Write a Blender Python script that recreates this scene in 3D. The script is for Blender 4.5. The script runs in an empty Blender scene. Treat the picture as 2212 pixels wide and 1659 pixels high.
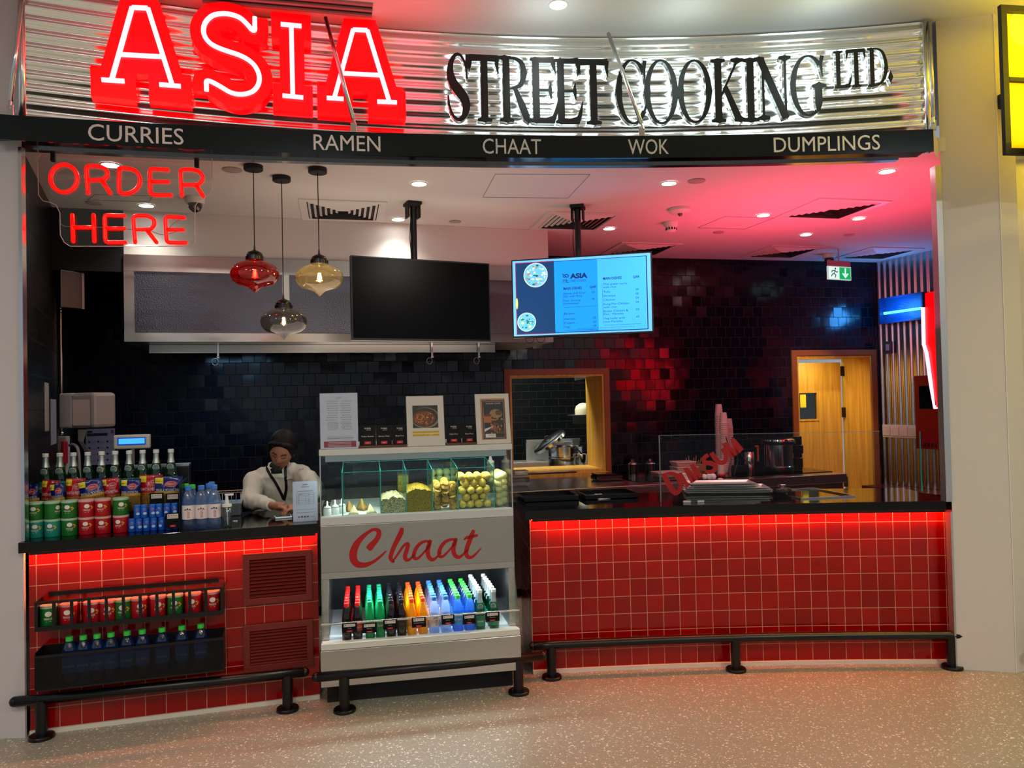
import bpy, bmesh, math, random
from mathutils import Vector, Matrix, noise

S = bpy.context.scene
COL = S.collection
random.seed(7)
pi = math.pi

# ------------------------------------------------------------------ camera
PW, PH, FPX = 2212.0, 1659.0, 1660.0
ROLL, PITCH, EYE = 0.022, math.radians(1.15), 1.6
def cam_axes():
    fw = Vector((0, math.cos(PITCH), math.sin(PITCH)))
    up0 = Vector((0, -math.sin(PITCH), math.cos(PITCH)))
    x0 = Vector((1, 0, 0))
    r = x0*math.cos(ROLL) - up0*math.sin(ROLL)
    u = x0*math.sin(ROLL) + up0*math.cos(ROLL)
    return r, u, fw
CR, CU, CF = cam_axes()
CP = Vector((0, 0, EYE))
cd = bpy.data.cameras.new('camera'); cam = bpy.data.objects.new('camera', cd); COL.objects.link(cam)
cd.sensor_width = 36; cd.lens = FPX/PW*36; cd.clip_start = .05; cd.clip_end = 200
mw = Matrix.Identity(4)
for i in range(3):
    mw[i][0] = CR[i]; mw[i][1] = CU[i]; mw[i][2] = -CF[i]; mw[i][3] = CP[i]
cam.matrix_world = mw
S.camera = cam

# ------------------------------------------------------------------ view, world, mall lights
S.view_settings.view_transform = 'Standard'; S.view_settings.look = 'None'
S.view_settings.exposure = EXPOSURE = 0.0; S.view_settings.gamma = 1
S.view_settings.use_curve_mapping = False
S.cycles.use_denoising = True
S.cycles.max_bounces = 8; S.cycles.transparent_max_bounces = 24
S.cycles.glossy_bounces = 4; S.cycles.transmission_bounces = 6; S.cycles.diffuse_bounces = 3
S.cycles.caustics_reflective = False; S.cycles.caustics_refractive = False
S.cycles.sample_clamp_indirect = 4
w = bpy.data.worlds.new('world'); S.world = w; w.use_nodes = True
w.node_tree.nodes['Background'].inputs[0].default_value = (.62, .68, .78, 1)
w.node_tree.nodes['Background'].inputs[1].default_value = .46

def lin(c):
    if isinstance(c, str):
        c = tuple(int(c[i:i+2], 16)/255 for i in (0, 2, 4))
    return tuple((v/12.92 if v <= .04045 else ((v+.055)/1.055)**2.4) for v in c)

def area(name, loc, size, power, color=(1, 1, 1), rot=(0, 0, 0), sizey=None, spread=None):
    l = bpy.data.lights.new(name, 'AREA'); l.energy = power; l.color = color; l.size = size
    if sizey: l.shape = 'RECTANGLE'; l.size_y = sizey
    if spread: l.spread = spread
    o = bpy.data.objects.new(name, l); COL.objects.link(o); o.location = loc; o.rotation_euler = rot
    return o
def spot(name, loc, power, color=(1, 1, 1), angle=100, blend=.6, target=None, r=.04):
    l = bpy.data.lights.new(name, 'SPOT'); l.energy = power; l.color = color
    l.spot_size = math.radians(angle); l.spot_blend = blend; l.shadow_soft_size = r
    o = bpy.data.objects.new(name, l); COL.objects.link(o); o.location = loc
    if target: o.rotation_euler = (Vector(target)-Vector(loc)).to_track_quat('-Z', 'Y').to_euler()
    return o
# lamps of the mall ceiling above the concourse
for k, (x, y, p) in enumerate([(-3.2, .1, 34), (-.7, -.1, 66), (3.6, .2, 84), (-1.8, -2.6, 50), (2.6, -2.6, 60)]):
    area('mall_ceiling_light', (x, y, 3.7), .45, p, (1, .95, .86))
area('neighbour_yellow_light', (3.9, 3.5, 3.2), .6, 95, (1, .74, .0), rot=(math.radians(150), 0, math.radians(30)))

# ------------------------------------------------------------------ pixel ray to world (used only to read positions off the photograph)
def ray(px, py):
    d = CF*FPX + CR*(px-PW/2) - CU*(py-PH/2)
    return d
def at(px, py, y):
    d = ray(px, py); return CP + d*(y/d.y)
def onz(px, py, z):
    d = ray(px, py); return CP + d*((z-EYE)/d.z)
def proj(p):
    v = Vector(p)-CP
    return (PW/2+FPX*v.dot(CR)/v.dot(CF), PH/2-FPX*v.dot(CU)/v.dot(CF))

class Arc:
    """vertical cylinder: apex (ax, ay) is its farthest point, radius R; s = arc length to the right of the apex, off = towards the viewer"""
    def __init__(s, ax, ay, R): s.ax, s.ay, s.R = ax, ay, R; s.c = Vector((ax, ay-R, 0))
    def pt(s, t, z, off=0):
        a = t/s.R; r = s.R-off
        return Vector((s.c.x+r*math.sin(a), s.c.y+r*math.cos(a), z))
    def s_of_x(s, x, off=0): return s.R*math.asin((x-s.c.x)/(s.R-off))
    def hit(s, px, py, off=0):
        d = ray(px, py); r = s.R-off
        ox, oy = CP.x-s.c.x, CP.y-s.c.y
        a = d.x**2+d.y**2; b = 2*(ox*d.x+oy*d.y); c = ox*ox+oy*oy-r*r
        t = (-b+math.sqrt(b*b-4*a*c))/(2*a)
        p = CP+d*t
        return s.R*math.atan2(p.x-s.c.x, p.y-s.c.y), p.z
class Flat:
    """vertical plane through A (left) and B (right): s along it from A, off towards the viewer"""
    def __init__(s, A, B):
        s.A = Vector((A[0], A[1], 0)); s.u = (Vector((B[0], B[1], 0))-s.A); s.L = s.u.length; s.u.normalize()
        s.n = Vector((s.u.y, -s.u.x, 0))
    def pt(s, t, z, off=0): return s.A+s.u*t+s.n*off+Vector((0, 0, z))
    def hit(s, px, py, off=0):
        d = ray(px, py); A = s.A+s.n*off
        t = (A-CP).dot(s.n)/d.dot(s.n); p = CP+d*t
        return (p-s.A).dot(s.u), p.z
    def mat(s, t, z, off=0):
        """matrix: x along the plane, y into it (away from the viewer), z up"""
        m = Matrix.Identity(4); p = s.pt(t, z, off)
        for i in range(3):
            m[i][0] = s.u[i]; m[i][1] = -s.n[i]; m[i][2] = (0, 0, 1)[i]; m[i][3] = p[i]
        return m

# ------------------------------------------------------------------ materials
MATS = {}
def nodes_of(m): return m.node_tree.nodes, m.node_tree.links
def mat(name, color=(.8, .8, .8), rough=.5, metal=0, emit=None, es=0, trans=0, ior=1.45, spec=.5, coat=0, alpha=1, noise_=0, nscale=20, bump=0, bscale=80):
    if name in MATS: return MATS[name]
    m = bpy.data.materials.new(name); m.use_nodes = True; MATS[name] = m
    N, L = nodes_of(m); b = N['Principled BSDF']
    c = lin(color) if isinstance(color, str) else color
    b.inputs['Base Color'].default_value = (*c, 1)
    b.inputs['Roughness'].default_value = rough; b.inputs['Metallic'].default_value = metal
    b.inputs['IOR'].default_value = ior; b.inputs['Specular IOR Level'].default_value = spec
    b.inputs['Transmission Weight'].default_value = trans; b.inputs['Coat Weight'].default_value = coat
    b.inputs['Alpha'].default_value = alpha
    if emit is not None:
        e = lin(emit) if isinstance(emit, str) else emit
        b.inputs['Emission Color'].default_value = (*e, 1); b.inputs['Emission Strength'].default_value = es
    if noise_ or bump:
        tc = N.new('ShaderNodeTexCoord')
        if noise_:
            n = N.new('ShaderNodeTexNoise'); n.inputs['Scale'].default_value = nscale; n.inputs['Detail'].default_value = 4
            L.new(tc.outputs['Object'], n.inputs['Vector'])
            mx = N.new('ShaderNodeMix'); mx.data_type = 'RGBA'
            mx.inputs[6].default_value = (*[v*(1-noise_) for v in c], 1); mx.inputs[7].default_value = (*[min(1, v*(1+noise_)) for v in c], 1)
            L.new(n.outputs['Fac'], mx.inputs[0]); L.new(mx.outputs[2], b.inputs['Base Color'])
        if bump:
            n2 = N.new('ShaderNodeTexNoise'); n2.inputs['Scale'].default_value = bscale; n2.inputs['Detail'].default_value = 3
            L.new(tc.outputs['Object'], n2.inputs['Vector'])
            bp = N.new('ShaderNodeBump'); bp.inputs['Strength'].default_value = bump; bp.inputs['Distance'].default_value = .01
            L.new(n2.outputs['Fac'], bp.inputs['Height']); L.new(bp.outputs[0], b.inputs['Normal'])
    return m
def glass(name, tint=(1, 1, 1), refl=.08, rough=0, body=0):
    """clear pane: transparent with a fresnel reflection"""
    if name in MATS: return MATS[name]
    m = bpy.data.materials.new(name); m.use_nodes = True; MATS[name] = m
    N, L = nodes_of(m); N.remove(N['Principled BSDF'])
    t = N.new('ShaderNodeBsdfTransparent'); t.inputs[0].default_value = (*tint, 1)
    g = N.new('ShaderNodeBsdfGlossy'); g.inputs['Roughness'].default_value = rough
    f = N.new('ShaderNodeFresnel'); ge = N.new('ShaderNodeNewGeometry')      # same reflection on either side of the pane
    io = N.new('ShaderNodeMapRange'); io.inputs['To Min'].default_value = 1.45; io.inputs['To Max'].default_value = 1/1.45; L.new(ge.outputs['Backfacing'], io.inputs[0]); L.new(io.outputs[0], f.inputs[0])
    ad = N.new('ShaderNodeMath'); ad.operation = 'ADD'; ad.inputs[1].default_value = refl-.04; ad.use_clamp = True
    L.new(f.outputs[0], ad.inputs[0])
    mx = N.new('ShaderNodeMixShader'); L.new(ad.outputs[0], mx.inputs[0]); L.new(t.outputs[0], mx.inputs[1]); L.new(g.outputs[0], mx.inputs[2])
    if body:
        tr = N.new('ShaderNodeBsdfTranslucent'); tr.inputs[0].default_value = (*tint, 1); m2 = N.new('ShaderNodeMixShader'); m2.inputs[0].default_value = body
        L.new(t.outputs[0], m2.inputs[1]); L.new(tr.outputs[0], m2.inputs[2]); L.new(m2.outputs[0], mx.inputs[1])
    L.new(mx.outputs[0], N['Material Output'].inputs[0])
    return m
def tile_mat(name, c1, c2, grout, w=.1, h=.1, offset=0, mortar=.0025, rough=.12, bump=.5, wob=.15, coat=.5, grough=.7, wscale=9, spec=.5, tilt=.0):
    if name in MATS: return MATS[name]
    m = bpy.data.materials.new(name); m.use_nodes = True; MATS[name] = m
    N, L = nodes_of(m); b = N['Principled BSDF']
    uv = N.new('ShaderNodeUVMap')
    br = N.new('ShaderNodeTexBrick'); br.offset = offset; br.squash = 1
    br.inputs['Scale'].default_value = 1; br.inputs['Brick Width'].default_value = w; br.inputs['Row Height'].default_value = h
    br.inputs['Mortar Size'].default_value = mortar; br.inputs['Mortar Smooth'].default_value = .3; br.inputs['Bias'].default_value = 0
    br.inputs['Color1'].default_value = (*lin(c1), 1); br.inputs['Color2'].default_value = (*lin(c2), 1); br.inputs['Mortar'].default_value = (*lin(grout), 1)
    L.new(uv.outputs[0], br.inputs['Vector']); L.new(br.outputs['Color'], b.inputs['Base Color'])
    mr = N.new('ShaderNodeMapRange'); mr.inputs['To Min'].default_value = rough; mr.inputs['To Max'].default_value = grough
    L.new(br.outputs['Fac'], mr.inputs[0]); L.new(mr.outputs[0], b.inputs['Roughness'])
    # every tile sits at its own slight tilt, with a wavy glaze
    n = N.new('ShaderNodeTexNoise'); n.inputs['Scale'].default_value = wscale; n.inputs['Detail'].default_value = 1; L.new(uv.outputs[0], n.inputs['Vector'])
    inv = N.new('ShaderNodeMath'); inv.operation = 'MULTIPLY_ADD'; inv.inputs[1].default_value = -1; inv.inputs[2].default_value = 1
    L.new(br.outputs['Fac'], inv.inputs[0])
    b1 = N.new('ShaderNodeBump'); b1.inputs['Strength'].default_value = bump; b1.inputs['Distance'].default_value = .003
    L.new(inv.outputs[0], b1.inputs['Height'])
    b2 = N.new('ShaderNodeBump'); b2.inputs['Strength'].default_value = wob; b2.inputs['Distance'].default_value = .02
    L.new(n.outputs['Fac'], b2.inputs['Height']); L.new(b1.outputs[0], b2.inputs['Normal'])
    rs = []
    for du, dv in ((0, 0), (40*w, 24*h), (-64*w, 50*h)):
        ad = N.new('ShaderNodeVectorMath'); ad.operation = 'ADD'; ad.inputs[1].default_value = (du, dv, 0); L.new(uv.outputs[0], ad.inputs[0])
        q = N.new('ShaderNodeTexBrick'); q.offset = offset; q.squash = 1; q.inputs['Scale'].default_value = 1; q.inputs['Brick Width'].default_value = w; q.inputs['Row Height'].default_value = h
        q.inputs['Mortar Size'].default_value = 0; q.inputs['Color1'].default_value = (0, 0, 0, 1); q.inputs['Color2'].default_value = (1, 1, 1, 1); L.new(ad.outputs[0], q.inputs['Vector'])
        s_ = N.new('ShaderNodeSeparateColor'); L.new(q.outputs['Color'], s_.inputs[0]); rs.append(s_.outputs[0])
    cb = N.new('ShaderNodeCombineXYZ')
    for i in range(3): L.new(rs[i], cb.inputs[i])
    sb = N.new('ShaderNodeVectorMath'); sb.operation = 'MULTIPLY_ADD'; sb.inputs[1].default_value = (tilt, tilt, tilt); sb.inputs[2].default_value = (-tilt/2,)*3; L.new(cb.outputs[0], sb.inputs[0])
    an = N.new('ShaderNodeVectorMath'); an.operation = 'ADD'; L.new(sb.outputs[0], an.inputs[0]); L.new(b2.outputs[0], an.inputs[1])
    nn = N.new('ShaderNodeVectorMath'); nn.operation = 'NORMALIZE'; L.new(an.outputs[0], nn.inputs[0]); L.new(nn.outputs[0], b.inputs['Normal'])
    b.inputs['Specular IOR Level'].default_value = spec
    return m

# ------------------------------------------------------------------ mesh builder
_TEXT = {}
def text2d(s, bold=0):
    """flat glyph mesh of a string with the built-in font, cap height about 1; returns verts, faces, width"""
    k = (s, bold)
    if k in _TEXT: return _TEXT[k]
    c = bpy.data.curves.new('lettering', 'FONT'); c.body = s; c.size = 1; c.resolution_u = 3; c.offset = bold
    o = bpy.data.objects.new('lettering', c); COL.objects.link(o)
    dg = bpy.context.evaluated_depsgraph_get(); dg.update()
    me = bpy.data.meshes.new_from_object(o.evaluated_get(dg))
    vs = [(v.co.x, v.co.y) for v in me.vertices]; fs = [tuple(p.vertices) for p in me.polygons]
    bpy.data.objects.remove(o); bpy.data.curves.remove(c); bpy.data.meshes.remove(me)
    if vs:
        x0 = min(v[0] for v in vs); x1 = max(v[0] for v in vs)
    else: x0 = x1 = 0
    vs = [((x-x0)/.73, y/.73) for x, y in vs]
    _TEXT[k] = (vs, fs, (x1-x0)/.73)
    return _TEXT[k]

class MB:
    def __init__(s): s.v = []; s.f = []; s.m = []; s.uv = {}; s.mi = 0
    def mat(s, i): s.mi = i; return s
    def add(s, vs, fs, M=None, uvs=None):
        o = len(s.v)
        for v in vs:
            v = Vector(v); s.v.append(M @ v if M is not None else v)
        for f in fs: s.f.append(tuple(i+o for i in f)); s.m.append(s.mi)
        if uvs:
            for i, u in enumerate(uvs): s.uv[o+i] = u
        return s
    def box(s, lo, hi, M=None, bev=0):
        x0, y0, z0 = lo; x1, y1, z1 = hi
        if not bev:
            vs = [(x0, y0, z0), (x1, y0, z0), (x1, y1, z0), (x0, y1, z0), (x0, y0, z1), (x1, y0, z1), (x1, y1, z1), (x0, y1, z1)]
            return s.add(vs, [(0, 3, 2, 1), (4, 5, 6, 7), (0, 1, 5, 4), (1, 2, 6, 5), (2, 3, 7, 6), (3, 0, 4, 7)], M)
        bm = bmesh.new(); bmesh.ops.create_cube(bm, size=1)
        for v in bm.verts:
            v.co = Vector((x0+(v.co.x+.5)*(x1-x0), y0+(v.co.y+.5)*(y1-y0), z0+(v.co.z+.5)*(z1-z0)))
        bmesh.ops.bevel(bm, geom=bm.edges[:], offset=bev, segments=2, affect='EDGES', profile=.5)
        s.bm(bm, M); return s
    def bm(s, bm, M=None):
        bm.verts.ensure_lookup_table()
        for i, v in enumerate(bm.verts): v.index = i
        s.add([v.co.copy() for v in bm.verts], [tuple(v.index for v in f.verts) for f in bm.faces], M); bm.free(); return s
    def lathe(s, prof, n=20, M=None, cap=True):
        vs = []; fs = []
        for r, z in prof:
            for k in range(n):
                a = 2*pi*k/n; vs.append((r*math.cos(a), r*math.sin(a), z))
        for j in range(len(prof)-1):
            for k in range(n):
                a, b = j*n+k, j*n+(k+1) % n; fs.append((a, b, b+n, a+n))
        if cap:
            if prof[0][0] > 1e-6: fs.append(tuple(range(n-1, -1, -1)))
            if prof[-1][0] > 1e-6: fs.append(tuple((len(prof)-1)*n+k for k in range(n)))
        return s.add(vs, fs, M)
    def cyl(s, r, z0, z1, n=20, M=None): return s.lathe([(r, z0), (r, z1)], n, M)
    def tube(s, pts, r, n=8, closed=False, M=None, caps=True):
        pts = [Vector(p) for p in pts]; rs = r if isinstance(r, (list, tuple)) else [r]*len(pts)
        N = len(pts); vs = []; fs = []; up = None
        for i, p in enumerate(pts):
            if closed: t = pts[(i+1) % N]-pts[i-1]
            else: t = pts[min(i+1, N-1)]-pts[max(i-1, 0)]
            if t.length < 1e-9: t = Vector((0, 0, 1))
            t.normalize()
            if up is None:
                up = Vector((0, 0, 1)) if abs(t.z) < .9 else Vector((1, 0, 0))
            a = t.cross(up)
            if a.length < 1e-6: a = t.orthogonal()
            a.normalize(); b = a.cross(t).normalized(); up = b
            for k in range(n):
                q = 2*pi*k/n; vs.append(p+a*rs[i]*math.cos(q)+b*rs[i]*math.sin(q))
        for i in range(N if closed else N-1):
            for k in range(n):
                fs.append((i*n+k, i*n+(k+1) % n, ((i+1) % N)*n+(k+1) % n, ((i+1) % N)*n+k))
        if not closed and caps:
            fs.append(tuple(range(n-1, -1, -1))); fs.append(tuple((N-1)*n+k for k in range(n)))
        return s.add(vs, fs, M)
    def sphere(s, c, r, n=12, m=8, M=None, sc=(1, 1, 1)):
        vs = [(c[0], c[1], c[2]-r*sc[2])]; fs = []
        for j in range(1, m):
            ph = pi*j/m-pi/2
            for k in range(n):
                a = 2*pi*k/n; vs.append((c[0]+r*sc[0]*math.cos(ph)*math.cos(a), c[1]+r*sc[1]*math.cos(ph)*math.sin(a), c[2]+r*sc[2]*math.sin(ph)))
        vs.append((c[0], c[1], c[2]+r*sc[2]))
        for k in range(n): fs.append((0, 1+(k+1) % n, 1+k))
        for j in range(m-2):
            for k in range(n):
                a, b = 1+j*n+k, 1+j*n+(k+1) % n; fs.append((a, b, b+n, a+n))
        t = len(vs)-1; o = 1+(m-2)*n
        for k in range(n): fs.append((o+k, o+(k+1) % n, t))
        return s.add(vs, fs, M)
    def prism(s, poly, fmap, d0, d1):
        """closed 2-D outline (u, w) carried by fmap(u, w, off), from off d0 (back) to d1 (front)"""
        bm = bmesh.new(); vs = [bm.verts.new((p[0], p[1], 0)) for p in poly]; bm.faces.new(vs)
        bmesh.ops.triangulate(bm, faces=bm.faces[:]); bm.verts.ensure_lookup_table()
        tri = [tuple(v.index for v in f.verts) for f in bm.faces]
        if sum(f.normal.z for f in bm.faces) < 0: tri = [t[::-1] for t in tri]
        bm.free()
        n = len(poly); vv = [fmap(p[0], p[1], d1) for p in poly]+[fmap(p[0], p[1], d0) for p in poly]
        fs = tri+[tuple(i+n for i in t[::-1]) for t in tri]
        ar = sum(poly[i][0]*poly[(i+1) % n][1]-poly[(i+1) % n][0]*poly[i][1] for i in range(n))
        for i in range(n):
            j = (i+1) % n
            fs.append((i, i+n, j+n, j) if ar > 0 else (i, j, j+n, i+n))
        return s.add(vv, fs)
    def ribbon(s, pts, wd, fmap, d0, d1, closed=False):
        """2-D stroke with a width at each point, as quads with thickness"""
        P = [Vector((p[0], p[1])) for p in pts]; n = len(P); W = wd if isinstance(wd, (list, tuple)) else [wd]*n
        Lf, Rt = [], []
        for i in range(n):
            if closed: a = (P[i]-P[i-1]); b = (P[(i+1) % n]-P[i])
            else:
                a = P[i]-P[i-1] if i else P[1]-P[0]; b = P[i+1]-P[i] if i < n-1 else P[i]-P[i-1]
            a.normalize(); b.normalize(); t = (a+b)
            if t.length < 1e-6: t = b.copy()
            t.normalize(); nn = Vector((-t.y, t.x)); k = max(.35, nn.dot(Vector((-a.y, a.x))))
            Lf.append(P[i]+nn*W[i]/2/k); Rt.append(P[i]-nn*W[i]/2/k)
        vs = []
        for i in range(n):
            for q in (Lf[i], Rt[i]):
                vs.append(fmap(q.x, q.y, d1)); vs.append(fmap(q.x, q.y, d0))
        fs = []
        for i in range(n if closed else n-1):
            a = i*4; b = ((i+1) % n)*4
            fs += [(a, a+2, b+2, b), (a+1, b+1, b+3, a+3), (a, b, b+1, a+1), (a+2, a+3, b+3, b+2)]
        if not closed: fs += [(0, 1, 3, 2), ((n-1)*4, (n-1)*4+2, (n-1)*4+3, (n-1)*4+1)]
        return s.add(vs, fs)
    def text(s, t, fmap, x, y, h, off=.0008, width=None, align='l', bold=0, rot90=False, th=0):
        """lettering of cap height h with its baseline start at (x, y) of the surface fmap(u, w, off)"""
        vs, fs, wd = text2d(t, bold)
        if not vs: return s
        sx = h if width is None else width/max(wd, 1e-6)
        dx = {'l': 0, 'c': -wd*sx/2, 'r': -wd*sx}[align]
        def q(a, b, o):
            if rot90: return fmap(x-b*h, y+a*sx+dx, o)
            return fmap(x+a*sx+dx, y+b*h, o)
        out = [q(a, b, off+th) for a, b in vs]
        ff = list(fs)
        if th:
            n = len(out); out += [q(a, b, off) for a, b in vs]
            cnt = {}
            for f in fs:
                for i in range(len(f)):
                    e = (f[i], f[(i+1) % len(f)]); cnt[e] = 1
            for (a, b) in cnt:
                if (b, a) not in cnt: ff.append((a, a+n, b+n, b))
        return s.add(out, ff)
    def quad(s, fmap, x0, y0, x1, y1, off=.0005, nu=1):
        vs = []; fs = []
        for i in range(nu+1):
            x = x0+(x1-x0)*i/nu
            vs += [fmap(x, y0, off), fmap(x, y1, off)]
        for i in range(nu): fs.append((2*i, 2*i+2, 2*i+3, 2*i+1))
        return s.add(vs, fs)
    def disc(s, fmap, cx, cy, rx, ry=None, off=.0005, n=20):
        ry = ry or rx
        m = max(4, n//2); vs = []
        for k in range(m+1):
            a = pi-pi*k/m; h = ry*math.sin(a); vs += [fmap(cx+rx*math.cos(a), cy-h, off), fmap(cx+rx*math.cos(a), cy+h, off)]
        return s.add(vs, [(2*k, 2*k+2, 2*k+3, 2*k+1) for k in range(m)])
    def build(s, name, mats, parent=None, M=None, smooth=False, loc=None, bevel=0, auto=None):
        me = bpy.data.meshes.new(name)
        vs = s.v
        inv = M.inverted() if M is not None else None
        if inv is not None: vs = [inv @ v for v in vs]
        me.from_pydata([tuple(v) for v in vs], [], s.f)
        mats = mats if isinstance(mats, (list, tuple)) else [mats]
        for m_ in mats: me.materials.append(m_)
        for p, i in zip(me.polygons, s.m): p.material_index = i
        if s.uv:
            ul = me.uv_layers.new(name='UVMap')
            for l in me.loops:
                u = s.uv.get(l.vertex_index)
                if u: ul.data[l.index].uv = u
        me.validate()
        if smooth:
            for p in me.polygons: p.use_smooth = True
            if auto: me.set_sharp_from_angle(angle=math.radians(auto))
        o = bpy.data.objects.new(name, me); COL.objects.link(o)
        if M is not None and parent is None: o.matrix_world = M
        if parent is not None: o.parent = parent
        if bevel:
            b = o.modifiers.new('edge', 'BEVEL'); b.width = bevel; b.segments = 2; b.limit_method = 'ANGLE'
        return o

def tag(o, label=None, cat=None, group=None, kind=None):
    if label: o['label'] = label
    if cat: o['category'] = cat
    if group: o['group'] = group
    if kind: o['kind'] = kind
    return o
def empty(name, label, cat, group=None, M=None):
    o = bpy.data.objects.new(name, None); COL.objects.link(o); o.empty_display_size = .05
    if M is not None: o.matrix_world = M
    return tag(o, label, cat, group)
def struct(mb, name, mats, label=None, **k):
    o = mb.build(name, mats, **k); o['kind'] = 'structure'
    if label: o['label'] = label
    return o
def kids(o): return [c for c in bpy.data.objects if c.parent == o]
_KIDS = {}
def copy_tree(src, M, label=None, group=None, mats=None):
    """copy of a thing and of its parts and sub-parts"""
    def rec(o, par):
        c = o.copy(); COL.objects.link(c); c.parent = par
        if o.name not in _KIDS: _KIDS[o.name] = kids(o)
        for ch in _KIDS[o.name]: rec(ch, c)
        return c
    r = rec(src, None); r.matrix_world = M
    if label: r['label'] = label
    if group: r['group'] = group
    return r
def TR(p, rz=0, rx=0, ry=0, s=1):
    return Matrix.Translation(p) @ Matrix.Rotation(rz, 4, 'Z') @ Matrix.Rotation(ry, 4, 'Y') @ Matrix.Rotation(rx, 4, 'X') @ Matrix.Diagonal((s, s, s, 1))
def FM(M):
    """surface map of a local frame: u along x, w along z, off towards -y"""
    return lambda u, w, off: M @ Vector((u, -off, w))
def CM(M, r, a0=-pi/2):
    """surface map of an upright round body of radius r; u = arc length, 0 faces -y"""
    return lambda u, w, off: M @ Vector(((r+off)*math.cos(a0+u/r), (r+off)*math.sin(a0+u/r), w))
I4 = Matrix.Identity(4)
# ------------------------------------------------------------------ reference surfaces of the stall
CH = 2.98            # stall ceiling
MH = 3.745           # mall ceiling
arcP = Arc(1.0, 4.53, 8.2)       # corrugated fascia
arcB = Arc(1.5, 4.20, 15)        # steel band
arcS = Arc(1.45, 4.505, 14)      # right worktop front edge
arcF = Arc(1.45, 4.575, 14)      # right tiled front
lS = Flat((-2.412, 3.74), (-1.06, 4.14))
lF = Flat(lS.pt(.024, 0, -.075), lS.pt(lS.L, 0, -.075))
BW = Flat((-3.70, 6.485), (3.93, 8.20))
LW = Flat((-2.452, 3.80), (-3.70, 6.485))     # left side wall, A near
RW = Flat((3.93, 8.20), (5.10, 5.15))         # right side wall, A far

def terrazzo():
    m = bpy.data.materials.new('terrazzo'); m.use_nodes = True
    N, L = nodes_of(m); b = N['Principled BSDF']
    tc = N.new('ShaderNodeTexCoord')
    def vor(scale, lo, hi):
        mp = N.new('ShaderNodeMapping'); mp.inputs['Scale'].default_value = (1, 1, 1); L.new(tc.outputs['Object'], mp.inputs[0])
        nz = N.new('ShaderNodeTexNoise'); nz.inputs['Scale'].default_value = scale*.7; L.new(mp.outputs[0], nz.inputs['Vector'])
        ad = N.new('ShaderNodeMixRGB'); ad.inputs[0].default_value = .035; L.new(mp.outputs[0], ad.inputs[1]); L.new(nz.outputs['Color'], ad.inputs[2])
        v = N.new('ShaderNodeTexVoronoi'); v.inputs['Scale'].default_value = scale; v.inputs['Randomness'].default_value = 1; L.new(ad.outputs[0], v.inputs['Vector'])
        wn = N.new('ShaderNodeTexWhiteNoise'); wn.noise_dimensions = '3D'; L.new(v.outputs['Position'], wn.inputs['Vector'])
        # chips of varied size: radius threshold varies per cell
        mr = N.new('ShaderNodeMapRange'); mr.inputs['To Min'].default_value = lo; mr.inputs['To Max'].default_value = hi; L.new(wn.outputs['Value'], mr.inputs[0])
        lt = N.new('ShaderNodeMath'); lt.operation = 'LESS_THAN'; L.new(v.outputs['Distance'], lt.inputs[0]); L.new(mr.outputs[0], lt.inputs[1])
        return lt, wn
    a, wa = vor(84, -.10, .42)
    c, wc = vor(165, -.10, .38)
    nb = N.new('ShaderNodeTexNoise'); nb.inputs['Scale'].default_value = .9; nb.inputs['Detail'].default_value = 3; L.new(tc.outputs['Object'], nb.inputs['Vector'])
    base = N.new('ShaderNodeMix'); base.data_type = 'RGBA'; base.inputs[6].default_value = (*lin('8f8a78'), 1); base.inputs[7].default_value = (*lin('a09a88'), 1)
    L.new(nb.outputs['Fac'], base.inputs[0])
    m1 = N.new('ShaderNodeMix'); m1.data_type = 'RGBA'; L.new(c.outputs[0], m1.inputs[0]); L.new(base.outputs[2], m1.inputs[6]); m1.inputs[7].default_value = (*lin('c9c4b4'), 1)
    m2 = N.new('ShaderNodeMix'); m2.data_type = 'RGBA'; L.new(a.outputs[0], m2.inputs[0]); L.new(m1.outputs[2], m2.inputs[6]); m2.inputs[7].default_value = (*lin('eeead8'), 1)
    L.new(m2.outputs[2], b.inputs['Base Color']); b.inputs['Roughness'].default_value = .34
    return m

M_paint = mat('ceiling_paint', 'd8d2cc', .85)
M_paint2 = mat('mall_ceiling_paint', 'dcdcda', .8)
M_pillar = mat('pillar_plaster', 'cfc9c0', .55)
M_pillarL = mat('pillar_plaster_left', 'c9bfbd', .5)
M_black = mat('black_matt', '0b0b0c', .6)
M_steel = mat('brushed_steel', (.50, .50, .49), .32, 1, bump=.15, bscale=40)
M_chrome = mat('polished_steel', (.72, .72, .70), .16, 1)
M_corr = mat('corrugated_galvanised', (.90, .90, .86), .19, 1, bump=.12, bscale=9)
M_cove = mat('cove_skirting', 'd9cfbc', .5)
M_bt = tile_mat('black_glazed_tile', '0a1220', '04070e', '010102', .104, .104, .5, .0028, .17, .6, .10, wscale=7, spec=.42, tilt=.085)  # navy in the black tiles stands in for blue light on the wall
M_btl = tile_mat('black_glazed_tile_side', '121214', '0a0a0c', '010101', .104, .20, .5, .003, .34, .6, .1, wscale=6, spec=.3)
M_rt = tile_mat('red_glazed_tile', '980500', '820300', 'c09070', .0975, .101, 0, .0019, .10, .5, .13, wscale=12, spec=.4, tilt=.025)

# floor
mb = MB(); mb.box((-7, -7, -.1), (9, 11, 0)); struct(mb, 'floor', terrazzo())
# mall ceiling
mb = MB(); mb.box((-7, -7, MH), (9, 6.2, MH+.1)); struct(mb, 'ceiling_mall', M_paint2)
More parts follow.
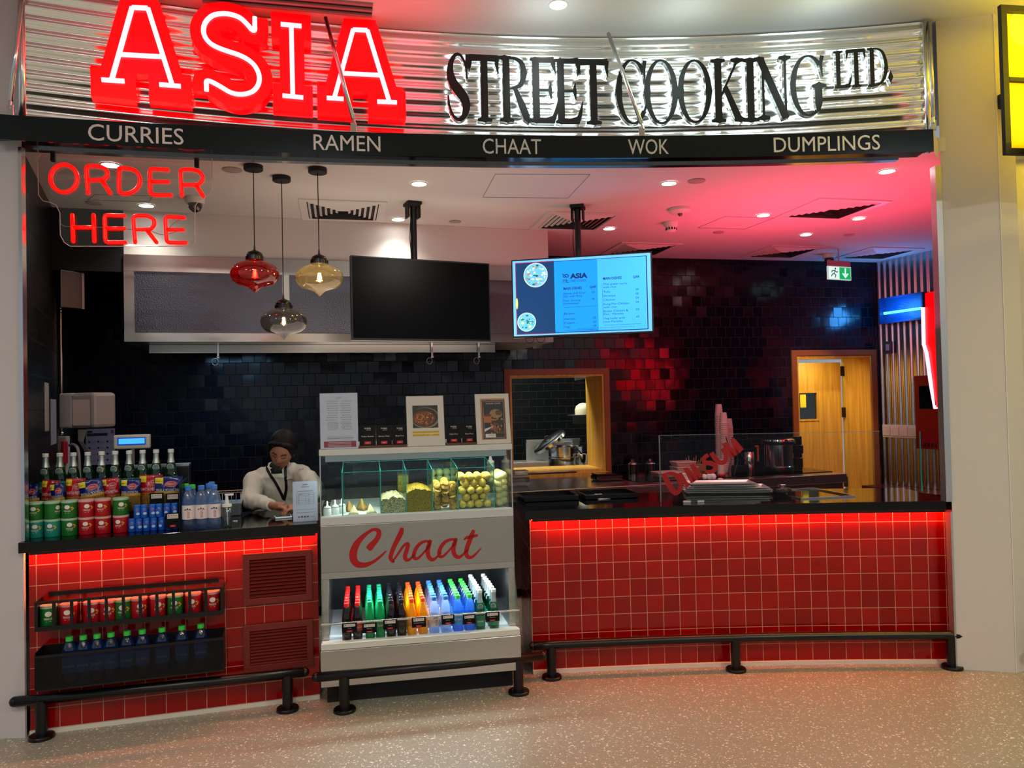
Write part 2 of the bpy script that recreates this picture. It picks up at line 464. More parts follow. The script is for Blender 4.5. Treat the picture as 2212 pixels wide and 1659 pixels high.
# stall ceiling, its front edge follows the fascia
pts = [arcP.pt(arcP.s_of_x(x), 0, -.03) for x in [-2.5+.25*i for i in range(21)]]
poly = [(p.x, p.y) for p in pts]+[(5.3, 4.6), (5.3, 8.9), (-4.3, 8.9), (-4.3, 4.6)]
mb = MB(); mb.prism(poly, lambda u, v, o: Vector((u, v, o)), CH, CH+.08)
struct(mb, 'ceiling', M_paint)
# back wall with the two openings (pass-through and door)
def wall_with_holes(surf, s0, s1, z0, z1, holes, thick, matl, name):
    mb = MB(); xs = sorted({s0, s1, *[h[0] for h in holes], *[h[1] for h in holes]})
    for a, b in zip(xs, xs[1:]):
        hs = [h for h in holes if h[0] <= a+1e-6 and h[1] >= b-1e-6]
        segs = [(z0, z1)]
        for h in hs:
            new = []
            for q0, q1 in segs:
                if h[2] > q0: new.append((q0, min(q1, h[2])))
                if h[3] < q1: new.append((max(q0, h[3]), q1))
            segs = new
        for q0, q1 in segs:
            vs = [surf.pt(a, q0), surf.pt(b, q0), surf.pt(b, q1), surf.pt(a, q1)]
            bk = [surf.pt(a, q0, -thick), surf.pt(b, q0, -thick), surf.pt(b, q1, -thick), surf.pt(a, q1, -thick)]
            uv = [(a, q0), (b, q0), (b, q1), (a, q1)]
            mb.add(vs+bk, [(0, 1, 2, 3), (7, 6, 5, 4), (0, 4, 5, 1), (1, 5, 6, 2), (2, 6, 7, 3), (3, 7, 4, 0)], None, uv+uv)
    return struct(mb, name, matl)
# opening limits read off the photograph on the wall plane
wp = [BW.hit(1100, 812), BW.hit(1303, 806), BW.hit(1303, 1022)]
PT = (wp[0][0], wp[1][0], .885, (wp[0][1]+wp[1][1])/2)
dp = [BW.hit(1719, 768), BW.hit(1880, 768)]
DR = (dp[0][0], dp[1][0], 0.0, (dp[0][1]+dp[1][1])/2)
wall_with_holes(BW, -.1, BW.L+.15, 0, CH, [PT, DR], .12, M_bt, 'wall_back')
# left side wall: long dark tiles
def plainwall(surf, s0, s1, z0, z1, thick, matl, name):
    mb = MB(); vs = [surf.pt(s0, z0), surf.pt(s1, z0), surf.pt(s1, z1), surf.pt(s0, z1)]
    bk = [surf.pt(s0, z0, -thick), surf.pt(s1, z0, -thick), surf.pt(s1, z1, -thick), surf.pt(s0, z1, -thick)]
    uv = [(s0, z0), (s1, z0), (s1, z1), (s0, z1)]
    mb.add(vs+bk, [(0, 1, 2, 3), (7, 6, 5, 4), (0, 4, 5, 1), (1, 5, 6, 2), (2, 6, 7, 3), (3, 7, 4, 0)], None, uv+uv)
    return struct(mb, name, matl)
LWr = LW
plainwall(LWr, 0, LWr.L, 0, CH, .02, M_btl, 'wall_left')
# right side wall of upright corrugated sheet
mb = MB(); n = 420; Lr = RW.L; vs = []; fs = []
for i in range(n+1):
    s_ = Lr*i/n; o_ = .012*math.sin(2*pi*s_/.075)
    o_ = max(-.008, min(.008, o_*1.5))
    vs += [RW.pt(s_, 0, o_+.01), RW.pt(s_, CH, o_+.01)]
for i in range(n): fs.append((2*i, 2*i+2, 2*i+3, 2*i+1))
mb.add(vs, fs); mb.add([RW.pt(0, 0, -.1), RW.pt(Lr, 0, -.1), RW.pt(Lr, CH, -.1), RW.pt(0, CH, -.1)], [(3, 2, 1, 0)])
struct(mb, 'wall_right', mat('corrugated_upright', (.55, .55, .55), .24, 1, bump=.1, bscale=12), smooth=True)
# stall front return on the right, behind the column
mb = MB(); mb.box((2.92, 4.62, 0), (5.3, 4.74, MH)); struct(mb, 'wall_front', M_pillar)
# kitchen behind the back wall
mb = MB()
K0 = BW.pt(2.8, 0, -2.6); K1 = BW.pt(BW.L+.3, 0, -2.6)
KW = Flat(K0, K1)
mb = MB(); mb.uv = {}
vs = [KW.pt(-1, 0), KW.pt(KW.L, 0), KW.pt(KW.L, CH), KW.pt(-1, CH)]
mb.add(vs, [(0, 1, 2, 3)], None, [(-1, 0), (KW.L, 0), (KW.L, CH), (-1, CH)])
struct(mb, 'wall_kitchen', tile_mat('kitchen_tile', '0c0f12', '080b0e', '15181b', .2, .1, .5, .002, .3, .3, .05))
# white bulkhead above the extractor hood, and an added black panel imitating the dark open corner
bh = Flat((-2.69, 5.345), (.32, 6.28))
def bulk(s0, s1, z0, matl, name, dep=.45):
    mb = MB(); p = [bh.pt(s0, 0), bh.pt(s1, 0), bh.pt(s1, 0, -dep), bh.pt(s0, 0, -dep)]
    mb.prism([(q.x, q.y) for q in p], lambda u, v, o: Vector((u, v, o)), z0, CH-.001)
    return struct(mb, name, matl)
bulk(0, bh.L, 2.674, M_paint, 'wall_bulkhead')
bulk(-.50, -.002, 2.55, mat('corner_shade_black', '08070a', .6), 'wall_corner_shade')

# fascia: horizontal corrugated sheet on the arc
mb = MB(); z0, z1 = 2.975, 3.735; nz = 132; ns = 60
sa, sb = arcP.s_of_x(-2.40), arcP.s_of_x(2.43)
vs = []; fs = []
for j in range(nz+1):
    z = z0+(z1-z0)*j/nz; o_ = .011*math.sin(2*pi*(z-z0)/.0695)
    for i in range(ns+1): vs.append(arcP.pt(sa+(sb-sa)*i/ns, z, o_))
for j in range(nz):
    for i in range(ns):
        a = j*(ns+1)+i; fs.append((a, a+1, a+ns+2, a+ns+1))
mb.add(vs, fs)
for s_ in (sa-.002, sb+.002):
    mb.ribbon([(s_, z0), (s_, z1)], .03, arcP.pt, -.03, .02)
ns2 = 40
vs = [arcP.pt(sa+(sb-sa)*i/ns2, z, -.03) for i in range(ns2+1) for z in (z0, z1)]
mb.add(vs, [(2*i, 2*i+1, 2*i+3, 2*i+2) for i in range(ns2)])
fas = mb.build('sign_fascia', [M_corr], smooth=True)
tag(fas, 'curved corrugated metal fascia carrying the big lit name above the counter', 'fascia')
fas['kind'] = 'structure'
# backing wall between stall ceiling and mall ceiling behind the fascia
mb = MB(); vs = [arcP.pt(sa+(sb-sa)*i/ns2, z, -.05) for i in range(ns2+1) for z in (CH, MH)]
mb.add(vs, [(2*i, 2*i+2, 2*i+3, 2*i+1) for i in range(ns2)]); struct(mb, 'wall_front_upper', M_black)

# left pillar, right column
pl = [(-5.2, 3.785), (-2.414, 3.785), (-2.414, 3.799), (-2.452, 3.80), (-2.9, 4.7), (-5.2, 4.7)]
mb = MB(); mb.prism(pl, lambda u, v, o: Vector((u, v, o)), 0, MH); struct(mb, 'wall_pillar_left', M_pillarL)
c0 = onz(2068, 1446, 0); c1 = onz(2196, 1453, 0)
pr = [(c0.x, c0.y), (c1.x, c1.y), (c1.x+.13, c1.y+.05), (c1.x+.3, c1.y+.5), (c0.x+.36, c0.y+.5)]
mb = MB(); mb.prism(pr, lambda u, v, o: Vector((u, v, o)), 0, MH); struct(mb, 'wall_column_right', M_pillar)
mb = MB(); mb.box((c1.x+.31, c1.y+.3, 0), (6.5, c1.y+.4, MH)); struct(mb, 'wall_neighbour', mat('neighbour_dark', '14140e', .5))
# polished corner strips
mb = MB(); mb.box((-2.413, 3.768, .959), (-2.396, 3.80, 2.90)); struct(mb, 'trim_left', M_chrome)
mb = MB(); mb.box((c0.x-.035, c0.y-.008, .958), (c0.x-.001, c0.y+.05, 2.9)); mb.box((c0.x-.012, c0.y-.004, 0), (c0.x-.001, c0.y+.05, .9)); struct(mb, 'trim_right', mat('satin_strip', (.55, .57, .58), .38, .9))
mb = MB(); 
mb.ribbon([(c1.x-.002, MH), (c1.x-.002, 0)], .004, lambda u, w, o: Vector((u, c1.y-.001-o, w)), 0, .002); struct(mb, 'trim_column', mat('joint_white', 'e8e4da', .5))

# black steel band with five steel words
def band():
    M0 = TR((0, 0, 0)); 
    r = empty('sign_band', 'long curved polished black steel canopy band lettered with five dish names', 'sign', M=TR(arcB.pt(0, 2.91)))
    F = r.matrix_world.copy()
    b0, b1 = arcB.s_of_x(-2.505), arcB.s_of_x(2.335)
    zb, zt = 2.906, 3.028
    n = 60; mb = MB(); prof = [(0, zb), (0, zt), (-.20, zt), (-.20, zb+.03), (-.012, zb+.03), (-.012, zb)]
    vs = []; fs = []
    for i in range(n+1):
        s_ = b0+(b1-b0)*i/n
        for o_, z in prof: vs.append(arcB.pt(s_, z, o_))
    k = len(prof)
    for i in range(n):
        for j in range(k):
            a, b = i*k+j, i*k+(j+1) % k; fs.append((a, b, b+k, a+k))
    fs += [tuple(range(k)), tuple(range(n*k+k-1, n*k-1, -1))]
    mb.add(vs, fs)
    mb.build('channel', mat('black_mirror_steel', (.035, .045, .05), .12, 1, bump=.10, bscale=4), r, F)
    # bright lower lip behind the channel, along the fascia foot
    mb = MB(); prof = [(-.20, 2.925), (-.20, 2.96), (-.245, 2.96), (-.245, 2.925)]
    vs = []; fs = []; k = 4
    for i in range(n+1):
        s_ = b0+.1+(b1-b0-.2)*i/n
        for o_, z in prof: vs.append(arcB.pt(s_, z, o_))
    for i in range(n):
        for j in range(k):
            a, b = i*k+j, i*k+(j+1) % k; fs.append((a, b, b+k, a+k))
    mb.add(vs, fs); mb.build('soffit_lip', M_chrome, r, F)
    mb = MB(); e = arcB.pt(b1, zb); 
    q = [arcB.pt(b1, zb, -.0), arcB.pt(b1, zt, 0), arcB.pt(b1+.09, zt-.03, -.14), arcB.pt(b1+.09, zb-.015, -.14)]
    q2 = [p+Vector((.004, .01, 0)) for p in q]
    mb.add(q+q2, [(0, 3, 2, 1), (4, 5, 6, 7), (0, 1, 5, 4), (1, 2, 6, 5), (2, 3, 7, 6), (3, 0, 4, 7)])
    mb.build('end_cap', mat('cap_cream', 'd8cfa8', .35), r, F)
    ML = mat('brushed_letter_steel', (.56, .54, .50), .45, .55)
    for wtxt, xl, xr, yb in [('CURRIES', 191, 397, 309), ('RAMEN', 678, 822, 328), ('CHAAT', 1043, 1169, 335), ('WOK', 1357, 1444, 333), ('DUMPLINGS', 1671, 1900, 322)]:
        sl, zl = arcB.hit(xl, yb); sr, _ = arcB.hit(xr, yb)
        mb = MB(); mb.text(wtxt, arcB.pt, sl, zb+.019, .086, off=.001, width=sr-sl, bold=.0, th=.006)
        mb.build('steel_lettering', ML, r, F)
band()

# stay rods from the fascia top down to the band
def stay(p, q, lab):
    r = empty('stay_rod', lab, 'stay rod', 'stay rods holding the canopy band', TR(p))
    mb = MB(); mb.tube([p, q], .011, 10); mb.build('rod', M_chrome, r, TR(p), smooth=True)
    mb = MB(); d = (p-q).normalized()
    mb.tube([q-d*.002, q-d*.04], .007, 8); mb.box(tuple(q+Vector((-.016, -.006, -.075))), tuple(q+Vector((.016, .006, -.02))), bev=.003)
    mb.build('clevis', M_chrome, r, TR(p))
for xa, ya, oa, xb, yb_, lab in [(50, -30, .03, 23, 238, 'red-lit steel stay rod at the left pillar'),
        (703, 38, .17, 764, 280, 'red-lit stay rod crossing the last red letter A'),
        (1314, 72, .12, 1386, 282, 'pale stay rod crossing the black letter C of the name'),
        (2008, 45, .02, 2016, 262, 'stay rod at the yellow-lit right column')]:
    sa_, za = arcP.hit(xa, ya, oa); p = arcP.pt(sa_, min(za, 3.73), oa)
    sb_, _ = arcB.hit(xb, yb_, -.03); q = arcB.pt(sb_, 3.028+.078, -.03)
    stay(p, q, lab)
# ------------------------------------------------------------------ the lit name
def PX(pts, sc, x0, y0=0): return [(x0+a/sc, y0+b/sc) for a, b in pts]
def smooth_path(pts, n=4):
    """Catmull-Rom through 2-D or 3-D points"""
    P = [Vector(p) for p in pts]; out = []
    for i in range(len(P)-1):
        a = P[max(i-1, 0)]; b = P[i]; c = P[i+1]; d = P[min(i+2, len(P)-1)]
        for k in range(n):
            t = k/n
            out.append(.5*((2*b)+(c-a)*t+(2*a-5*b+4*c-d)*t*t+(3*b-a-3*c+d)*t**3))
    out.append(P[-1]); return out

M_red = mat('red_lit_acrylic', 'd40000', .25, emit=(1, .0, .002), es=1.05)
M_redside = mat('red_letter_return', 'e00000', .2, emit=(1, 0, .01), es=.5)
M_tube = mat('pink_white_neon', 'ffd0d8', .3, emit=(1, .52, .63), es=1.6)

def asia():
    r = empty('neon_name_sign', 'giant red box letters reading ASIA with pinkish white neon outlines', 'neon sign', M=TR(arcP.pt(arcP.s_of_x(-1.4), 3.2)))
    F = r.matrix_world.copy(); c = 3.072
    G = {
     'A': [[(325, 57), (430, 62)], [(325, 57), (190, 535)], [(430, 62), (592, 572)], [(240, 368), (530, 383)], [(122, 535), (275, 545)], [(505, 567), (648, 578)]],
     'S': ['curve', [(1138, 120), (1138, 170), (1138, 205), (1118, 203), (1085, 165), (1040, 125), (980, 103), (920, 98), (860, 110), (815, 150), (798, 200), (808, 250), (845, 295), (900, 325), (960, 347), (1030, 370), (1090, 400), (1140, 445), (1168, 510), (1160, 570), (1120, 615), (1050, 632), (980, 620), (910, 580), (850, 548), (818, 545), (818, 578), (818, 610)]],
     'I': [[(1310, 167), (1448, 180)], [(1380, 172), (1390, 645)], [(1322, 640), (1460, 653)]],
     'A2': [[(1790, 203), (1885, 208)], [(1790, 203), (1665, 655)], [(1885, 208), (2030, 680)], [(1712, 492), (1975, 505)], [(1615, 655), (1727, 662)], [(1950, 680), (2080, 685)]],
    }
    D1 = .13
    for k, st in G.items():
        lab = {'A': 'first letter A', 'S': 'letter S', 'I': 'letter I', 'A2': 'last letter A'}[k]
        if st[0] == 'curve': paths = [smooth_path([arcP.hit(*p, D1) for p in PX(st[1], c, 180)], 3)]
        else: paths = [[Vector(arcP.hit(*p, D1)) for p in PX(q, c, 180)] for q in st]
        mb = MB()
        for p in paths:
            if len(p) == 2:
                d = (p[1]-p[0]).normalized(); hw = .078
                horiz = abs(d.x) > .8
                q = [p[0]-d*(.05 if horiz else .03), p[1]+d*(.05 if horiz else .03)]
                n = 6; pp = [q[0].lerp(q[1], i/n) for i in range(n+1)]
                mb.ribbon(pp, .13, arcP.pt, .03, D1)
            else: mb.ribbon(p, .135, arcP.pt, .03, D1)
        if k in ('A', 'A2'):
            a, b = paths[0][0], paths[0][1]; e = paths[1][0].lerp(paths[1][1], .90); d_ = paths[2][0].lerp(paths[2][1], .85)
            mb.prism([tuple(e), tuple(d_), tuple(b), tuple(a)], arcP.pt, .031, D1)
            # slab feet
            for f in (paths[4], paths[5]):
                x0, x1 = min(f[0].x, f[1].x)-.05, max(f[0].x, f[1].x)+.05; zc = (f[0].y+f[1].y)/2
                mb.prism([(x0, zc-.085), (x1, zc-.085), (x1, zc+.07), (x0, zc+.07)], arcP.pt, .03, D1)
        if k == 'I':
            for f in (paths[0], paths[2]):
                x0, x1 = f[0].x-.05, f[1].x+.05; zc = (f[0].y+f[1].y)/2
                mb.prism([(x0, zc-.07), (x1, zc-.07), (x1, zc+.07), (x0, zc+.07)], arcP.pt, .03, D1)
        o = mb.build('letter_box', [M_red], r, F); o['label'] = 'red lit box of the '+lab
        mb = MB()
        for p in paths:
            q = p if len(p) > 2 else [p[0].lerp(p[1], i/4) for i in range(5)]
            mb.tube([arcP.pt(v.x, v.y, D1+.012) for v in q], .0125, 8)
        o = mb.build('neon_tube', [M_tube], r, F, smooth=True)
asia()
# the sign floods the sheet and ceiling around it
for x in (-1.9, -1.1, -.5):
    p = arcP.pt(arcP.s_of_x(x), 3.42, .30)
    l = bpy.data.lights.new('red_sign_light', 'POINT'); l.energy = 3.4; l.color = (1, .01, .05); l.shadow_soft_size = .15
    o = bpy.data.objects.new('red_sign_light', l); COL.objects.link(o); o.location = p

TK, TN = .041, .013
def serif(kind):
    """strokes of a condensed slab serif capital in a unit box: (points, widths)"""
    def bs(x, y=0, w=.3, up=1): # bracket serif foot or head
        return ([(x-w/2, y+.012*up), (x-w*.2, y+.02*up), (x, y+.028*up), (x+w*.2, y+.02*up), (x+w/2, y+.012*up)], [.02, .032, .05, .032, .02])
    def stem(x, y0=0, y1=1): return ([(x, y0), (x, y0+.07), (x, y1-.07), (x, y1)], [TK*1.25, TK, TK, TK*1.1])
    if kind == 'T':
        return [stem(.52), bs(.52, 0, .5), ([(.0, .96), (.5, .965), (1, .96)], [.05, .045, .05]), ([(.03, .98), (.04, .86), (.0, .74)], [.035, .025, .006]), ([(.97, .98), (.96, .86), (1.0, .72)], [.035, .025, .006])]
    if kind == 'S':
        p = smooth_path([(.93, .62), (.88, .80), (.70, .95), (.45, .985), (.22, .90), (.12, .74), (.22, .58), (.48, .45), (.76, .33), (.87, .19), (.74, .05), (.48, .0), (.22, .06), (.06, .20), (.01, .36)], 4)
        n = len(p); wd = []
        for i in range(n):
            t = i/(n-1); wd.append(.012+.05*math.exp(-((t-.52)/.2)**2)+.01*math.sin(pi*t))
        return [([tuple(q) for q in p], wd), ([(.97, .99), (.93, .84), (.93, .62)], [.03, .02, .006])]
    def oval(x0, x1, a0=0, a1=2*pi, n=40):
        cx = (x0+x1)/2; rx = (x1-x0)/2; P = []; W = []
        for i in range(n+1):
            a = a0+(a1-a0)*i/n; P.append((cx+rx*math.cos(a), .5+.49*math.sin(a))); W.append(TN+(TK-TN)*abs(math.cos(a))**1.2)
        return (P, W)
    if kind == 'O': return [oval(.06, .94)]
    if kind == 'C': return [oval(.06, 1.02, math.radians(38), math.radians(322)), ([(.97, .98), (.94, .85), (.97, .64)], [.03, .025, .006]), ([(.86, .14), (.95, .22), (1.0, .33)], [.014, .018, .006])]
    if kind == 'G': return [oval(.06, .98, math.radians(42), math.radians(300)), ([(.95, .98), (.9, .85), (.95, .64)], [.03, .025, .006]), ([(.82, .48), (.82, .2), (.80, .06)], [TK, TK, .02]), bs(.84, .47, .42)]
    if kind == 'E': return [stem(.26), bs(.26, 0, .4), bs(.26, .995, .4, -1), ([(.2, .97), (.6, .97), (.92, .975)], [.04, .04, .045]), ([(.88, .99), (.9, .88), (.98, .76)], [.04, .028, .006]),
                            ([(.26, .5), (.8, .5)], [.02, .02]), ([(.78, .63), (.76, .5), (.80, .36)], [.008, .03, .008]), ([(.2, .025), (.6, .02), (.88, .04)], [.045, .04, .06]), ([(.82, .0), (.95, .14), (1.05, .34)], [.04, .028, .006])]
    if kind == 'L': return [stem(.28), bs(.28, 0, .45), bs(.28, .995, .5, -1), ([(.2, .03), (.6, .025), (.88, .045)], [.045, .04, .05]), ([(.82, .0), (.92, .14), (1.0, .32)], [.03, .025, .006])]
    if kind == 'R':
        b = smooth_path([(.25, .97), (.5, .97), (.7, .9), (.76, .74), (.68, .58), (.5, .52), (.28, .5)], 4)
        return [stem(.24), bs(.24, 0, .42), bs(.2, .995, .4, -1), ([tuple(q) for q in b], [TN+(TK-TN)*math.sin(pi*i/(len(b)-1))**1.5 for i in range(len(b))]), ([(.5, .5), (.68, .26), (.82, .06), (.9, .01), (1.0, .04)], [.03, TK, TK, .03, .008])]
    if kind == 'K': return [stem(.25), bs(.25, 0, .4), bs(.25, .995, .4, -1), ([(.32, .4), (.78, .97)], [.016, .018]), bs(.78, .995, .36, -1), ([(.44, .55), (.8, .02)], [TK*.9, TK]), bs(.84, 0, .34)]
    if kind == 'I': return [stem(.5), bs(.5, 0, .9), bs(.5, .995, .9, -1)]
    if kind == 'N': return [([(.22, 0), (.22, .97)], [.018, .018]), bs(.22, 0, .36), ([(.15, .975), (.85, .0)], [TK, TK]), bs(.12, .995, .3, -1), ([(.85, 0), (.85, .97)], [.018, .018]), bs(.85, .995, .34, -1)]
    if kind == 'D':
        b = smooth_path([(.2, .975), (.5, .975), (.78, .88), (.92, .66), (.95, .45), (.85, .2), (.65, .06), (.4, .02), (.2, .02)], 4)
        return [stem(.28), bs(.24, 0, .4), bs(.24, .995, .4, -1), ([tuple(q) for q in b], [TN+(TK-TN)*math.sin(pi*i/(len(b)-1))**1.3 for i in range(len(b))])]
    if kind == '.': return [([(.5, .0), (.5, .45), (.5, 1)], [.002, .8, .002])]

M_blk = mat('black_letter_face', '101214', .35)
M_ret = mat('letter_steel_return', (.5, .52, .52), .2, 1)
M_halo = mat('halo_diffuser', 'e6fbff', .4, emit=(.80, .97, 1), es=3.2)
def street():
    r = empty('halo_name_sign', 'black serif letters STREET COOKING LTD. with white halo light behind', 'sign', M=TR(arcP.pt(arcP.s_of_x(.9), 3.2)))
    F = r.matrix_world.copy()
    letters = [('S', 969, 1011, 116, 257), ('T', 1015, 1075, 121, 260), ('R', 1078, 1148, 123, 261), ('E', 1144, 1201, 126, 263), ('E', 1198, 1254, 128, 265), ('T', 1250, 1312, 129, 267),
        ('C', 1335, 1394, 128, 268), ('O', 1396, 1461, 128, 268), ('O', 1468, 1534, 128, 266), ('K', 1534, 1609, 126, 263), ('I', 1604, 1639, 126, 262), ('N', 1634, 1706, 121, 258), ('G', 1711, 1779, 117, 252),
        ('L', 1801, 1838, 109, 190), ('T', 1830, 1868, 105, 188), ('D', 1873, 1915, 101, 187), ('.', 1918, 1930, 150, 180)]
    D0, D1 = .045, .085
    for ch, xl, xr, yt, yb in letters:
        s0, zb = arcP.hit(xl, yb, D1); s1, zt = arcP.hit(xr, yt, D1); W, H = s1-s0, zt-zb
        small = H < .3; k = .58 if small else 1
        strokes = serif(ch)
        mb = MB(); hb = MB()
        for P, Wd in strokes:
            if ch == '.': q = [(s0+W/2, zb+p[1]*H) for p in P]; wd = [w*W*1.1 for w in Wd]
            else: q = [(s0+p[0]*W, zb+p[1]*H) for p in P]; wd = [max(w, .004)*k*(.8 if w not in (TK, TN) else 1) for w in Wd]
            D1 += .00015; mb.mat(0).ribbon(q, wd, arcP.pt, D1-.002, D1)
            mb.mat(1).ribbon(q, [w*.985 for w in wd], arcP.pt, D0, D1-.002)
            hb.ribbon(q, [w*.78 for w in wd], arcP.pt, D0-.012, D0-.001)
        D1 = .085; o = mb.build('letter', [M_blk, M_ret], r, F)
        hb.build('halo_strip', [M_halo], r, F)
street()

for x in (.2, 1.0, 1.8):
    l = bpy.data.lights.new('halo_sign_light', 'POINT'); l.energy = 2.6; l.color = (.78, 1, .98); l.shadow_soft_size = .18
    o = bpy.data.objects.new('halo_sign_light', l); COL.objects.link(o); o.location = arcP.pt(arcP.s_of_x(x), 3.5, .34)
# ------------------------------------------------------------------ ORDER HERE neon on clear acrylic
OH = Flat((-2.45, 3.965), (-1.5, 4.19))
M_neon = mat('red_neon_tube', 'b00000', .3, emit=(1, .002, .001), es=1.7)
M_acr = glass('clear_acrylic', (.97, .97, .97), .06)
M_clear = glass('clear_glass', (.97, .985, .98), .015)
def order_here():
    r = empty('order_here_sign', 'red neon ORDER HERE on a clear acrylic sheet hung under the band', 'neon sign', M=TR(OH.pt(.4, 2.6)))
    F = r.matrix_world.copy(); c = 4.61
    el = [(635+133*math.cos(2*pi*k/28), 853+138*math.sin(2*pi*k/28)) for k in range(28)]
    st = [('c', el),
      ('s', [(875, 1000), (868, 900), (860, 790), (864, 745), (890, 730), (960, 730), (1020, 742), (1060, 775), (1066, 820), (1035, 858), (980, 868), (872, 870)]), ('l', [(1010, 868), (1095, 1000)]),
      ('s', [(1190, 752), (1182, 860), (1185, 970), (1210, 1003), (1280, 1000), (1345, 970), (1385, 915), (1392, 860), (1370, 800), (1320, 765), (1250, 752), (1190, 752)]),
      ('s', [(1670, 768), (1580, 762), (1520, 760), (1493, 778), (1492, 880), (1495, 980), (1515, 1012), (1560, 1018), (1700, 1020)]), ('l', [(1500, 885), (1672, 888)]),
      ('s', [(1810, 1025), (1802, 900), (1797, 800), (1800, 780), (1830, 765), (1900, 765), (1970, 780), (2012, 820), (2015, 870), (1980, 910), (1930, 918), (1805, 918)]), ('l', [(1950, 918), (2022, 1030)]),
      ('l', [(718, 1220), (728, 1480)]), ('l', [(930, 1220), (938, 1480)]), ('l', [(728, 1342), (932, 1342)]),
      ('s', [(1235, 1225), (1150, 1222), (1070, 1220), (1042, 1240), (1044, 1340), (1048, 1455), (1068, 1488), (1130, 1490), (1245, 1490)]), ('l', [(1050, 1352), (1235, 1352)]),
      ('s', [(1345, 1490), (1335, 1370), (1328, 1260), (1345, 1230), (1400, 1226), (1470, 1230), (1525, 1260), (1535, 1310), (1505, 1352), (1450, 1362), (1340, 1362)]), ('l', [(1460, 1365), (1558, 1490)]),
      ('s', [(1830, 1245), (1740, 1238), (1672, 1236), (1648, 1255), (1652, 1360), (1658, 1460), (1680, 1490), (1740, 1494), (1850, 1495)]), ('l', [(1655, 1365), (1825, 1365)])]
    for k, p in st:
        q = [OH.hit(*v, .02) for v in PX(p, c, 0, 200)]
        if k == 's': q = smooth_path(q, 3)
        mb = MB(); mb.tube([OH.pt(a, b, .018) for a, b in q], .0105, 8, closed=(k == 'c'))
        if k != 'c':
            for a, b in (q[0], q[-1]): mb.sphere(OH.pt(a, b, .018), .0105, 8, 6)
        mb.build('neon_tube', M_neon, r, F, smooth=True)
    out = PX([(385, 640), (410, 612), (2095, 640), (2112, 670), (2112, 975), (2080, 1020), (1975, 1085), (1945, 1130), (1940, 1500), (1915, 1532), (700, 1532), (640, 1492), (602, 1420), (598, 1200), (560, 1120), (500, 1095), (430, 1080), (386, 1020), (375, 680)], c, 0, 200)
    poly = [OH.hit(*p, 0) for p in out][::-1]
    mb = MB(); mb.prism(poly, OH.pt, 0, .006); mb.build('acrylic_sheet', M_acr, r, F)
    mb = MB(); mb.tube([OH.pt(a, b, .003) for a, b in poly], .0022, 5, closed=True)
    mb.build('sheet_edge', mat('acrylic_edge', (.6, .42, .42), .2, emit=(1, .3, .3), es=.06), r, F)
    for px_, pt_, pb_ in ((115, 316, 343), (425, 334, 356)):
        s_, z_ = OH.hit(px_, pb_)
        mb = MB(); mb.box((-.011, -.012, -.015), (.011, .012, .065), OH.mat(s_, z_), .002); mb.tube([OH.pt(s_, z_+.03, 0), OH.pt(s_, 2.95, .02)], .005, 6)
        mb.build('bracket', M_black, r, F)
    for a in ([(540, 878), (700, 862), (850, 868)], [(1040, 885), (1180, 885), (1480, 890)], [(610, 1310), (650, 1335), (720, 1335)], [(940, 1340), (1040, 1345)], [(1240, 1360), (1340, 1365)], [(1500, 1375), (1570, 1405), (1640, 1418), (1760, 1385)], [(1640, 1418), (1720, 1310), (1800, 1260)]):
        q = smooth_path([OH.hit(*v, .008) for v in PX(a, c, 0, 200)], 3)
        mb = MB(); mb.tube([OH.pt(x, z, .010) for x, z in q], .0018, 5); mb.build('wire', mat('wire_grey', '8a7f7c', .5), r, F)
order_here()
# ------------------------------------------------------------------ front counters
M_slab = mat('black_polished_stone', '030304', .07, spec=.4)
M_led = mat('led_strip_red', 'ff3018', .3, emit=(1, .15, .045), es=95)
M_rail = mat('black_powder_coat', '060606', .32)
M_woodred = mat('mahogany_louvre', '6e1a10', .5, noise_=.15, nscale=12)

def arcgrid(arc, s0, s1, z0, z1, off, n=50):
    vs = []; fs = []; uv = []
    for i in range(n+1):
        s_ = s0+(s1-s0)*i/n
        for z in (z0, z1): vs.append(arc.pt(s_, z, off)); uv.append((s_, z-.022))
    for i in range(n): fs.append((2*i, 2*i+2, 2*i+3, 2*i+1))
    return vs, fs, uv

# right counter
sL = arcS.s_of_x(.085)
xcol = lambda y: c0.x+.36*max(0, y-c0.y)/.5-.004      # where the tapered column side is
sR = arcS.s_of_x(xcol(arcS.pt(arcS.s_of_x(c0.x), 0).y)); sF = arcF.s_of_x(xcol(arcF.pt(arcF.s_of_x(c0.x), 0).y))
r = empty('counter', 'long curved counter clad in red glazed tiles, right of the chaat cabinet', 'counter', M=TR(arcF.pt(0, 0)))
mb = MB(); mb.add(*(lambda t: (t[0], t[1], None, t[2]))(arcgrid(arcF, sL, sF, .02, .905, 0)))
a, b = arcF.pt(sL, .02), arcF.pt(sL, .905)
bk = [arcF.pt(sL, .02, -.55), arcF.pt(sL, .905, -.55), arcF.pt(sF, .02, -.55), arcF.pt(sF, .905, -.55)]
mb.add([a, b, bk[1], bk[0]], [(0, 1, 2, 3)], None, [(0, 0), (0, .9), (.5, .9), (.5, 0)])
mb.add([arcF.pt(sF, .02), arcF.pt(sF, .905), bk[3], bk[2]], [(3, 2, 1, 0)], None, [(0, 0), (0, .9), (.5, .9), (.5, 0)])
mb.add(bk, [(0, 1, 3, 2)], None, [(0, 0), (0, .9), (2, 0), (2, .9)])
mb.build('tiled_front', M_rt, r, r.matrix_world.copy())
mb = MB(); mb.ribbon([(sL+(sR-sL)*i/40, .011) for i in range(41)], .022, arcF.pt, -.02, .014)
mb.build('cove_strip', M_cove, r, r.matrix_world.copy())
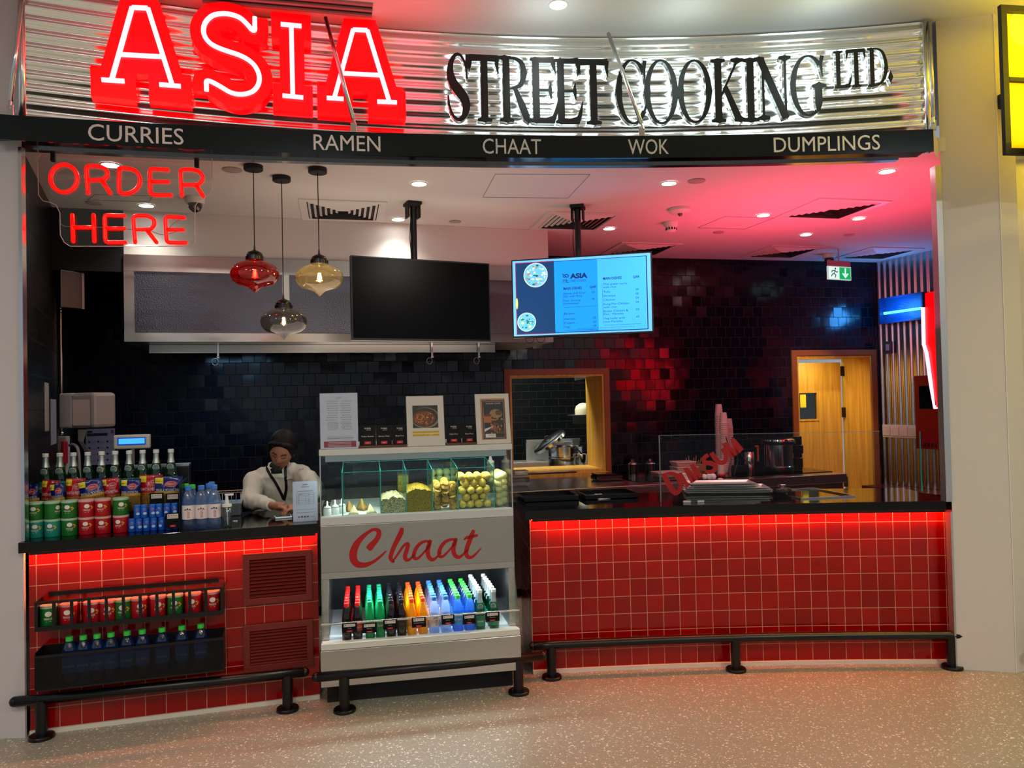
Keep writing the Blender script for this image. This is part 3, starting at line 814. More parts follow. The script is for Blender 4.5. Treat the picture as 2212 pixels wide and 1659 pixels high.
def arcslab(arc, s0, s1, z0, z1, d0, d1, n=50):
    mb = MB(); vs = []; fs = []
    for i in range(n+1):
        s_ = s0+(s1-s0)*i/n
        for (o_, z) in ((d1, z0), (d1, z1), (d0, z1), (d0, z0)): vs.append(arc.pt(s_, z, o_))
    for i in range(n):
        for j in range(4):
            p, q = i*4+j, i*4+(j+1) % 4; fs.append((p, q, q+4, p+4))
    fs += [(3, 2, 1, 0), (n*4, n*4+1, n*4+2, n*4+3)]
    return mb.add(vs, fs)
o = arcslab(arcS, sL-.03, sR, .905, .957, -.66, 0).build('worktop', M_slab, bevel=.002)
tag(o, 'curved black polished worktop on the right-hand red tiled counter', 'countertop')
mb = MB(); mb.mat(0).ribbon([(sL+.01+(sR-sL-.02)*i/40, .899) for i in range(41)], .006, arcF.pt, .010, .028); mb.mat(1).ribbon([(sL+.01+(sR-sL-.02)*i/40, .8955) for i in range(41)], .018, arcF.pt, .030, .0325)  # dark lip added before the strip to keep its light off the floor
o = mb.build('led_strip', [M_led, M_rail]); tag(o, 'glowing red light strip under the long right worktop', 'light strip')

# left counter
r2 = empty('counter', 'straight red tiled counter section with drink racks, left of the chaat cabinet', 'counter', M=TR(lF.pt(0, 0)))
mb = MB(); vs = [lF.pt(0, .02), lF.pt(lF.L, .02), lF.pt(lF.L, .905), lF.pt(0, .905)]
bk = [lF.pt(0, .02, -.55), lF.pt(lF.L, .02, -.55), lF.pt(lF.L, .905, -.55), lF.pt(0, .905, -.55)]
uo = .065
mb.add(vs+bk, [(0, 1, 2, 3), (7, 6, 5, 4), (0, 4, 5, 1), (1, 5, 6, 2), (3, 7, 4, 0)], None, [(uo, 0), (lF.L+uo, 0), (lF.L+uo, .883), (uo, .883)]*2)
mb.build('tiled_front', M_rt, r2, r2.matrix_world.copy())
mb = MB(); mb.ribbon([(0, .011), (lF.L, .011)], .022, lF.pt, -.02, .014); mb.build('cove_strip', M_cove, r2, r2.matrix_world.copy())
mb = MB(); mb.box((0, 0, .905), (lS.L, .66, .957), lS.mat(0, 0)); o = mb.build('worktop', M_slab, M=None, bevel=.002)
tag(o, 'straight black polished worktop carrying the snacks and the card reader', 'countertop')
mb = MB(); mb.mat(0).ribbon([(.01, .899), (lF.L-.01, .899)], .006, lF.pt, .010, .028); mb.mat(1).ribbon([(.01, .8955), (lF.L-.01, .8955)], .018, lF.pt, .030, .0325)  # same added lip, blocking the outward light of the left strip
o = mb.build('led_strip', [M_led, M_rail]); tag(o, 'glowing red light strip under the left snack worktop', 'light strip')

# louvred vents
def vent(c4, lab):
    (s0, z1), (s1, _), (_, z0) = lF.hit(*c4[0]), lF.hit(*c4[1]), lF.hit(*c4[2])
    s1 = min(s1, lF.L-.03)
    F = lF.mat(s0, z0); r = empty('louvre_vent', lab, 'vent', 'louvred vents in the left counter', F); W, H = s1-s0, z1-z0
    mb = MB(); t = .034
    for lo, hi in (((0, -.022, 0), (W, -.001, t)), ((0, -.022, H-t), (W, -.001, H)), ((0, -.022, t), (t, -.001, H-t)), ((W-t, -.022, t), (W, -.001, H-t))): mb.box(lo, hi)
    mb.build('frame', M_woodred, r, bevel=.002)
    mb = MB(); n = 11
    for i in range(n):
        z = t+(H-2*t)*(i+.5)/n; mb.box((t, -.009, -.0015), (W-t, .009, .0015), Matrix.Translation((0, -.012, z)) @ Matrix.Rotation(math.radians(38), 4, 'X'))
    mb.build('slats', M_woodred, r)
    mb = MB(); mb.box((t, -.003, t), (W-t, -.001, H-t)); mb.build('backing', mat('vent_dark', '1a0503', .8), r)
vent([(524, 1196), (676, 1187), (527, 1307)], 'upper louvred vent framed in dark red beside the chaat cabinet')
vent([(525, 1350), (676, 1337), (527, 1452)], 'lower louvred vent framed in dark red, half behind the floor rail')

# black wire rack and smoked tray on the left counter front
RF = lF
def rack():
    s0, z1 = RF.hit(74, 1302, .13); s1, _ = RF.hit(482, 1271, .13); _, z0 = RF.hit(74, 1366, .13)
    F = RF.mat(s0, z0); r = empty('can_rack', 'black barred wall rack holding a row of red and green crisp tubs', 'rack', M=F); W, H = s1-s0, z1-z0
    D = .13; t = .011
    mb = MB()
    for z in (0, H-t): mb.box((0, -D, z), (W, -D+.012, z+t*(2 if z == 0 else 1)))
    mb.build('front_rails', M_rail, r)
    n = 11
    for i in range(n+1):
        mb = MB(); x = (W-.014)*i/n; mb.box((x, -D-.001, t), (x+.014, -D+.006, H-.004)); mb.build('bar', M_rail, r)
    mb = MB(); mb.box((0, -D+.012, 0), (W, -.001, .006)); mb.build('floor_plate', M_rail, r)
    for xx in (0, W-.004): mb = MB(); mb.box((xx, -D+.012, .006), (xx+.004, -.001, H)); mb.build('end_plate', M_rail, r)
    mb = MB(); mb.box((.03, -.012, H-.0), (W-.03, -.001, H+.02)); mb.build('back_rim', M_rail, r)
    return s0, z0, W, H
rk = rack()
def tray():
    s0, z1 = RF.hit(74, 1413, .14); s1, zr = RF.hit(483, 1378, .14)
    z1 = zr; z0 = z1-.168; W = s1-s0
    F = RF.mat(s0, z0); r = empty('bottle_tray', 'smoked black wall tray with water bottles under the crisp rack', 'rack', M=F)
    D = .14
    mb = MB(); mb.box((0, -D, 0), (W, -.001, .008)); mb.build('floor_plate', M_rail, r)
    mb = MB(); mb.box((0, -D, .008), (W, -D+.004, .168)); mb.build('front_panel', glass('smoked_acrylic', (.42, .42, .45), .03), r)
    mb = MB(); mb.box((0, -D-.001, .160), (W, -D+.005, .172)); mb.build('rim', M_rail, r)
    for xx in (0, W-.004): mb = MB(); mb.box((xx, -D+.004, .008), (xx+.004, -.001, .185)); mb.build('end_plate', M_rail, r)
    mb = MB(); mb.box((.004, -.010, .008), (W-.004, -.001, .185)); mb.build('back_panel', M_rail, r)
    return s0, z0, W
tr = tray()

# ------------------------------------------------------------------ floor rails
def rail(path, posts, lab, rr=.025):
    P = [Vector(p) for p in path]; r = empty('floor_rail', lab, 'rail', None, TR((P[0].x, P[0].y, 0)))
    F = r.matrix_world.copy()
    mb = MB(); mb.tube(P, rr, 14)
    for e, q in ((P[0], P[1]), (P[-1], P[-2])): mb.sphere(e, rr, 14, 8)
    mb.build('rail_tube', M_rail, r, F, smooth=True)
    for p in posts:
        mb = MB(); mb.cyl(.027, .012, P[0].z-.005, 18, Matrix.Translation((p[0], p[1], 0))); mb.build('post', M_rail, r, F, smooth=True, auto=40)
        mb = MB(); mb.lathe([(.058, .0), (.058, .012), (.054, .017), (.030, .018)], 24, Matrix.Translation((p[0], p[1], 0))); mb.build('foot_plate', M_rail, r, F, smooth=True, auto=35)
RZ = .188
def rp(px_, py_): return onz(px_, py_, RZ)
l0, l1 = rp(32, 1516), rp(658, 1452)
pA, pB = onz(73, 1585, 0), onz(624, 1521, 0)
rail([(l0.x, l0.y, RZ), ((l0.x+l1.x)/2, (l0.y+l1.y)/2, RZ), (l1.x, l1.y, RZ)], [l0.lerp(l1, .085), l0.lerp(l1, .935)], 'black floor rail along the snack counter on the left')
m0, m1 = rp(684, 1463), rp(1172, 1417)
rail([(m0.x, m0.y, RZ), (m1.x, m1.y, RZ)], [m0.lerp(m1, .115), m0.lerp(m1, .885)], 'black floor rail in front of the chaat cabinet')
arcR = Arc(1.45, 4.575-.085, 14)
sa_, sb_ = arcR.hit(1152, 1407)[0], arcR.hit(2104, 1385)[0]
pts = [arcR.pt(sa_+(sb_-sa_)*i/24, RZ) for i in range(25)]
rail(pts, [arcR.pt(arcR.hit(x, y)[0], 0) for x, y in ((1192, 1462), (1590, 1442), (2057, 1448))], 'long curved black floor rail along the right-hand counter')
q0 = Vector((c1.x+.07, c1.y-.12, RZ)); 
rail([q0, q0+Vector((1.0, .25, 0))], [q0+Vector((.25, .0625, 0)), q0+Vector((.8, .2, 0))], 'black floor rail of the next stall at the right edge')
# ------------------------------------------------------------------ ceiling fixtures
ANG = math.atan2(BW.u.y, BW.u.x)
M_dl = mat('downlight_lens', 'fffaf0', .4, emit=(1, .97, .9), es=28)
M_white = mat('white_plastic', 'dcd8d2', .5)
def downlight(i, p, lab, z, power, aim=None, grp='ceiling downlights in the stall', dark=False):
    r = empty('downlight', lab, 'ceiling light', grp, TR((p.x, p.y, z)))
    mb = MB(); mb.lathe([(.056, -.002), (.056, -.006), (.047, -.007), (.045, -.002)], 24, cap=False); mb.build('trim_ring', M_white, r, smooth=True, auto=30)
    mb = MB(); mb.lathe([(.0, -.0025), (.046, -.0025)], 24, cap=False); mb.build('lens', M_dl, r)
    spot('downlight_beam', (p.x, p.y, z-.02), power, (1, .93, .82), 115, .8, aim or (p.x, p.y, 0), .045)
for i, (px_, py_, lab, pw_) in enumerate([(238, 355, 'downlight behind the neon letter R of ORDER', 16), (316, 443, 'downlight above the left end of the white bulkhead', 14), (905, 396, 'downlight left of the access panel, above the dark television', 20),
        (860, 473, 'downlight close to the bulkhead beside the dark television pole', 16), (1445, 395, 'downlight nearest the round smoke detector', 9), (1316, 493, 'downlight right of the lit television pole', 9),
        (1649, 464, 'downlight left of the big red-lit air diffuser', 7), (1855, 471, 'downlight right of the red-lit air diffuser', 7), (1741, 506, 'downlight between the two right diffusers', 7), (1916, 369, 'downlight nearest the yellow-lit column', 7)]):
    downlight(i, onz(px_, py_, CH), lab, CH, pw_)
downlight(0, onz(1206, 9, MH), 'downlight in the concourse ceiling above the name sign', MH, 12, grp='concourse downlights')

M_dark = mat('diffuser_dark', '141012', .7)
for px_, py_, lab in [(741, 455, 'square air diffuser behind the amber pendant'), (1243, 478, 'square air diffuser behind the pole of the lit television'), (1383, 538, 'square air diffuser just above the lit menu screen'),
        (1795, 452, 'large square air diffuser in the brightest red glow'), (1690, 544, 'square air diffuser left of the exit sign'), (1896, 547, 'square air diffuser in the corner by the corrugated wall')]:
    p = onz(px_, py_, CH); r = empty('air_diffuser', lab, 'air vent', 'square ceiling air diffusers', TR((p.x, p.y, CH), ANG))
    mb = MB(); R0 = .295
    for a, b, c_, d_ in ((-R0, -R0, R0, -R0+.05), (-R0, R0-.05, R0, R0), (-R0, -R0+.05, -R0+.05, R0-.05), (R0-.05, -R0+.05, R0, R0-.05)): mb.box((a, b, -.008), (c_, d_, -.001))
    mb.build('frame', M_white, r)
    mb = MB(); mb.box((-.245, -.245, -.0025), (.245, .245, -.001)); mb.build('throat', M_dark, r)
    mb = MB()
    for k in range(6):
        a = .238-k*.037; b = a-.017
        vs = [(sx*a, sy*a, -.004) for sx, sy in ((-1, -1), (1, -1), (1, 1), (-1, 1))]+[(sx*b, sy*b, -.013) for sx, sy in ((-1, -1), (1, -1), (1, 1), (-1, 1))]
        mb.add(vs, [(j, (j+1) % 4, 4+(j+1) % 4, 4+j) for j in range(4)])
    mb.build('blades', M_white, r)

M_line = mat('panel_joint', '6d5f5f', .8)
for q, lab in (([(1070, 376), (1275, 377), (1227, 428), (1043, 426)], 'square ceiling access panel right of the dark television pole'), ([(1566, 467.5), (1672, 471), (1608, 495), (1507, 492)], 'small ceiling access panel left of the red-lit diffuser'),
        ([(205, 420), (330, 423), (322, 436), (190, 432)], 'ceiling access panel behind the order sign')):
    P = [onz(*c, CH-.001) for c in q]; ce = sum(P, Vector())/4
    r = MB()
    for a, b in zip(P, P[1:]+P[:1]): r.tube([a, b], .0016, 4)
    o = r.build('access_panel', M_line, M=TR(ce)); tag(o, lab, 'access panel', 'flush ceiling access panels')
def roundcap(px_, py_, rad, lab, cat, matl, h=.006, name='ceiling_cap', grp=None):
    p = onz(px_, py_, CH); mb = MB(); mb.lathe([(rad, 0), (rad, -h), (rad*.7, -h-.003), (.0, -h-.004)], 20)
    o = mb.build(name, matl, M=None, smooth=True, auto=40); o.matrix_world = TR((p.x, p.y, CH-.0005)); tag(o, lab, cat, grp)
G = 'flush round ceiling speakers and covers'
for px_, py_, rad, lab in [(502, 366, .055, 'round ceiling cover left of the pendant canopies'), (203, 438, .05, 'round ceiling cover behind the order sign'), (983, 478, .045, 'round ceiling cover right of the dark television pole'),
        (1505, 390, .055, 'round ceiling cover right of the smoke detector'), (1552, 501, .045, 'round ceiling cover below the small access panel'), (1834, 507, .045, 'round ceiling cover left of the corrugated wall')]:
    roundcap(px_, py_, rad, lab, 'ceiling cover', mat('cover_grey', 'a89a96', .6), name='ceiling_cover', grp=G)
p = onz(1469, 451, CH); r = empty('smoke_detector', 'large round smoke detector under the middle of the red ceiling', 'smoke detector', M=TR((p.x, p.y, CH)))
mb = MB(); mb.lathe([(.085, -.001), (.085, -.02), (.07, -.032), (.03, -.036), (0, -.036)], 24); mb.build('housing', M_white, r, smooth=True, auto=40)
mb = MB(); mb.sphere((0, 0, -.038), .018, 12, 8); mb.build('lens', mat('grey_lens', '555555', .2), r, smooth=True)
p = onz(1449, 480, CH); r = empty('smoke_detector', 'small conical smoke detector behind the larger round one', 'smoke detector', M=TR((p.x, p.y, CH)))
mb = MB(); mb.lathe([(.06, -.001), (.058, -.025), (.045, -.04), (.04, -.07), (.03, -.078), (0, -.08)], 24); mb.build('housing', M_white, r, smooth=True, auto=40)
mb = MB(); [mb.box((.040, -.006, -.064), (.044, .006, -.046), Matrix.Rotation(k*pi/6, 4, 'Z')) for k in range(12)]; mb.build('slots', M_black, r)
def dome(p, lab):
    r = empty('dome_camera', lab, 'security camera', 'ceiling security cameras', TR(p))
    mb = MB(); mb.lathe([(.062, -.001), (.062, -.03), (.055, -.04), (.045, -.042)], 24); mb.build('collar', M_white, r, smooth=True, auto=40)
    mb = MB(); mb.lathe([(.047, -.04), (.045, -.065), (.032, -.088), (.014, -.098), (0, -.1)], 20); mb.build('dome', mat('smoked_dome', '100808', .05, coat=1), r, smooth=True)
dome(onz(421, 427, CH), 'dark dome camera at the corner of the order sign')
dome(onz(1791, 549, CH), 'dark dome camera above the green exit sign')
# slot grille in the mall ceiling
a_, b_ = onz(620, 2, MH), onz(805, 12, MH)
F_ = Flat((onz(430, -22, MH).x, onz(430, -22, MH).y), (b_.x, b_.y))
r = empty('slot_grille', 'long slotted air grille in the red-lit concourse ceiling', 'air vent', M=F_.mat(0, MH))
for y0 in (-.03, .03, .09):
    mb = MB(); mb.box((0, y0, -.012), (F_.L, y0+.022, -.001)); mb.build('slat', mat('grille_red', '8a7878', .5), r)
mb = MB(); mb.box((0, -.005, -.002), (F_.L, .11, -.001)); mb.build('slot', M_dark, r)

# ------------------------------------------------------------------ pendants
def pendant(px_, py_, y, sx, sy, col, lab, tintname, wr=.137):
    p = at(px_, py_, y); top = CH; c = at(sx, sy, y)
    r = empty('pendant_lamp', lab, 'pendant lamp', 'three coloured glass pendant lamps', TR((p.x, p.y, top))); zc = c.z-top
    mb = MB(); mb.lathe([(.054, -.001), (.054, -.026), (.05, -.03), (0, -.03)], 24); mb.build('canopy', M_black, r, smooth=True, auto=40)
    zs = zc+.085
    mb = MB(); mb.tube([(0, 0, -.03), (0, 0, zs+.06)], .0028, 6); mb.build('cord', M_black, r)
    mb = MB(); mb.lathe([(.004, zs+.075), (.006, zs+.05), (.022, zs+.042), (.038, zs+.034), (.046, zs+.02), (.046, zs+.012), (.052, zs+.009), (.052, zs-.01), (.04, zs-.012)], 24); mb.build('cap', mat('pendant_cap', '0a0a0a', .25), r, smooth=True, auto=45)
    k = wr/.137
    pr = [(.045, .075), (.075, .062), (.11, .045), (.131, .022), (.137, -.002), (.134, -.026), (.122, -.048), (.098, -.066), (.062, -.075), (.034, -.084), (.020, -.096), (.010, -.106), (.004, -.112), (0, -.114)]
    prof = [(a*k, b*k+zc) for a, b in pr]
    mb = MB(); mb.lathe(prof, 40, cap=False); sh = mb.build('shade', glass(tintname, col, .08, 0, .10), r, smooth=True)
    mb = MB(); mb.lathe([(.0, zc-.035), (.012, zc-.03), (.021, zc-.01), (.02, zc+.01), (.012, zc+.035), (.012, zc+.07)], 16); bl = mb.build('bulb', glass('bulb_glass', (1, .97, .9), .08), r, smooth=True)
    mb = MB()
    for a in range(4):
        x, y_ = .006*math.cos(a*pi/2), .006*math.sin(a*pi/2); mb.tube([(x, y_, zc-.022), (x, y_, zc+.022)], .0016, 5)
    mb.build('filament', mat('filament', 'ffd070', .5, emit=(1, .72, .3), es=45), bl)
    l = bpy.data.lights.new('pendant_glow', 'POINT'); l.energy = 1.2; l.color = (1, .8, .5); l.shadow_soft_size = .02
    o = bpy.data.objects.new('pendant_glow', l); COL.objects.link(o); o.location = (p.x, p.y, c.z)
pendant(547, 354, 4.40, 555, 590, (.62, .012, .012), 'hanging lamp with a squat deep red glass shade', 'red_tint_glass')
pendant(608, 378, 4.63, 619, 693, (.17, .17, .20), 'lowest hanging lamp, with a squat smoky grey glass shade', 'grey_tint_glass')
pendant(686, 361, 4.48, 694, 598, (.82, .68, .40), 'hanging lamp with a squat amber glass shade', 'amber_tint_glass')

# ------------------------------------------------------------------ extractor hood
def hood():
    F = bh.mat(0, 2.06, .012); F0 = F; W = bh.L+.02; H = .61
    r = empty('extractor_hood', 'wide stainless steel extractor hood over the dark tiled back area', 'extractor hood', M=F)
    mb = MB(); mb.box((0, .012, 0), (W, .95, H)); mb.build('body', M_steel, r)
    mb = MB(); mb.box((0, -.006, H-.115), (W, .011, H)); mb.build('top_rail', mat('hood_rail_steel', (.44, .42, .39), .3, 1), r)
    mb = MB(); mb.box((0, -.010, 0), (W, .011, .062)); mb.build('bottom_rail', MATS['hood_rail_steel'], r)
    xs = [0]; 
    for px_ in (277, 491, 614, 940, 1185):
        pass
    stiles = [(0, .062), (1.06, 1.105), (2.02, 2.065), (W-.05, W)]
    for a, b in stiles:
        mb = MB(); mb.box((a, -.004, .062), (b, .011, H-.115)); mb.build('stile', MATS['hood_rail_steel'], r)
    mm = bpy.data.materials.new('embossed_steel'); mm.use_nodes = True; N, L = nodes_of(mm); b_ = N['Principled BSDF']
    b_.inputs['Base Color'].default_value = (.13, .14, .175, 1); b_.inputs['Metallic'].default_value = 1; b_.inputs['Roughness'].default_value = .42
    tc = N.new('ShaderNodeTexCoord'); v = N.new('ShaderNodeTexVoronoi'); v.inputs['Scale'].default_value = 110
    bp = N.new('ShaderNodeBump'); bp.inputs['Strength'].default_value = .5; bp.inputs['Distance'].default_value = .004
    L.new(tc.outputs['Object'], v.inputs[0]); L.new(v.outputs['Distance'], bp.inputs['Height']); L.new(bp.outputs[0], b_.inputs['Normal'])
    for (a, b), (c_, d_) in zip(stiles, stiles[1:]):
        mb = MB(); mb.box((b+.003, .004, .064), (c_-.003, .0115, H-.118)); mb.build('front_panel', mm, r)
    mb = MB(); mb.box((.12, .26, -.058), (W-.42, .30, -.002)); mb.box((.12, .25, -.064), (W-.42, .31, -.056)); mb.build('gutter', MATS['hood_rail_steel'], r)
    # pull handles of the filters
    return r, F, W
hr, HF, HW = hood()
for px_, lab in ((471, 'metal clip with a wire ring hanging at the left of the hood'), (933, 'red-tipped metal clip hanging under the dark television'), (1034, 'metal clip with a wire ring hanging under the right end of the hood')):
    HFl = Flat((HF @ Vector((0, .24, 0))).to_2d(), (HF @ Vector((HW, .24, 0))).to_2d()); s_, z_ = HFl.hit(px_, 757)
    F = HFl.mat(s_, z_-.0)
    r = empty('utensil_clip', lab, 'utensil hanger', 'clips hanging from the hood gutter', F)
    mb = MB(); mb.box((-.008, -.008, -.045), (.008, -.003, .055), bev=.002); mb.build('strap', M_chrome, r)
    mb = MB(); mb.box((-.010, -.012, -.062), (.010, -.001, -.045), bev=.002); mb.build('clasp', M_chrome, r)
    mb = MB(); mb.tube([(-.022+.022*math.cos(a), -.006, -.085+.026*math.sin(a)) for a in [2*pi*k/16 for k in range(16)]], .0018, 5, closed=True); mb.build('ring', M_chrome, r, smooth=True)

# ------------------------------------------------------------------ televisions
def tv(A, B, tl, bl, polepx, lab):
    S_ = Flat((A[0], A[1]), (B[0], B[1])); (_, z1) = S_.hit(*tl); (_, z0) = S_.hit(*bl); W = S_.L; H = z1-z0
    F = S_.mat(0, z0); r = empty('television', lab, 'television', M=F)
    mb = MB(); mb.box((0, .0, 0), (W, .035, H), bev=.004); mb.box((W*.2, .035, H*.2), (W*.8, .06, H*.8)); mb.build('casing', mat('tv_casing', '060606', .3), r)
    return r, S_, W, H, z0, F
a, b = at(757, 551, 5.02), at(1057, 562, 5.44)
r, S1, W1, H1, z1, F1 = tv(a, b, (757, 551), (762, 735), 897, 'switched-off black ceiling television left of the lit menu')
mb = MB(); mb.box((.010, -.0015, .016), (W1-.010, .0, H1-.010)); mb.build('screen', mat('dark_screen', '030203', .2, spec=.12), r)
def pole(r, F, W, H, px_, py_, y):
    """pole and ceiling bracket as parts of the television, in its frame"""
    p = at(px_, py_, y); inv = F.inverted(); q = inv @ Vector((p.x, p.y, CH)); q.y = max(q.y, .085)
    zt = q.z
    mb = MB(); mb.cyl(.022, H*.5, zt-.03, 16, Matrix.Translation((q.x, q.y+.0, 0))); po = mb.build('pole', mat('pole_black', '080808', .35), r, smooth=True, auto=40)
    mb = MB(); mb.box((q.x-.05, q.y-.045, zt-.022), (q.x+.05, q.y+.075, zt-.001)); mb.box((q.x-.045, q.y-.03, zt-.11), (q.x-.034, q.y+.05, zt-.02)); mb.box((q.x+.034, q.y-.03, zt-.11), (q.x+.045, q.y+.05, zt-.02)); mb.build('ceiling_bracket', M_black, po, bevel=.003)
    mb = MB(); mb.box((q.x-.08, .06, H*.35), (q.x+.08, q.y-.022+.03, H*.65)); mb.build('mount', M_black, r)
    mb = MB(); mb.tube(smooth_path([(q.x-.024, q.y-.02, zt-.1), (q.x-.034, q.y-.02, zt-.25), (q.x-.028, q.y-.02, zt-.36), (q.x-.022, q.y-.01, H*.8)], 4), .003, 5); mb.build('cable', M_black, po)
pole(r, F1, W1, H1, 897, 440, 5.25)
a, b = at(1104, 562, 5.50), at(1408, 549, 5.28)
r, S2, W2, H2, z2, F2 = tv(a, b, (1104, 562), (1109, 731), 1245, 'ceiling television showing a bright blue menu of main dishes')
pole(r, F2, W2, H2, 1245, 445, 5.43)
for x0 in (.08, .16):
    mb = MB(); mb.tube(smooth_path([(x0, .04, .02), (x0+.012, .03, -.02), (x0+.035, .04, -.035), (x0+.06, .05, -.02), (x0+.07, .04, .02)], 4), .002, 5); mb.build('cable', M_black, r)
def em(name, c, s=1.0): return mat(name, c, .5, emit=c, es=s)
def menu(r, F, W, H):
    f = lambda u, w_, o: Vector((u, -o, w_))     # local frame of the television
    m0, m1, m2, m3, m4, m5, m6 = em('screen_pale_blue', '66bcff'), em('screen_blue', '0a92f2', 1.0), em('screen_navy', '003a6e', .8), em('screen_ink', '04286e', .8), em('screen_rice', 'd8e6da', .8), em('screen_egg', 'f0dc6a', .9), em('screen_green', '1c6e5a', .7)
    m7 = em('screen_sky', '3fb4ff'); m8 = em('screen_red', 'a01040', .8); m9 = em('screen_food', 'b08a5a', .8)
    b = .010
    mb = MB(); q = lambda u0, v0, u1, v1: (W*u0, H*(1-v1), W*u1, H*(1-v0))
    X = lambda u: W*u; Y = lambda v: H*(1-v)
    mb.mat(0); mb.box((b, -.0015, b+.004), (W-b, 0, H-b))
    mb.mat(3); mb.quad(f, X(.035), Y(.955), X(.965), Y(.048), .0017)
    mb.mat(0); mb.quad(f, X(.041), Y(.945), X(.958), Y(.058), .0019)
    mb.mat(8); mb.quad(f, X(.030), Y(.958), X(.312), Y(.042), .0020)
    mb.mat(2); mb.quad(f, X(.035), Y(.950), X(.312), Y(.052), .0022)
    mb.mat(1); mb.quad(f, X(.312), Y(.945), X(.62), Y(.055), .0021)
    mb.mat(7); mb.quad(f, X(.62), Y(.945), X(.955), Y(.055), .0021)
    rnd = random.Random(3)
    asp = W/H
    # bowls of food on the navy side
    def bowl(u, v, rad, egg):
        cx, cy, R_ = X(u), Y(v), rad*W
        mb.mat(4); mb.disc(f, cx, cy, R_, off=.0024, n=32)
        mb.mat(0); mb.disc(f, cx, cy, R_*.93, off=.0026, n=32)
        for k in range(46):
            a = rnd.random()*2*pi; d = R_*.8*math.sqrt(rnd.random()); mb.mat(rnd.choice([4, 5, 9, 6, 4, 9] if not egg else [6, 4, 0, 6, 7]))
            mb.disc(f, cx+d*math.cos(a), cy+d*math.sin(a), R_*rnd.uniform(.05, .15), R_*rnd.uniform(.04, .1), .0028+k*.00002, 8)
        if egg:
            for ex, ey in ((-.45, -.1), (.35, -.5)):
                mb.mat(0); mb.disc(f, cx+R_*ex, cy+R_*ey, R_*.3, off=.0040); mb.mat(5); mb.disc(f, cx+R_*ex, cy+R_*ey, R_*.14, off=.0042)
    bowl(.178, .21, .088, False); bowl(.105, .80, .068, True)
    mb.mat(5); mb.disc(f, X(.037), Y(.56), .008, .04, .0024)
    mb.mat(3)
    T = lambda s_, u, v, h, w_=None, bo=0: mb.text(s_, f, X(u), Y(v), H*h, off=.0024, width=(W*w_ if w_ else None), bold=bo)
    T('ASIA', .425, .278, .062, .125, .05); T('STREET COOKING', .425, .325, .030, .115)
    # small animal-like mark and glyphs beside the name
    for pts in ([(.372, .215), (.385, .235), (.40, .222), (.415, .235), (.412, .262)], [(.375, .24), (.385, .262), (.395, .245), (.405, .265)]): mb.ribbon([(X(u), Y(v)) for u, v in pts], W*.006, f, .0020, .0024)
    for pts in ([(.376, .29), (.376, .325)], [(.376, .29), (.39, .29), (.39, .325)], [(.40, .285), (.40, .325), (.418, .325)], [(.40, .302), (.414, .302)]): mb.ribbon([(X(u), Y(v)) for u, v in pts], W*.0035, f, .0020, .0024)
    T('MAIN DISHES', .378, .418, .034, .13, .02); T('QAR', .565, .412, .030, .045, .02)
    rows = [('Sweet and Sour', .378, .475, .155), ('fish with Rice', .378, .512, .13), ('Nasi Goreng', .378, .565, .118), ('(Indonesia)', .378, .602, .105), ('Biryani', .378, .728, .073), ('Chicken', .378, .795, .078), ('Prawns', .378, .845, .072), ('Veg', .378, .895, .038)]
    for s_, u, v, w_ in rows: T(s_, u, v, .026, w_)
    for s_, u, v in (('55', .578, .475), ('46', .578, .558), ('55', .583, .795), ('60', .583, .845), ('49', .583, .895)): T(s_, u, v, .026, .02)
    T('MAIN DISHES', .658, .318, .034, .13, .02); T('QAR', .868, .315, .030, .045, .02)
    rows = [('Thai green curry', .658, .385, .168), ('with rice', .658, .422, .09), ('Tofu', .658, .48, .047), ('Shrimps', .658, .53, .083), ('Chicken', .658, .58, .08), ('Kung Pao Chicken', .658, .632, .178), ('with rice', .658, .672, .09), ('Butter Chicken &', .658, .72, .17), ('Rice / Paratha', .658, .757, .137), ('Veg kadai with', .658, .81, .147), ('rice/ Paratha', .658, .85, .13)]
    for s_, u, v, w_ in rows: T(s_, u, v, .026, w_)
    for s_, v in (('49', .47), ('56', .52), ('54', .572), ('54', .625), ('55', .715), ('45', .805)): T(s_, .882, v, .026, .022)
    T('The images displayed are for illustration purposes only and may not be an', .47, .945-.03, .010, .40); T('exact representation of the product.', .56, .94, .010, .22)
    for u0, u1, v in ((.378, .61, .635), (.378, .61, .925), (.66, .915, .88)): mb.quad(f, X(u0), Y(v), X(u1), Y(v+.003), .0023)
    for u, v0, v1 in ((.372, .455, .615), (.372, .71, .905), (.652, .36, .86)): mb.quad(f, X(u), Y(v1), X(u+.0015), Y(v0), .0023)
    mb.build('screen', [m0, m1, m2, m3, m4, m5, m6, m7, m8, m9], r)
menu(r, F2, W2, H2)

# ------------------------------------------------------------------ wood: pass-through window and doorway
def oak():
    m = bpy.data.materials.new('oak_veneer'); m.use_nodes = True; N, L = nodes_of(m); b = N['Principled BSDF']
    tc = N.new('ShaderNodeTexCoord'); mp = N.new('ShaderNodeMapping'); mp.inputs['Scale'].default_value = (14, 14, .7); L.new(tc.outputs['Object'], mp.inputs[0])
    n = N.new('ShaderNodeTexNoise'); n.inputs['Scale'].default_value = 2.2; n.inputs['Detail'].default_value = 6; n.inputs['Distortion'].default_value = .6; L.new(mp.outputs[0], n.inputs[0])
    cr = N.new('ShaderNodeValToRGB'); cr.color_ramp.elements[0].position = .3; cr.color_ramp.elements[1].position = .7
    cr.color_ramp.elements[0].color = (*lin('b58228'), 1); cr.color_ramp.elements[1].color = (*lin('dcaa42'), 1)
    L.new(n.outputs['Fac'], cr.inputs[0]); L.new(cr.outputs[0], b.inputs['Base Color']); b.inputs['Roughness'].default_value = .4
    return m
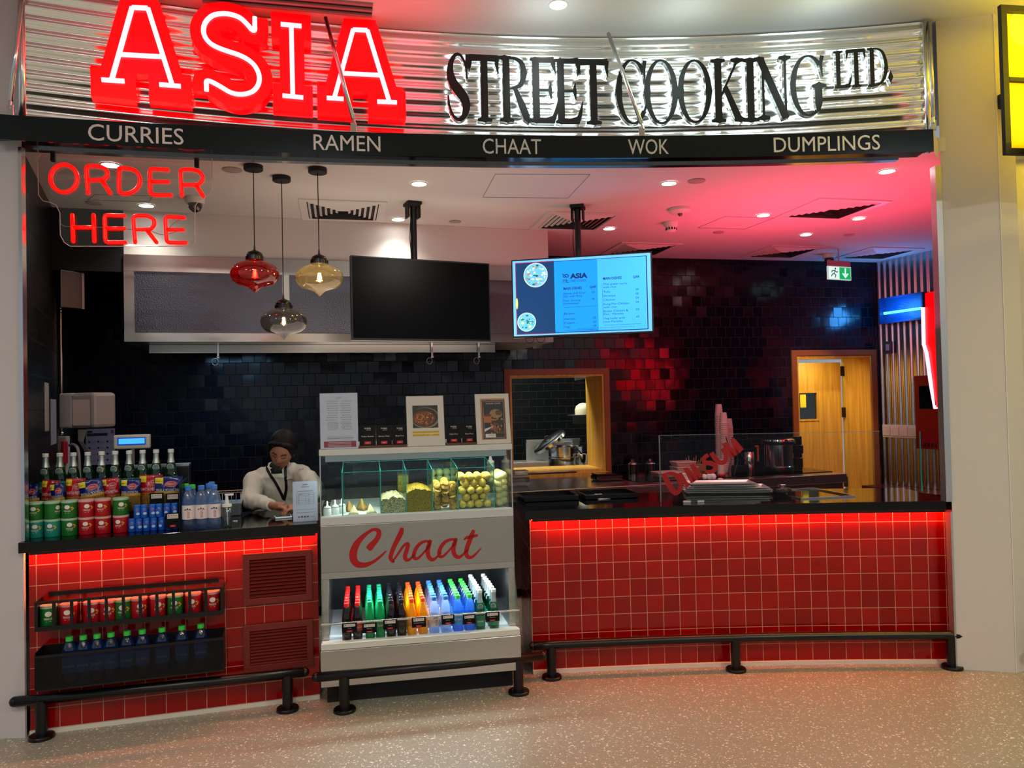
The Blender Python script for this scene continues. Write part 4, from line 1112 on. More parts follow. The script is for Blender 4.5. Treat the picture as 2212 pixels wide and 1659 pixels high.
M_oak = oak(); M_oak_redlit = mat('redlit_frame_oak', '8a4a24', .4, noise_=.15, nscale=8)  # oak casings with the red light on them put into the colour
def lining(name, hole, dep, casing, mcase, bottom=True):
    s0, s1, z0, z1 = hole; t = .02; mb = MB(); A = BW.mat(0, 0)
    c_ = casing
    mb.mat(0)
    # casing on the wall face
    lo = z0-(c_ if bottom else 0)
    mb.box((s0-c_, -.022, lo), (s0, -.002, z1+c_), A); mb.box((s1, -.022, lo), (s1+c_, -.002, z1+c_), A); mb.box((s0, -.022, z1), (s1, -.002, z1+c_), A)
    mb.mat(1)
    mb.box((s0-.0, -.012, z0), (s0+t, dep, z1), A); mb.box((s1-t, -.012, z0), (s1, dep, z1), A); mb.box((s0+t, -.012, z1-t), (s1-t, dep, z1), A)
    if bottom: mb.box((s0+t, -.012, z0-.0), (s1-t, dep, z0+t), A)
    return struct(mb, name, [mcase, M_oak])
lining('window_1', PT, .50, .055, M_oak_redlit)
lining('door_1', DR, .46, .058, M_oak_redlit, False)
mb = MB(); mb.box((PT[0]-.05, -.085, PT[2]-.035), (PT[1]+.0, .50, PT[2]-.001), BW.mat(0, 0)); struct(mb, 'window_1_sill', [M_oak])
# door leaf, at the back of the lining
A = BW.mat(DR[0]+.02, 0); 
lw = .56
F = BW.mat(DR[0]+.025, 0, -.44)
r = empty('door_leaf', 'pale yellow oak door with a small glazed window, slightly ajar', 'door', M=F @ Matrix.Rotation(math.radians(-2), 4, 'Z'))
hz = DR[3]-.055
sL_, _ = Flat(BW.pt(0, 0, -.44), BW.pt(BW.L, 0, -.44)).hit(1816, 900); lw = sL_-DR[0]-.03
w0, w1, v0, v1 = lw*.34, lw*.62, 1.31, 1.60
mb = MB(); 
for lo, hi in (((0, 0, .01), (lw, .04, v0)), ((0, 0, v1), (lw, .04, hz)), ((0, 0, v0), (w0, .04, v1)), ((w1, 0, v0), (lw, .04, v1))): mb.box(lo, hi)
dpn = mb.build('panel', M_oak, r)
mb = MB()
for lo, hi in (((w0-.02, -.008, v0-.02), (w1+.02, -.001, v0)), ((w0-.02, -.008, v1), (w1+.02, -.001, v1+.02)), ((w0-.02, -.008, v0), (w0, -.001, v1)), ((w1, -.008, v0), (w1+.02, -.001, v1))): mb.box(lo, hi)
mb.build('window_bead', M_oak, dpn)
mb = MB(); mb.box((w0, .015, v0), (w1, .021, v1)); mb.build('window_pane', glass('pane_dark', (.35, .38, .36), .1), dpn)
mb = MB(); mb.box((w0+.03, .012, v0+.13), (w0+.10, .0145, v1-.01)); mb.build('paper_note', mat('yellow_note', 'd8d020', .6), dpn)
for zz in (.55, 1.32, 1.78): 
    mb = MB(); mb.box((lw+.002, -.004, zz), (lw+.055, .012, zz+.11)); mb.build('hinge', M_black, dpn)

# ------------------------------------------------------------------ back work counter (steel), boards and kitchen
bc = Flat((-1.9, 5.64), (3.02, 6.99))
r = empty('work_counter', 'low stainless steel work counter along the back wall', 'counter', M=bc.mat(0, 0))
mb = MB(); mb.box((0, 0, .78), (bc.L, .93, .86), bev=.004); mb.build('steel_top', mat('worktop_steel', (.60, .57, .56), .24, 1), r)
mb = MB(); mb.box((.02, .03, .08), (bc.L-.02, .9, .78)); mb.build('carcass', mat('carcass_steel', (.12, .09, .09), .35, .8), r)
mb = MB(); mb.box((bc.L-1.98, .18, .861), (bc.L-.01, .92, .868)); mb.build('reflection_sheet', M_slab, r)  # dark sheet imitating the dark wall mirrored in the steel top

# kitchen range behind the pass-through
kc = Flat((-.5, 7.95), (2.2, 8.5))
r = empty('kitchen_range', 'steel kitchen range with an upright splash plate seen through the pass-through', 'cooking range', M=kc.mat(0, 0))
mb = MB(); mb.box((0, 0, 0), (kc.L, .9, .858)); mb.build('body', M_steel, r)
s0, zt = kc.hit(1135, 950, -.9); s1, _ = kc.hit(1250, 944, -.9)
mb = MB(); mb.box((s0, .87, .859), (s1, .9, zt-.03)); mb.box((s0, .84, zt-.03), (s1, .9, zt)); mb.build('splash_plate', mat('splash_steel', (.62, .64, .62), .35, 1), r)
mb = MB(); mb.tube(smooth_path([(s0+.55, .86, 1.06), (s0+.54, .78, 1.09), (s0+.38, .66, 1.1), (s0+.2, .6, 1.095), (s0+.14, .58, 1.09), (s0+.13, .575, 1.03)], 4), .010, 8); mb.build('tap', M_chrome, r, smooth=True)
s2, _ = kc.hit(1112, 1000, -.1); s3, _ = kc.hit(1184, 1000, -.1)
mb = MB(); mb.box((s2-.3, .08, .859), (s3, .4, .93), bev=.004); mb.build('griddle', mat('griddle_steel', (.6, .62, .58), .3, 1), r)
# stock pot with tilted lid
sp, _ = kc.hit(1222, 995, -.35); F = kc.mat(sp, .86, -.35)
r = empty('cooking_pot', 'wide stainless two-tier pot on the kitchen range', 'pot', M=F)
M_pot = mat('pot_steel', (.62, .61, .58), .16, 1)
mb = MB(); mb.lathe([(.19, .001), (.195, .01), (.195, .095), (.20, .10), (.195, .105), (.195, .205), (.203, .21), (.197, .212), (.19, .2), (.19, .02)], 36); mb.build('body', M_pot, r, smooth=True, auto=40)
r = empty('pot_lid', 'steel pot lid tilted against the splash plate', 'lid', M=F @ TR((-.17, -.02, .245), 0, 0, math.radians(-36)))
mb = MB(); mb.lathe([(.20, 0), (.205, .004), (.205, .035), (.19, .045), (.10, .055), (0, .06)], 32); mb.build('dome', M_pot, r, smooth=True, auto=40)
mb = MB(); mb.tube([(.035*math.cos(a), 0, .062+.035*math.sin(a)) for a in [pi*k/10 for k in range(11)]], .006, 6); mb.build('handle', M_black, r, smooth=True)
s4, _ = kc.hit(1258, 1000, -.12); F = kc.mat(s4, .86, -.12)
r = empty('ladle_pot', 'small steel pot with a black ladle handle by the oak reveal', 'pot', M=F)
mb = MB(); mb.lathe([(.045, .001), (.05, .01), (.055, .13), (.06, .135), (.052, .13), (.045, .02)], 24); mb.build('body', M_pot, r, smooth=True, auto=40)
mb = MB(); mb.tube([(.02, 0, .10), (-.03, 0, .165), (-.07, 0, .20), (-.085, 0, .19)], .008, 6); mb.build('ladle_handle', M_black, r, smooth=True)
# shelf with bowls inside the pass-through
s5, z5 = kc.hit(1238, 897, -.5); F = kc.mat(s5, z5-.01, -.5)
r = empty('wall_shelf', 'dark shelf seen through the pass-through', 'shelf', M=F)
mb = MB(); mb.box((0, 0, 0), (.6, .25, .012)); mb.build('board', M_steel, r); mb = MB(); mb.box((.05, .05, -.09), (.5, .2, -.002)); mb.build('bracket', M_steel, r)
mb = MB(); mb.lathe([(.10, 0), (.10, .06), (.085, .10), (.04, .13), (0, .135)], 24); o = mb.build('bowl', mat('cream_bowl', 'd6cba8', .4), smooth=True, auto=40); o.matrix_world = F @ TR((.16, .12, .012)); tag(o, 'upturned cream bowl on the shelf beyond the pass-through', 'bowl')
mb = MB(); s6, z6 = kc.hit(1243, 822, -.4); mb.box((0, 0, 0), (.5, .02, .075), TR((0, 0, 0), 0, 0, math.radians(-9))); mb.box((.30, .005, .06), (.31, .015, CH-z6-.002)); o = mb.build('hanging_lamp_bar', mat('lamp_bar', (.35, .36, .36), .35, .8)); o.matrix_world = kc.mat(s6, z6, -.4); tag(o, 'grey metal bar light hanging beyond the pass-through', 'lamp')
# kitchen lamps, then an added spot to brighten the door leaf
area('kitchen_light', tuple(KW.pt(1.3, 2.9, 1.6)), .5, 70, (.95, 1, .92)); area('corridor_light', tuple(BW.pt(DR[0]+.75, 2.75, -1.0)), .35, 34, (1, .86, .55))
spot('door_fill_spot', tuple(onz(1741, 506, CH)-Vector((0, 0, .03))), 120, (1, .90, .66), 30, .5, tuple(BW.pt((DR[0]+DR[1])/2, 1.2, -.3)), .05)
# items on the pass-through board
def boxy(lo, hi, F, name, matl, lab, cat, bev=.003, grp=None):
    mb = MB(); mb.box(lo, hi, bev=bev); o = mb.build(name, matl); o.matrix_world = F; return tag(o, lab, cat, grp)
s7, _ = BW.hit(1190, 1022); F = BW.mat(s7, PT[2], .0)
r = empty('serving_tray', 'flat black tray with a pale sheet on the oak pass-through board', 'tray', M=F)
mb = MB(); mb.box((-.24, -.07, .0), (.24, .22, .012), bev=.004); mb.build('tray', M_rail, r); mb = MB(); mb.box((-.15, -.03, .0125), (.17, .18, .0135)); mb.build('paper', mat('paper_white', 'e0dcd0', .6), r)

# ------------------------------------------------------------------ right wall
def rwmat(s, z, off): return RW.mat(s, z, off)
s0, z1_ = RW.hit(1909, 646, .05); s1, _ = RW.hit(2004, 632, .05); _, z0_ = RW.hit(1911, 701, .05)
F = rwmat(s0, z0_, .025); W, H = s1-s0, z1_-z0_
r = empty('insect_killer', 'blue glowing insect killer box on the corrugated wall', 'insect killer', M=F)
mb = MB(); mb.box((0, -.10, 0), (W, 0, .02)); mb.box((0, -.10, H-.02), (W, 0, H)); mb.box((0, -.10, .02), (.015, 0, H-.02)); mb.box((W-.015, -.10, .02), (W, 0, H-.02)); mb.build('housing', mat('zapper_blue', '103a70', .35), r)
mb = MB(); mb.box((.015, -.02, .02), (W-.015, -.001, H-.02)); mb.build('back_plate', mat('zapper_back', '0a3c80', .3, emit=(.0, .12, .5), es=.25), r)
for zz in (.42, ): 
    mb = MB(); mb.tube([(.03, -.055, H*zz), (W-.03, -.055, H*zz)], .013, 10); mb.build('ultraviolet_tube', mat('uv_tube', '40c8ff', .3, emit=(.05, .55, 1), es=7), r)
mb = MB(); [mb.box((.015, -.099, .02+(H-.04)*k/16), (W-.015, -.096, .024+(H-.04)*k/16)) for k in range(17)]; mb.build('guard', mat('guard_blue', '0c2c58', .4), r)
l = bpy.data.lights.new('insect_killer_glow', 'POINT'); l.energy = 14; l.color = (.05, .35, 1); l.shadow_soft_size = .12
o = bpy.data.objects.new('insect_killer_glow', l); COL.objects.link(o); o.location = F @ Vector((W/2, -.2, H/2))
s0, z1_ = RW.hit(1915, 738, .02); s1, _ = RW.hit(1929, 738, .02); _, z0_ = RW.hit(1915, 764, .02)
F = rwmat(s0, z0_, .022); r = empty('wall_switch', 'small square switch box below the insect killer', 'switch', M=F)
mb = MB(); mb.box((0, -.03, 0), (s1-s0, 0, z1_-z0_), bev=.004); mb.build('box', mat('switch_brown', '4a3330', .5), r); mb = MB(); mb.box((.02, -.034, .03), (s1-s0-.02, -.0305, z1_-z0_-.03)); mb.build('rocker', mat('switch_face', 'a08a86', .5), r)
s0, z1_ = RW.hit(1909, 917, .03); s1, _ = RW.hit(1988, 920, .03); _, z0_ = RW.hit(1910, 944, .03)
F = rwmat(s0, z0_, .022); W, H = s1-s0, z1_-z0_
r = empty('socket_row', 'row of four white wall sockets on the corrugated wall', 'socket', M=F)
mb = MB(); mb.box((0, -.03, 0), (W, 0, H), bev=.004); mb.build('back_box', mat('socket_white', 'cfc9c0', .5), r)
for k in range(4): mb = MB(); mb.box((.012+k*W/4.2, -.036, .02), (k*W/4.2+W/4.4, -.0305, H-.02), bev=.002); mb.build('socket_plate', MATS['socket_white'], r)
s0, z1_ = RW.hit(1987, 812, .10); s1 = s0+.62; _, z0_ = RW.hit(1994, 968, .10)
F = rwmat(s0, z0_, .022); H = z1_-z0_; W = s1-s0
r = empty('hose_cabinet', 'dark red wall cabinet with a black glazed opening by the steel corner', 'cabinet', M=F)
mb = MB(); mb.box((0, -.16, 0), (W, 0, H), bev=.006); mb.build('body', mat('cabinet_red', '7a0e12', .35), r)
mb = MB(); mb.box((.06, -.166, H*.55), (W-.06, -.161, H*.86)); mb.build('window', mat('cabinet_window', '050505', .06), r)
mb = MB(); [mb.box((.1+k*.04, -.166, .02), (.115+k*.04, -.161, .06)) for k in range(11)]; mb.build('grille', M_black, r)
mb = MB(); mb.text('FIRE', lambda u, w_, o_: Vector((u, -.161-o_, w_)), .16, H*.93, .03); mb.build('plate', mat('plate_gold', 'b09040', .4), r)
# big red neon letter sign seen edge-on, on the inner side of the front return and facing the back wall
SG = Flat((2.55, 4.86), (3.5, 4.90))
def wall_sign():
    q = [SG.hit(x, y, 0) for x, y in [(2022, 628), (2080, 618), (2080, 905), (2047, 880), (2040, 830), (2031, 760), (2024, 740)]]
    F = SG.mat(q[0][0], q[0][1], 0); xe = q[0][0]+.75
    r = empty('wall_neon_sign', 'red glowing letter box sign seen edge-on beside the steel corner strip', 'neon sign', M=F)
    poly = [q[0], (xe, q[0][1]), (xe, q[3][1]), q[3], q[4], q[5], q[6]][::-1]
    mb = MB(); mb.prism(poly, SG.pt, -.12, 0); mb.build('letter_box', M_red, r, F)
    mb = MB(); mb.tube([SG.pt(a, z, -.135) for a, z in ((q[0][0]-.008, q[0][1]-.09), (q[6][0]-.006, q[6][1]), (q[5][0]-.008, q[5][1]), (q[4][0]-.006, q[4][1]), (q[3][0]-.005, q[3][1]), (xe-.1, q[3][1]+.02), (xe-.1, q[0][1]-.09))], .012, 8); mb.build('neon_tube', M_tube, r, F)
    mb = MB(); mb.tube([SG.pt(q[0][0]+.5, q[0][1]-.3, .001), SG.pt(q[0][0]+.5, q[0][1]-.3, .12)], .02, 8); mb.build('stand_off', M_black, r, F)
wall_sign()
area('wall_sign_glow', (3.15, 5.10, 1.9), .8, 26, (1, .01, .14), rot=(math.radians(-100), 0, math.radians(28)), sizey=.7)
area('red_ceiling_fill', (2.15, 5.6, 1.95), 1.2, 34, (1, .07, .16), rot=(math.radians(180), 0, 0))  # added unseen lamp facing up to redden the ceiling
area('door_leaf_fill', tuple(BW.pt((DR[0]+DR[1])/2-.1, 1.955, -.13)), .3, 7, (1, .88, .55), rot=(math.radians(28), 0, ANG))  # added lamp that brightens the door leaf
area('warm_ceiling_fill', (-.7, 5.2, 1.95), 1.6, 11, (1, .80, .66), rot=(math.radians(180), 0, 0))  # added unseen fill facing up to brighten the stall ceiling
area('blue_tile_fill', tuple(HF @ Vector((.55, .62, -.02))), .5, 5, (.3, .62, 1))  # added blue fill under the hood to tint the tiles behind
# exit sign
ex = Flat((at(1789, 574, 7.3).x, 7.3), (at(1838, 574, 7.42).x, 7.42)); s_, zt = ex.hit(1789, 574); _, zb = ex.hit(1790, 603); W = ex.L; H = zt-zb
r = empty('exit_sign', 'green emergency exit sign with a running figure and down arrow', 'exit sign', M=ex.mat(0, zb))
f = lambda u, w_, o_: Vector((u, -.0-o_, w_))
mb = MB(); mb.box((0, 0, 0), (W, .02, H)); mb.build('body', mat('exit_body', 'c8e8e0', .4, emit=(.6, 1, .9), es=.5), r)
mb = MB(); mb.tube([(W/2, .01, H+.05), (W/2, .01, CH-zb-.002)], .006, 6); mb.box((0, .004, H), (W, .016, H+.055)); mb.build('hanger_plate', mat('hanger_plate', (.4, .25, .3), .4), r)
mb = MB(); mb.mat(0).quad(f, .008, .008, W*.48, H-.008, .001); mb.mat(1).quad(f, W*.48, .008, W-.008, H-.008, .001)
mb.mat(0); cx = W*.74; mb.quad(f, cx-.009, H*.4, cx+.009, H*.88, .002); mb.add([f(cx-.045, H*.5, .002), f(cx, H*.12, .002), f(cx+.045, H*.5, .002), f(cx+.02, H*.5, .002), f(cx, H*.33, .002), f(cx-.02, H*.5, .002)], [(0, 1, 4, 5), (1, 2, 3, 4)])
mb.mat(2); x0 = W*.26; mb.disc(f, x0+.012, H*.82, .010, off=.002)
for P in ([(x0+.008, H*.72), (x0-.004, H*.45)], [(x0-.004, H*.45), (x0-.03, H*.38), (x0-.04, H*.22)], [(x0-.004, H*.45), (x0+.018, H*.34), (x0+.006, H*.14)], [(x0+.005, H*.68), (x0-.028, H*.66), (x0-.036, H*.52)], [(x0+.006, H*.68), (x0+.028, H*.55), (x0+.044, H*.62)]): mb.ribbon(P, .009, f, .001, .002)
mb.build('pictogram', [em('exit_pale', 'c8fff0', .9), em('exit_green', '10b060', .9), em('exit_ink', '0a6a44', .4)], r)
# ------------------------------------------------------------------ chaat display cabinet
FR = Flat((at(692, 1135, 4.12).x, 4.12), (at(1109, 1115, 4.32).x, 4.32))
FF = FR.mat(0, 0); FW = FR.L
def L_(x, y, z): return FF @ Vector((x, y, z))
fl = lambda u, w_, o: Vector((u, -o, w_))
M_cab = mat('cabinet_steel', (.50, .50, .48), .24, 1, bump=.1, bscale=30)
M_cabd = mat('cabinet_steel_panel', (.40, .39, .36), .38, 1, bump=.1, bscale=30)
M_inner = mat('cabinet_inner', (.30, .32, .34), .35, .6)
M_cg = glass('case_glass', (.94, .985, .97), .025)
M_edge = mat('teal_glass_edge', '0e7a70', .2, emit=(.02, .28, .25), es=.25)
def cabinet():
    r = empty('display_cabinet', 'stainless steel food display cabinet lettered Chaat, standing between the counters', 'display cabinet', M=FF)
    W = FW; D = .78
    P = -.12
    mb = MB(); mb.box((.02, .02, .0), (W-.02, D-.05, .13)); mb.build('plinth', M_black, r)
    mb = MB(); mb.box((-.004, P, .13), (W+.004, D, .318)); mb.build('base_body', M_cab, r, bevel=.003)
    mb = MB(); mb.box((0, P+.001, .319), (W, P+.05, .352), bev=.003); mb.build('front_ledge', mat('ledge_cream', 'ccccc0', .35), r)
    # well: sides, back, ceiling
    mb = MB(); mb.box((0, P+.051, .3185), (W, D, .336)); mb.build('well_deck', mat('deck_pale', 'c8ccd0', .3), r)
    for x0, x1, xi in ((0, .036, 0), (W-.036, W, 1)):
        mb = MB(); poly = [(0.0, .3245), (0.0, .66), (.6, .66), (.6, .3245)]
        mb.box((x0, 0, .3245), (x1, D, .66)); mb.build('side_panel', M_cab, r)
        mb = MB(); xa = .003 if xi == 0 else W-.006
        vs = [(xa, P+.01, .353), (xa, -.001, .353), (xa, -.001, .66), (xa, P+.01, .455)]; vs += [(x+.004, y, z) for x, y, z in vs]
        mb.add(vs, [(0, 1, 2, 3), (7, 6, 5, 4), (0, 4, 5, 1), (1, 5, 6, 2), (2, 6, 7, 3), (3, 7, 4, 0)]); mb.build('side_glass', M_cg, r)
    mb = MB(); mb.box((.037, .62, .3245), (W-.037, .64, .66)); mb.build('well_back', mat('well_dark', '101418', .3), r)
    mb = MB(); mb.box((0, 0, .661), (W, D, .694)); mb.build('well_lintel', M_cab, r)
    mb = MB(); mb.box((.04, .03, .6565), (W-.04, .045, .6605)); mb.build('well_light', mat('cool_led', 'ffffff', .3, emit=(.85, .95, 1), es=14), r)
    mb = MB(); mb.box((.01, P+.004, .353), (W-.01, P+.008, .448)); mb.build('guard_glass', M_cg, r)
    mb = MB(); mb.box((.0, P-.001, .448), (W, P+.014, .458), bev=.002); mb.build('guard_rim', M_chrome, r)
    # panel with the name
    mb = MB(); mb.box((0, -.004, .695), (W, D, .945), bev=.002); mb.build('name_panel', M_cabd, r)
    mb = MB(); mb.box((.03, .05, .946), (W-.03, D, .985)); mb.box((0, -.006, .946), (W, .05, .992), bev=.004); mb.build('sill', mat('sill_cream', 'bec2be', .35, .0), r)
    mb = MB(); mb.box((.03, .0505, .9855), (W-.03, D-.02, .990)); mb.build('case_deck', mat('case_white', 'd4dad8', .35), r)
    # glass case
    for lo, hi, nm in (((.004, .004, .993), (W-.004, .009, 1.318), 'front_glass'), ((.004, .010, .993), (.009, D-.03, 1.318), 'end_glass'), ((W-.009, .010, .993), (W-.004, D-.03, 1.318), 'end_glass')):
        mb = MB(); mb.box(lo, hi); mb.build(nm, M_cg, r)
    mb = MB(); mb.box((-.002, -.002, 1.3185), (W+.002, D, 1.352), bev=.004); mb.build('top_slab', mat('slab_cream', 'c6c8c2', .4), r)
    mb = MB(); mb.box((.03, .012, 1.285), (W-.03, .03, 1.3175)); mb.build('light_rail', M_cab, r)
    mb = MB(); mb.box((.04, .031, 1.300), (W-.04, .046, 1.312)); mb.build('case_light', mat('case_led', 'ffffff', .3, emit=(.95, 1, .95), es=9), r)
    for x in (0.001, W-.007):
        mb = MB(); mb.box((x, -.001, .993), (x+.006, .0035, 1.318)); mb.build('corner_post', M_chrome, r)
    # script lettering
    fm = lambda u, w_, o: Vector((u, -.004-o, w_))
    def path(pts, wd, n=5):
        q = [FR.hit(*v, .004) for v in PX(pts, 4.147, 680, 830)]
        q = smooth_path(q, n); k = len(q); W_ = []
        for i in range(k):
            t = i/(k-1)*(len(wd)-1); a = int(t); b = min(a+1, len(wd)-1); W_.append((wd[a]+(wd[b]-wd[a])*(t-a))/4.147/1660*4.2)
        return q, W_
    mb = MB()
    for pts, wd in [
        ([(475, 1478), (492, 1462), (520, 1430), (555, 1390), (575, 1345), (568, 1312), (530, 1300), (480, 1325), (420, 1375), (370, 1440), (345, 1510), (348, 1570), (380, 1610), (440, 1620), (510, 1598), (580, 1550), (640, 1492)], [45, 60, 52, 44, 44, 40, 26, 28, 42, 58, 66, 64, 56, 44, 30, 22, 12]),
        ([(782, 1285), (772, 1330), (745, 1385), (712, 1450), (685, 1520), (680, 1560), (700, 1588), (712, 1580)], [30, 46, 44, 40, 38, 36, 26, 14]),
        ([(700, 1585), (745, 1520), (790, 1455), (822, 1428), (836, 1440), (822, 1490), (808, 1540), (820, 1572), (850, 1568), (905, 1515)], [14, 20, 22, 26, 34, 38, 38, 34, 24, 10]),
        ([(1030, 1408), (985, 1408), (940, 1430), (905, 1475), (886, 1530), (896, 1560), (925, 1558), (965, 1520), (1015, 1460), (1035, 1415)], [20, 24, 30, 34, 34, 30, 24, 18, 18, 20]),
        ([(1040, 1395), (1022, 1440), (1012, 1490), (1018, 1540), (1045, 1570), (1080, 1560), (1135, 1505)], [24, 40, 40, 38, 34, 24, 10]),
        ([(1262, 1392), (1215, 1392), (1170, 1412), (1132, 1455), (1113, 1510), (1122, 1542), (1150, 1540), (1190, 1502), (1240, 1445), (1262, 1400)], [20, 24, 30, 34, 34, 30, 24, 18, 18, 20]),
        ([(1270, 1380), (1252, 1425), (1242, 1475), (1250, 1522), (1278, 1548), (1310, 1540), (1370, 1480)], [24, 40, 40, 38, 34, 24, 10]),
        ([(1425, 1305), (1405, 1355), (1380, 1420), (1360, 1480), (1358, 1525), (1380, 1550), (1420, 1540), (1490, 1468)], [26, 42, 42, 40, 38, 34, 24, 8]),
        ([(1335, 1392), (1365, 1372), (1400, 1368), (1460, 1352)], [14, 26, 30, 22])]:
        q, W_ = path(pts, wd); mb.ribbon(q, W_, fm, .0002, .0022)
    mb.build('script_lettering', mat('chaat_red', 'a80a0c', .4), r)
    # bins of clear glass
    xb = [FR.hit(px_, 1100, -.035)[0] for px_ in (739, 822, 877, 934, 989, 1067)]
    y0, y1, zb, zt = .035, .36, .9905, 1.222
    for i, x in enumerate(xb):
        mb = MB(); vs = [(x, y0, zb), (x, y1, zb), (x, y1, zt+.035), (x, y0, zt)]; vs += [(a+.005, b, c) for a, b, c in vs]
        mb.add(vs, [(0, 1, 2, 3), (7, 6, 5, 4), (0, 4, 5, 1), (1, 5, 6, 2), (2, 6, 7, 3), (3, 7, 4, 0)]); mb.build('bin_divider', M_cg, r)
        mb = MB(); mb.box((x, y0-.001, zb), (x+.005, y0+.0, zt)); mb.box((x, y1, zb), (x+.005, y1+.001, zt+.035)); mb.tube([(x+.0025, y0, zt+.001), (x+.0025, y1, zt+.036)], .0016, 5); mb.build('divider_edge', M_edge, r)
    mb = MB(); mb.box((xb[0]+.006, y0, zb), (xb[-1]-.001, y0+.004, zt)); mb.build('bin_front', M_cg, r)
    mb = MB(); mb.box((xb[0]+.006, y1-.004, zb), (xb[-1]-.001, y1, zt+.03)); mb.build('bin_back', M_cg, r)
    mb = MB(); mb.box((xb[0]+.006, y0, zt+.0003), (xb[-1]-.001, y0+.004, zt+.0022)); mb.box((xb[0]+.006, y1-.004, zt+.031), (xb[-1]-.001, y1, zt+.033)); mb.build('bin_rim', M_edge, r)
    return r, xb, (y0, y1, zb, zt)
cab, xb, (by0, by1, bz0, bz1) = cabinet()
area('well_lamp', tuple(L_(FW/2, .04, .65)), FW-.1, 9, (.86, .95, 1), rot=(math.radians(18), 0, math.atan2(FR.u.y, FR.u.x)), sizey=.04)
area('case_lamp', tuple(L_(FW/2, .06, 1.297)), FW-.1, 5.5, (1, 1, .93), rot=(math.radians(14), 0, math.atan2(FR.u.y, FR.u.x)), sizey=.04)

# food in the bins
rnd = random.Random(11)
def heap(x0, x1, top, matl, name, lab, cat, kind='stuff', amp=.012, y0=None, y1=None):
    y0 = by0+.006 if y0 is None else y0; y1 = by1-.006 if y1 is None else y1
    nx, ny = 22, 26; mb = MB(); vs = []; fs = []
    g = lambda x, y: top-.02+.028*math.sin(pi*(x-x0)/(x1-x0))*(.6+.4*math.sin(pi*(y-y0)/(y1-y0)))+amp*(noise.noise(Vector((x*40, y*40, top)))+.5*noise.noise(Vector((x*140, y*140, 3))))
    nz = 10
    for j in range(ny+1):
        for i in range(nx+1):
            x, y = x0+(x1-x0)*i/nx, y0+(y1-y0)*j/ny; vs.append((x, y, g(x, y)))
    for j in range(ny):
        for i in range(nx): a = j*(nx+1)+i; fs.append((a, a+1, a+nx+2, a+nx+1))
    o = len(vs)
    ring = [i for i in range(nx+1)]+[(j)*(nx+1)+nx for j in range(1, ny+1)]+[ny*(nx+1)+i for i in range(nx-1, -1, -1)]+[j*(nx+1) for j in range(ny-1, 0, -1)]
    for i in ring: vs.append((vs[i][0], vs[i][1], bz0+.001))
    n = len(ring)
    for k in range(n): fs.append((ring[k], o+k, o+(k+1) % n, ring[(k+1) % n]))
    fs.append(tuple(o+k for k in range(n)))
    mb.add(vs, fs); ob = mb.build(name, matl, smooth=False); ob.matrix_world = FF; tag(ob, lab, cat, kind=kind); return ob
def grain(name, c1, c2, c3, sc, rough=.6, bumpd=.004):
    m = bpy.data.materials.new(name); m.use_nodes = True; N, L = nodes_of(m); b = N['Principled BSDF']
    tc = N.new('ShaderNodeTexCoord'); v = N.new('ShaderNodeTexVoronoi'); v.inputs['Scale'].default_value = sc; L.new(tc.outputs['Object'], v.inputs[0])
    cr = N.new('ShaderNodeValToRGB'); e = cr.color_ramp.elements; e[0].position = .05; e[0].color = (*lin(c1), 1); e[1].position = .75; e[1].color = (*lin(c3), 1); k = e.new(.4); k.color = (*lin(c2), 1)
    L.new(v.outputs['Distance'], cr.inputs[0]); L.new(cr.outputs[0], b.inputs['Base Color']); b.inputs['Roughness'].default_value = rough
    bp = N.new('ShaderNodeBump'); bp.invert = True; bp.inputs['Strength'].default_value = .9; bp.inputs['Distance'].default_value = bumpd; L.new(v.outputs['Distance'], bp.inputs['Height']); L.new(bp.outputs[0], b.inputs['Normal'])
    return m
heap(xb[1]+.006, xb[2]-.001, 1.078, grain('puffed_rice', 'ddd8b0', 'c4bd90', '7e774e', 170), 'puffed_rice', 'pale puffed rice filling the second glass bin of the case', 'snack')
heap(xb[2]+.006, xb[3]-.001, 1.120, grain('sev_yellow', 'c9a80c', 'a98a05', '6d5600', 230), 'sev', 'fine yellow sev noodles heaped in the middle glass bin', 'snack', amp=.008)
M_puri = mat('puri', 'd9b74a', .4, noise_=.18, nscale=40, bump=.2, bscale=60)
M_papdi = mat('papdi', 'b48a2c', .55, noise_=.35, nscale=60, bump=.4, bscale=90)
def puri_mesh():
    mb = MB(); mb.sphere((0, 0, 0), .0245, 14, 10, sc=(1, .95, .9)); return mb.build('puri', M_puri, smooth=True)
base = puri_mesh(); first = True
GP = 'puri balls in the widest glass bin'; LP = 'round yellow hollow puri ball in the widest bin of the case'
def put(o, src, M, lab, cat, grp):
    c = src if o == 0 else src.copy()
    if o: COL.objects.link(c)
    c.matrix_world = M; return tag(c, lab, cat, grp)
k = 0
bw = xb[5]-xb[4]-.012; nx = 4
for lay in range(3):
    for row in range(5):
        for c_ in range(nx if row % 2 == 0 else nx-1):
            if lay == 2 and row < 3: continue
            x = xb[4]+.006+.0255+(bw-.051)*(c_+(.5 if row % 2 else 0))/(nx-1)+rnd.uniform(-.003, .003)
            z = bz0+.0235+row*.0385+rnd.uniform(-.001, .004)
            y = by0+.034+lay*.046+(.012 if row % 2 else 0)+rnd.uniform(-.002, .006)
            put(k, base, FF @ TR((x, y, z), rnd.random()*6, rnd.random(), 0, rnd.uniform(.9, 1.02)), LP, 'snack', GP); k += 1
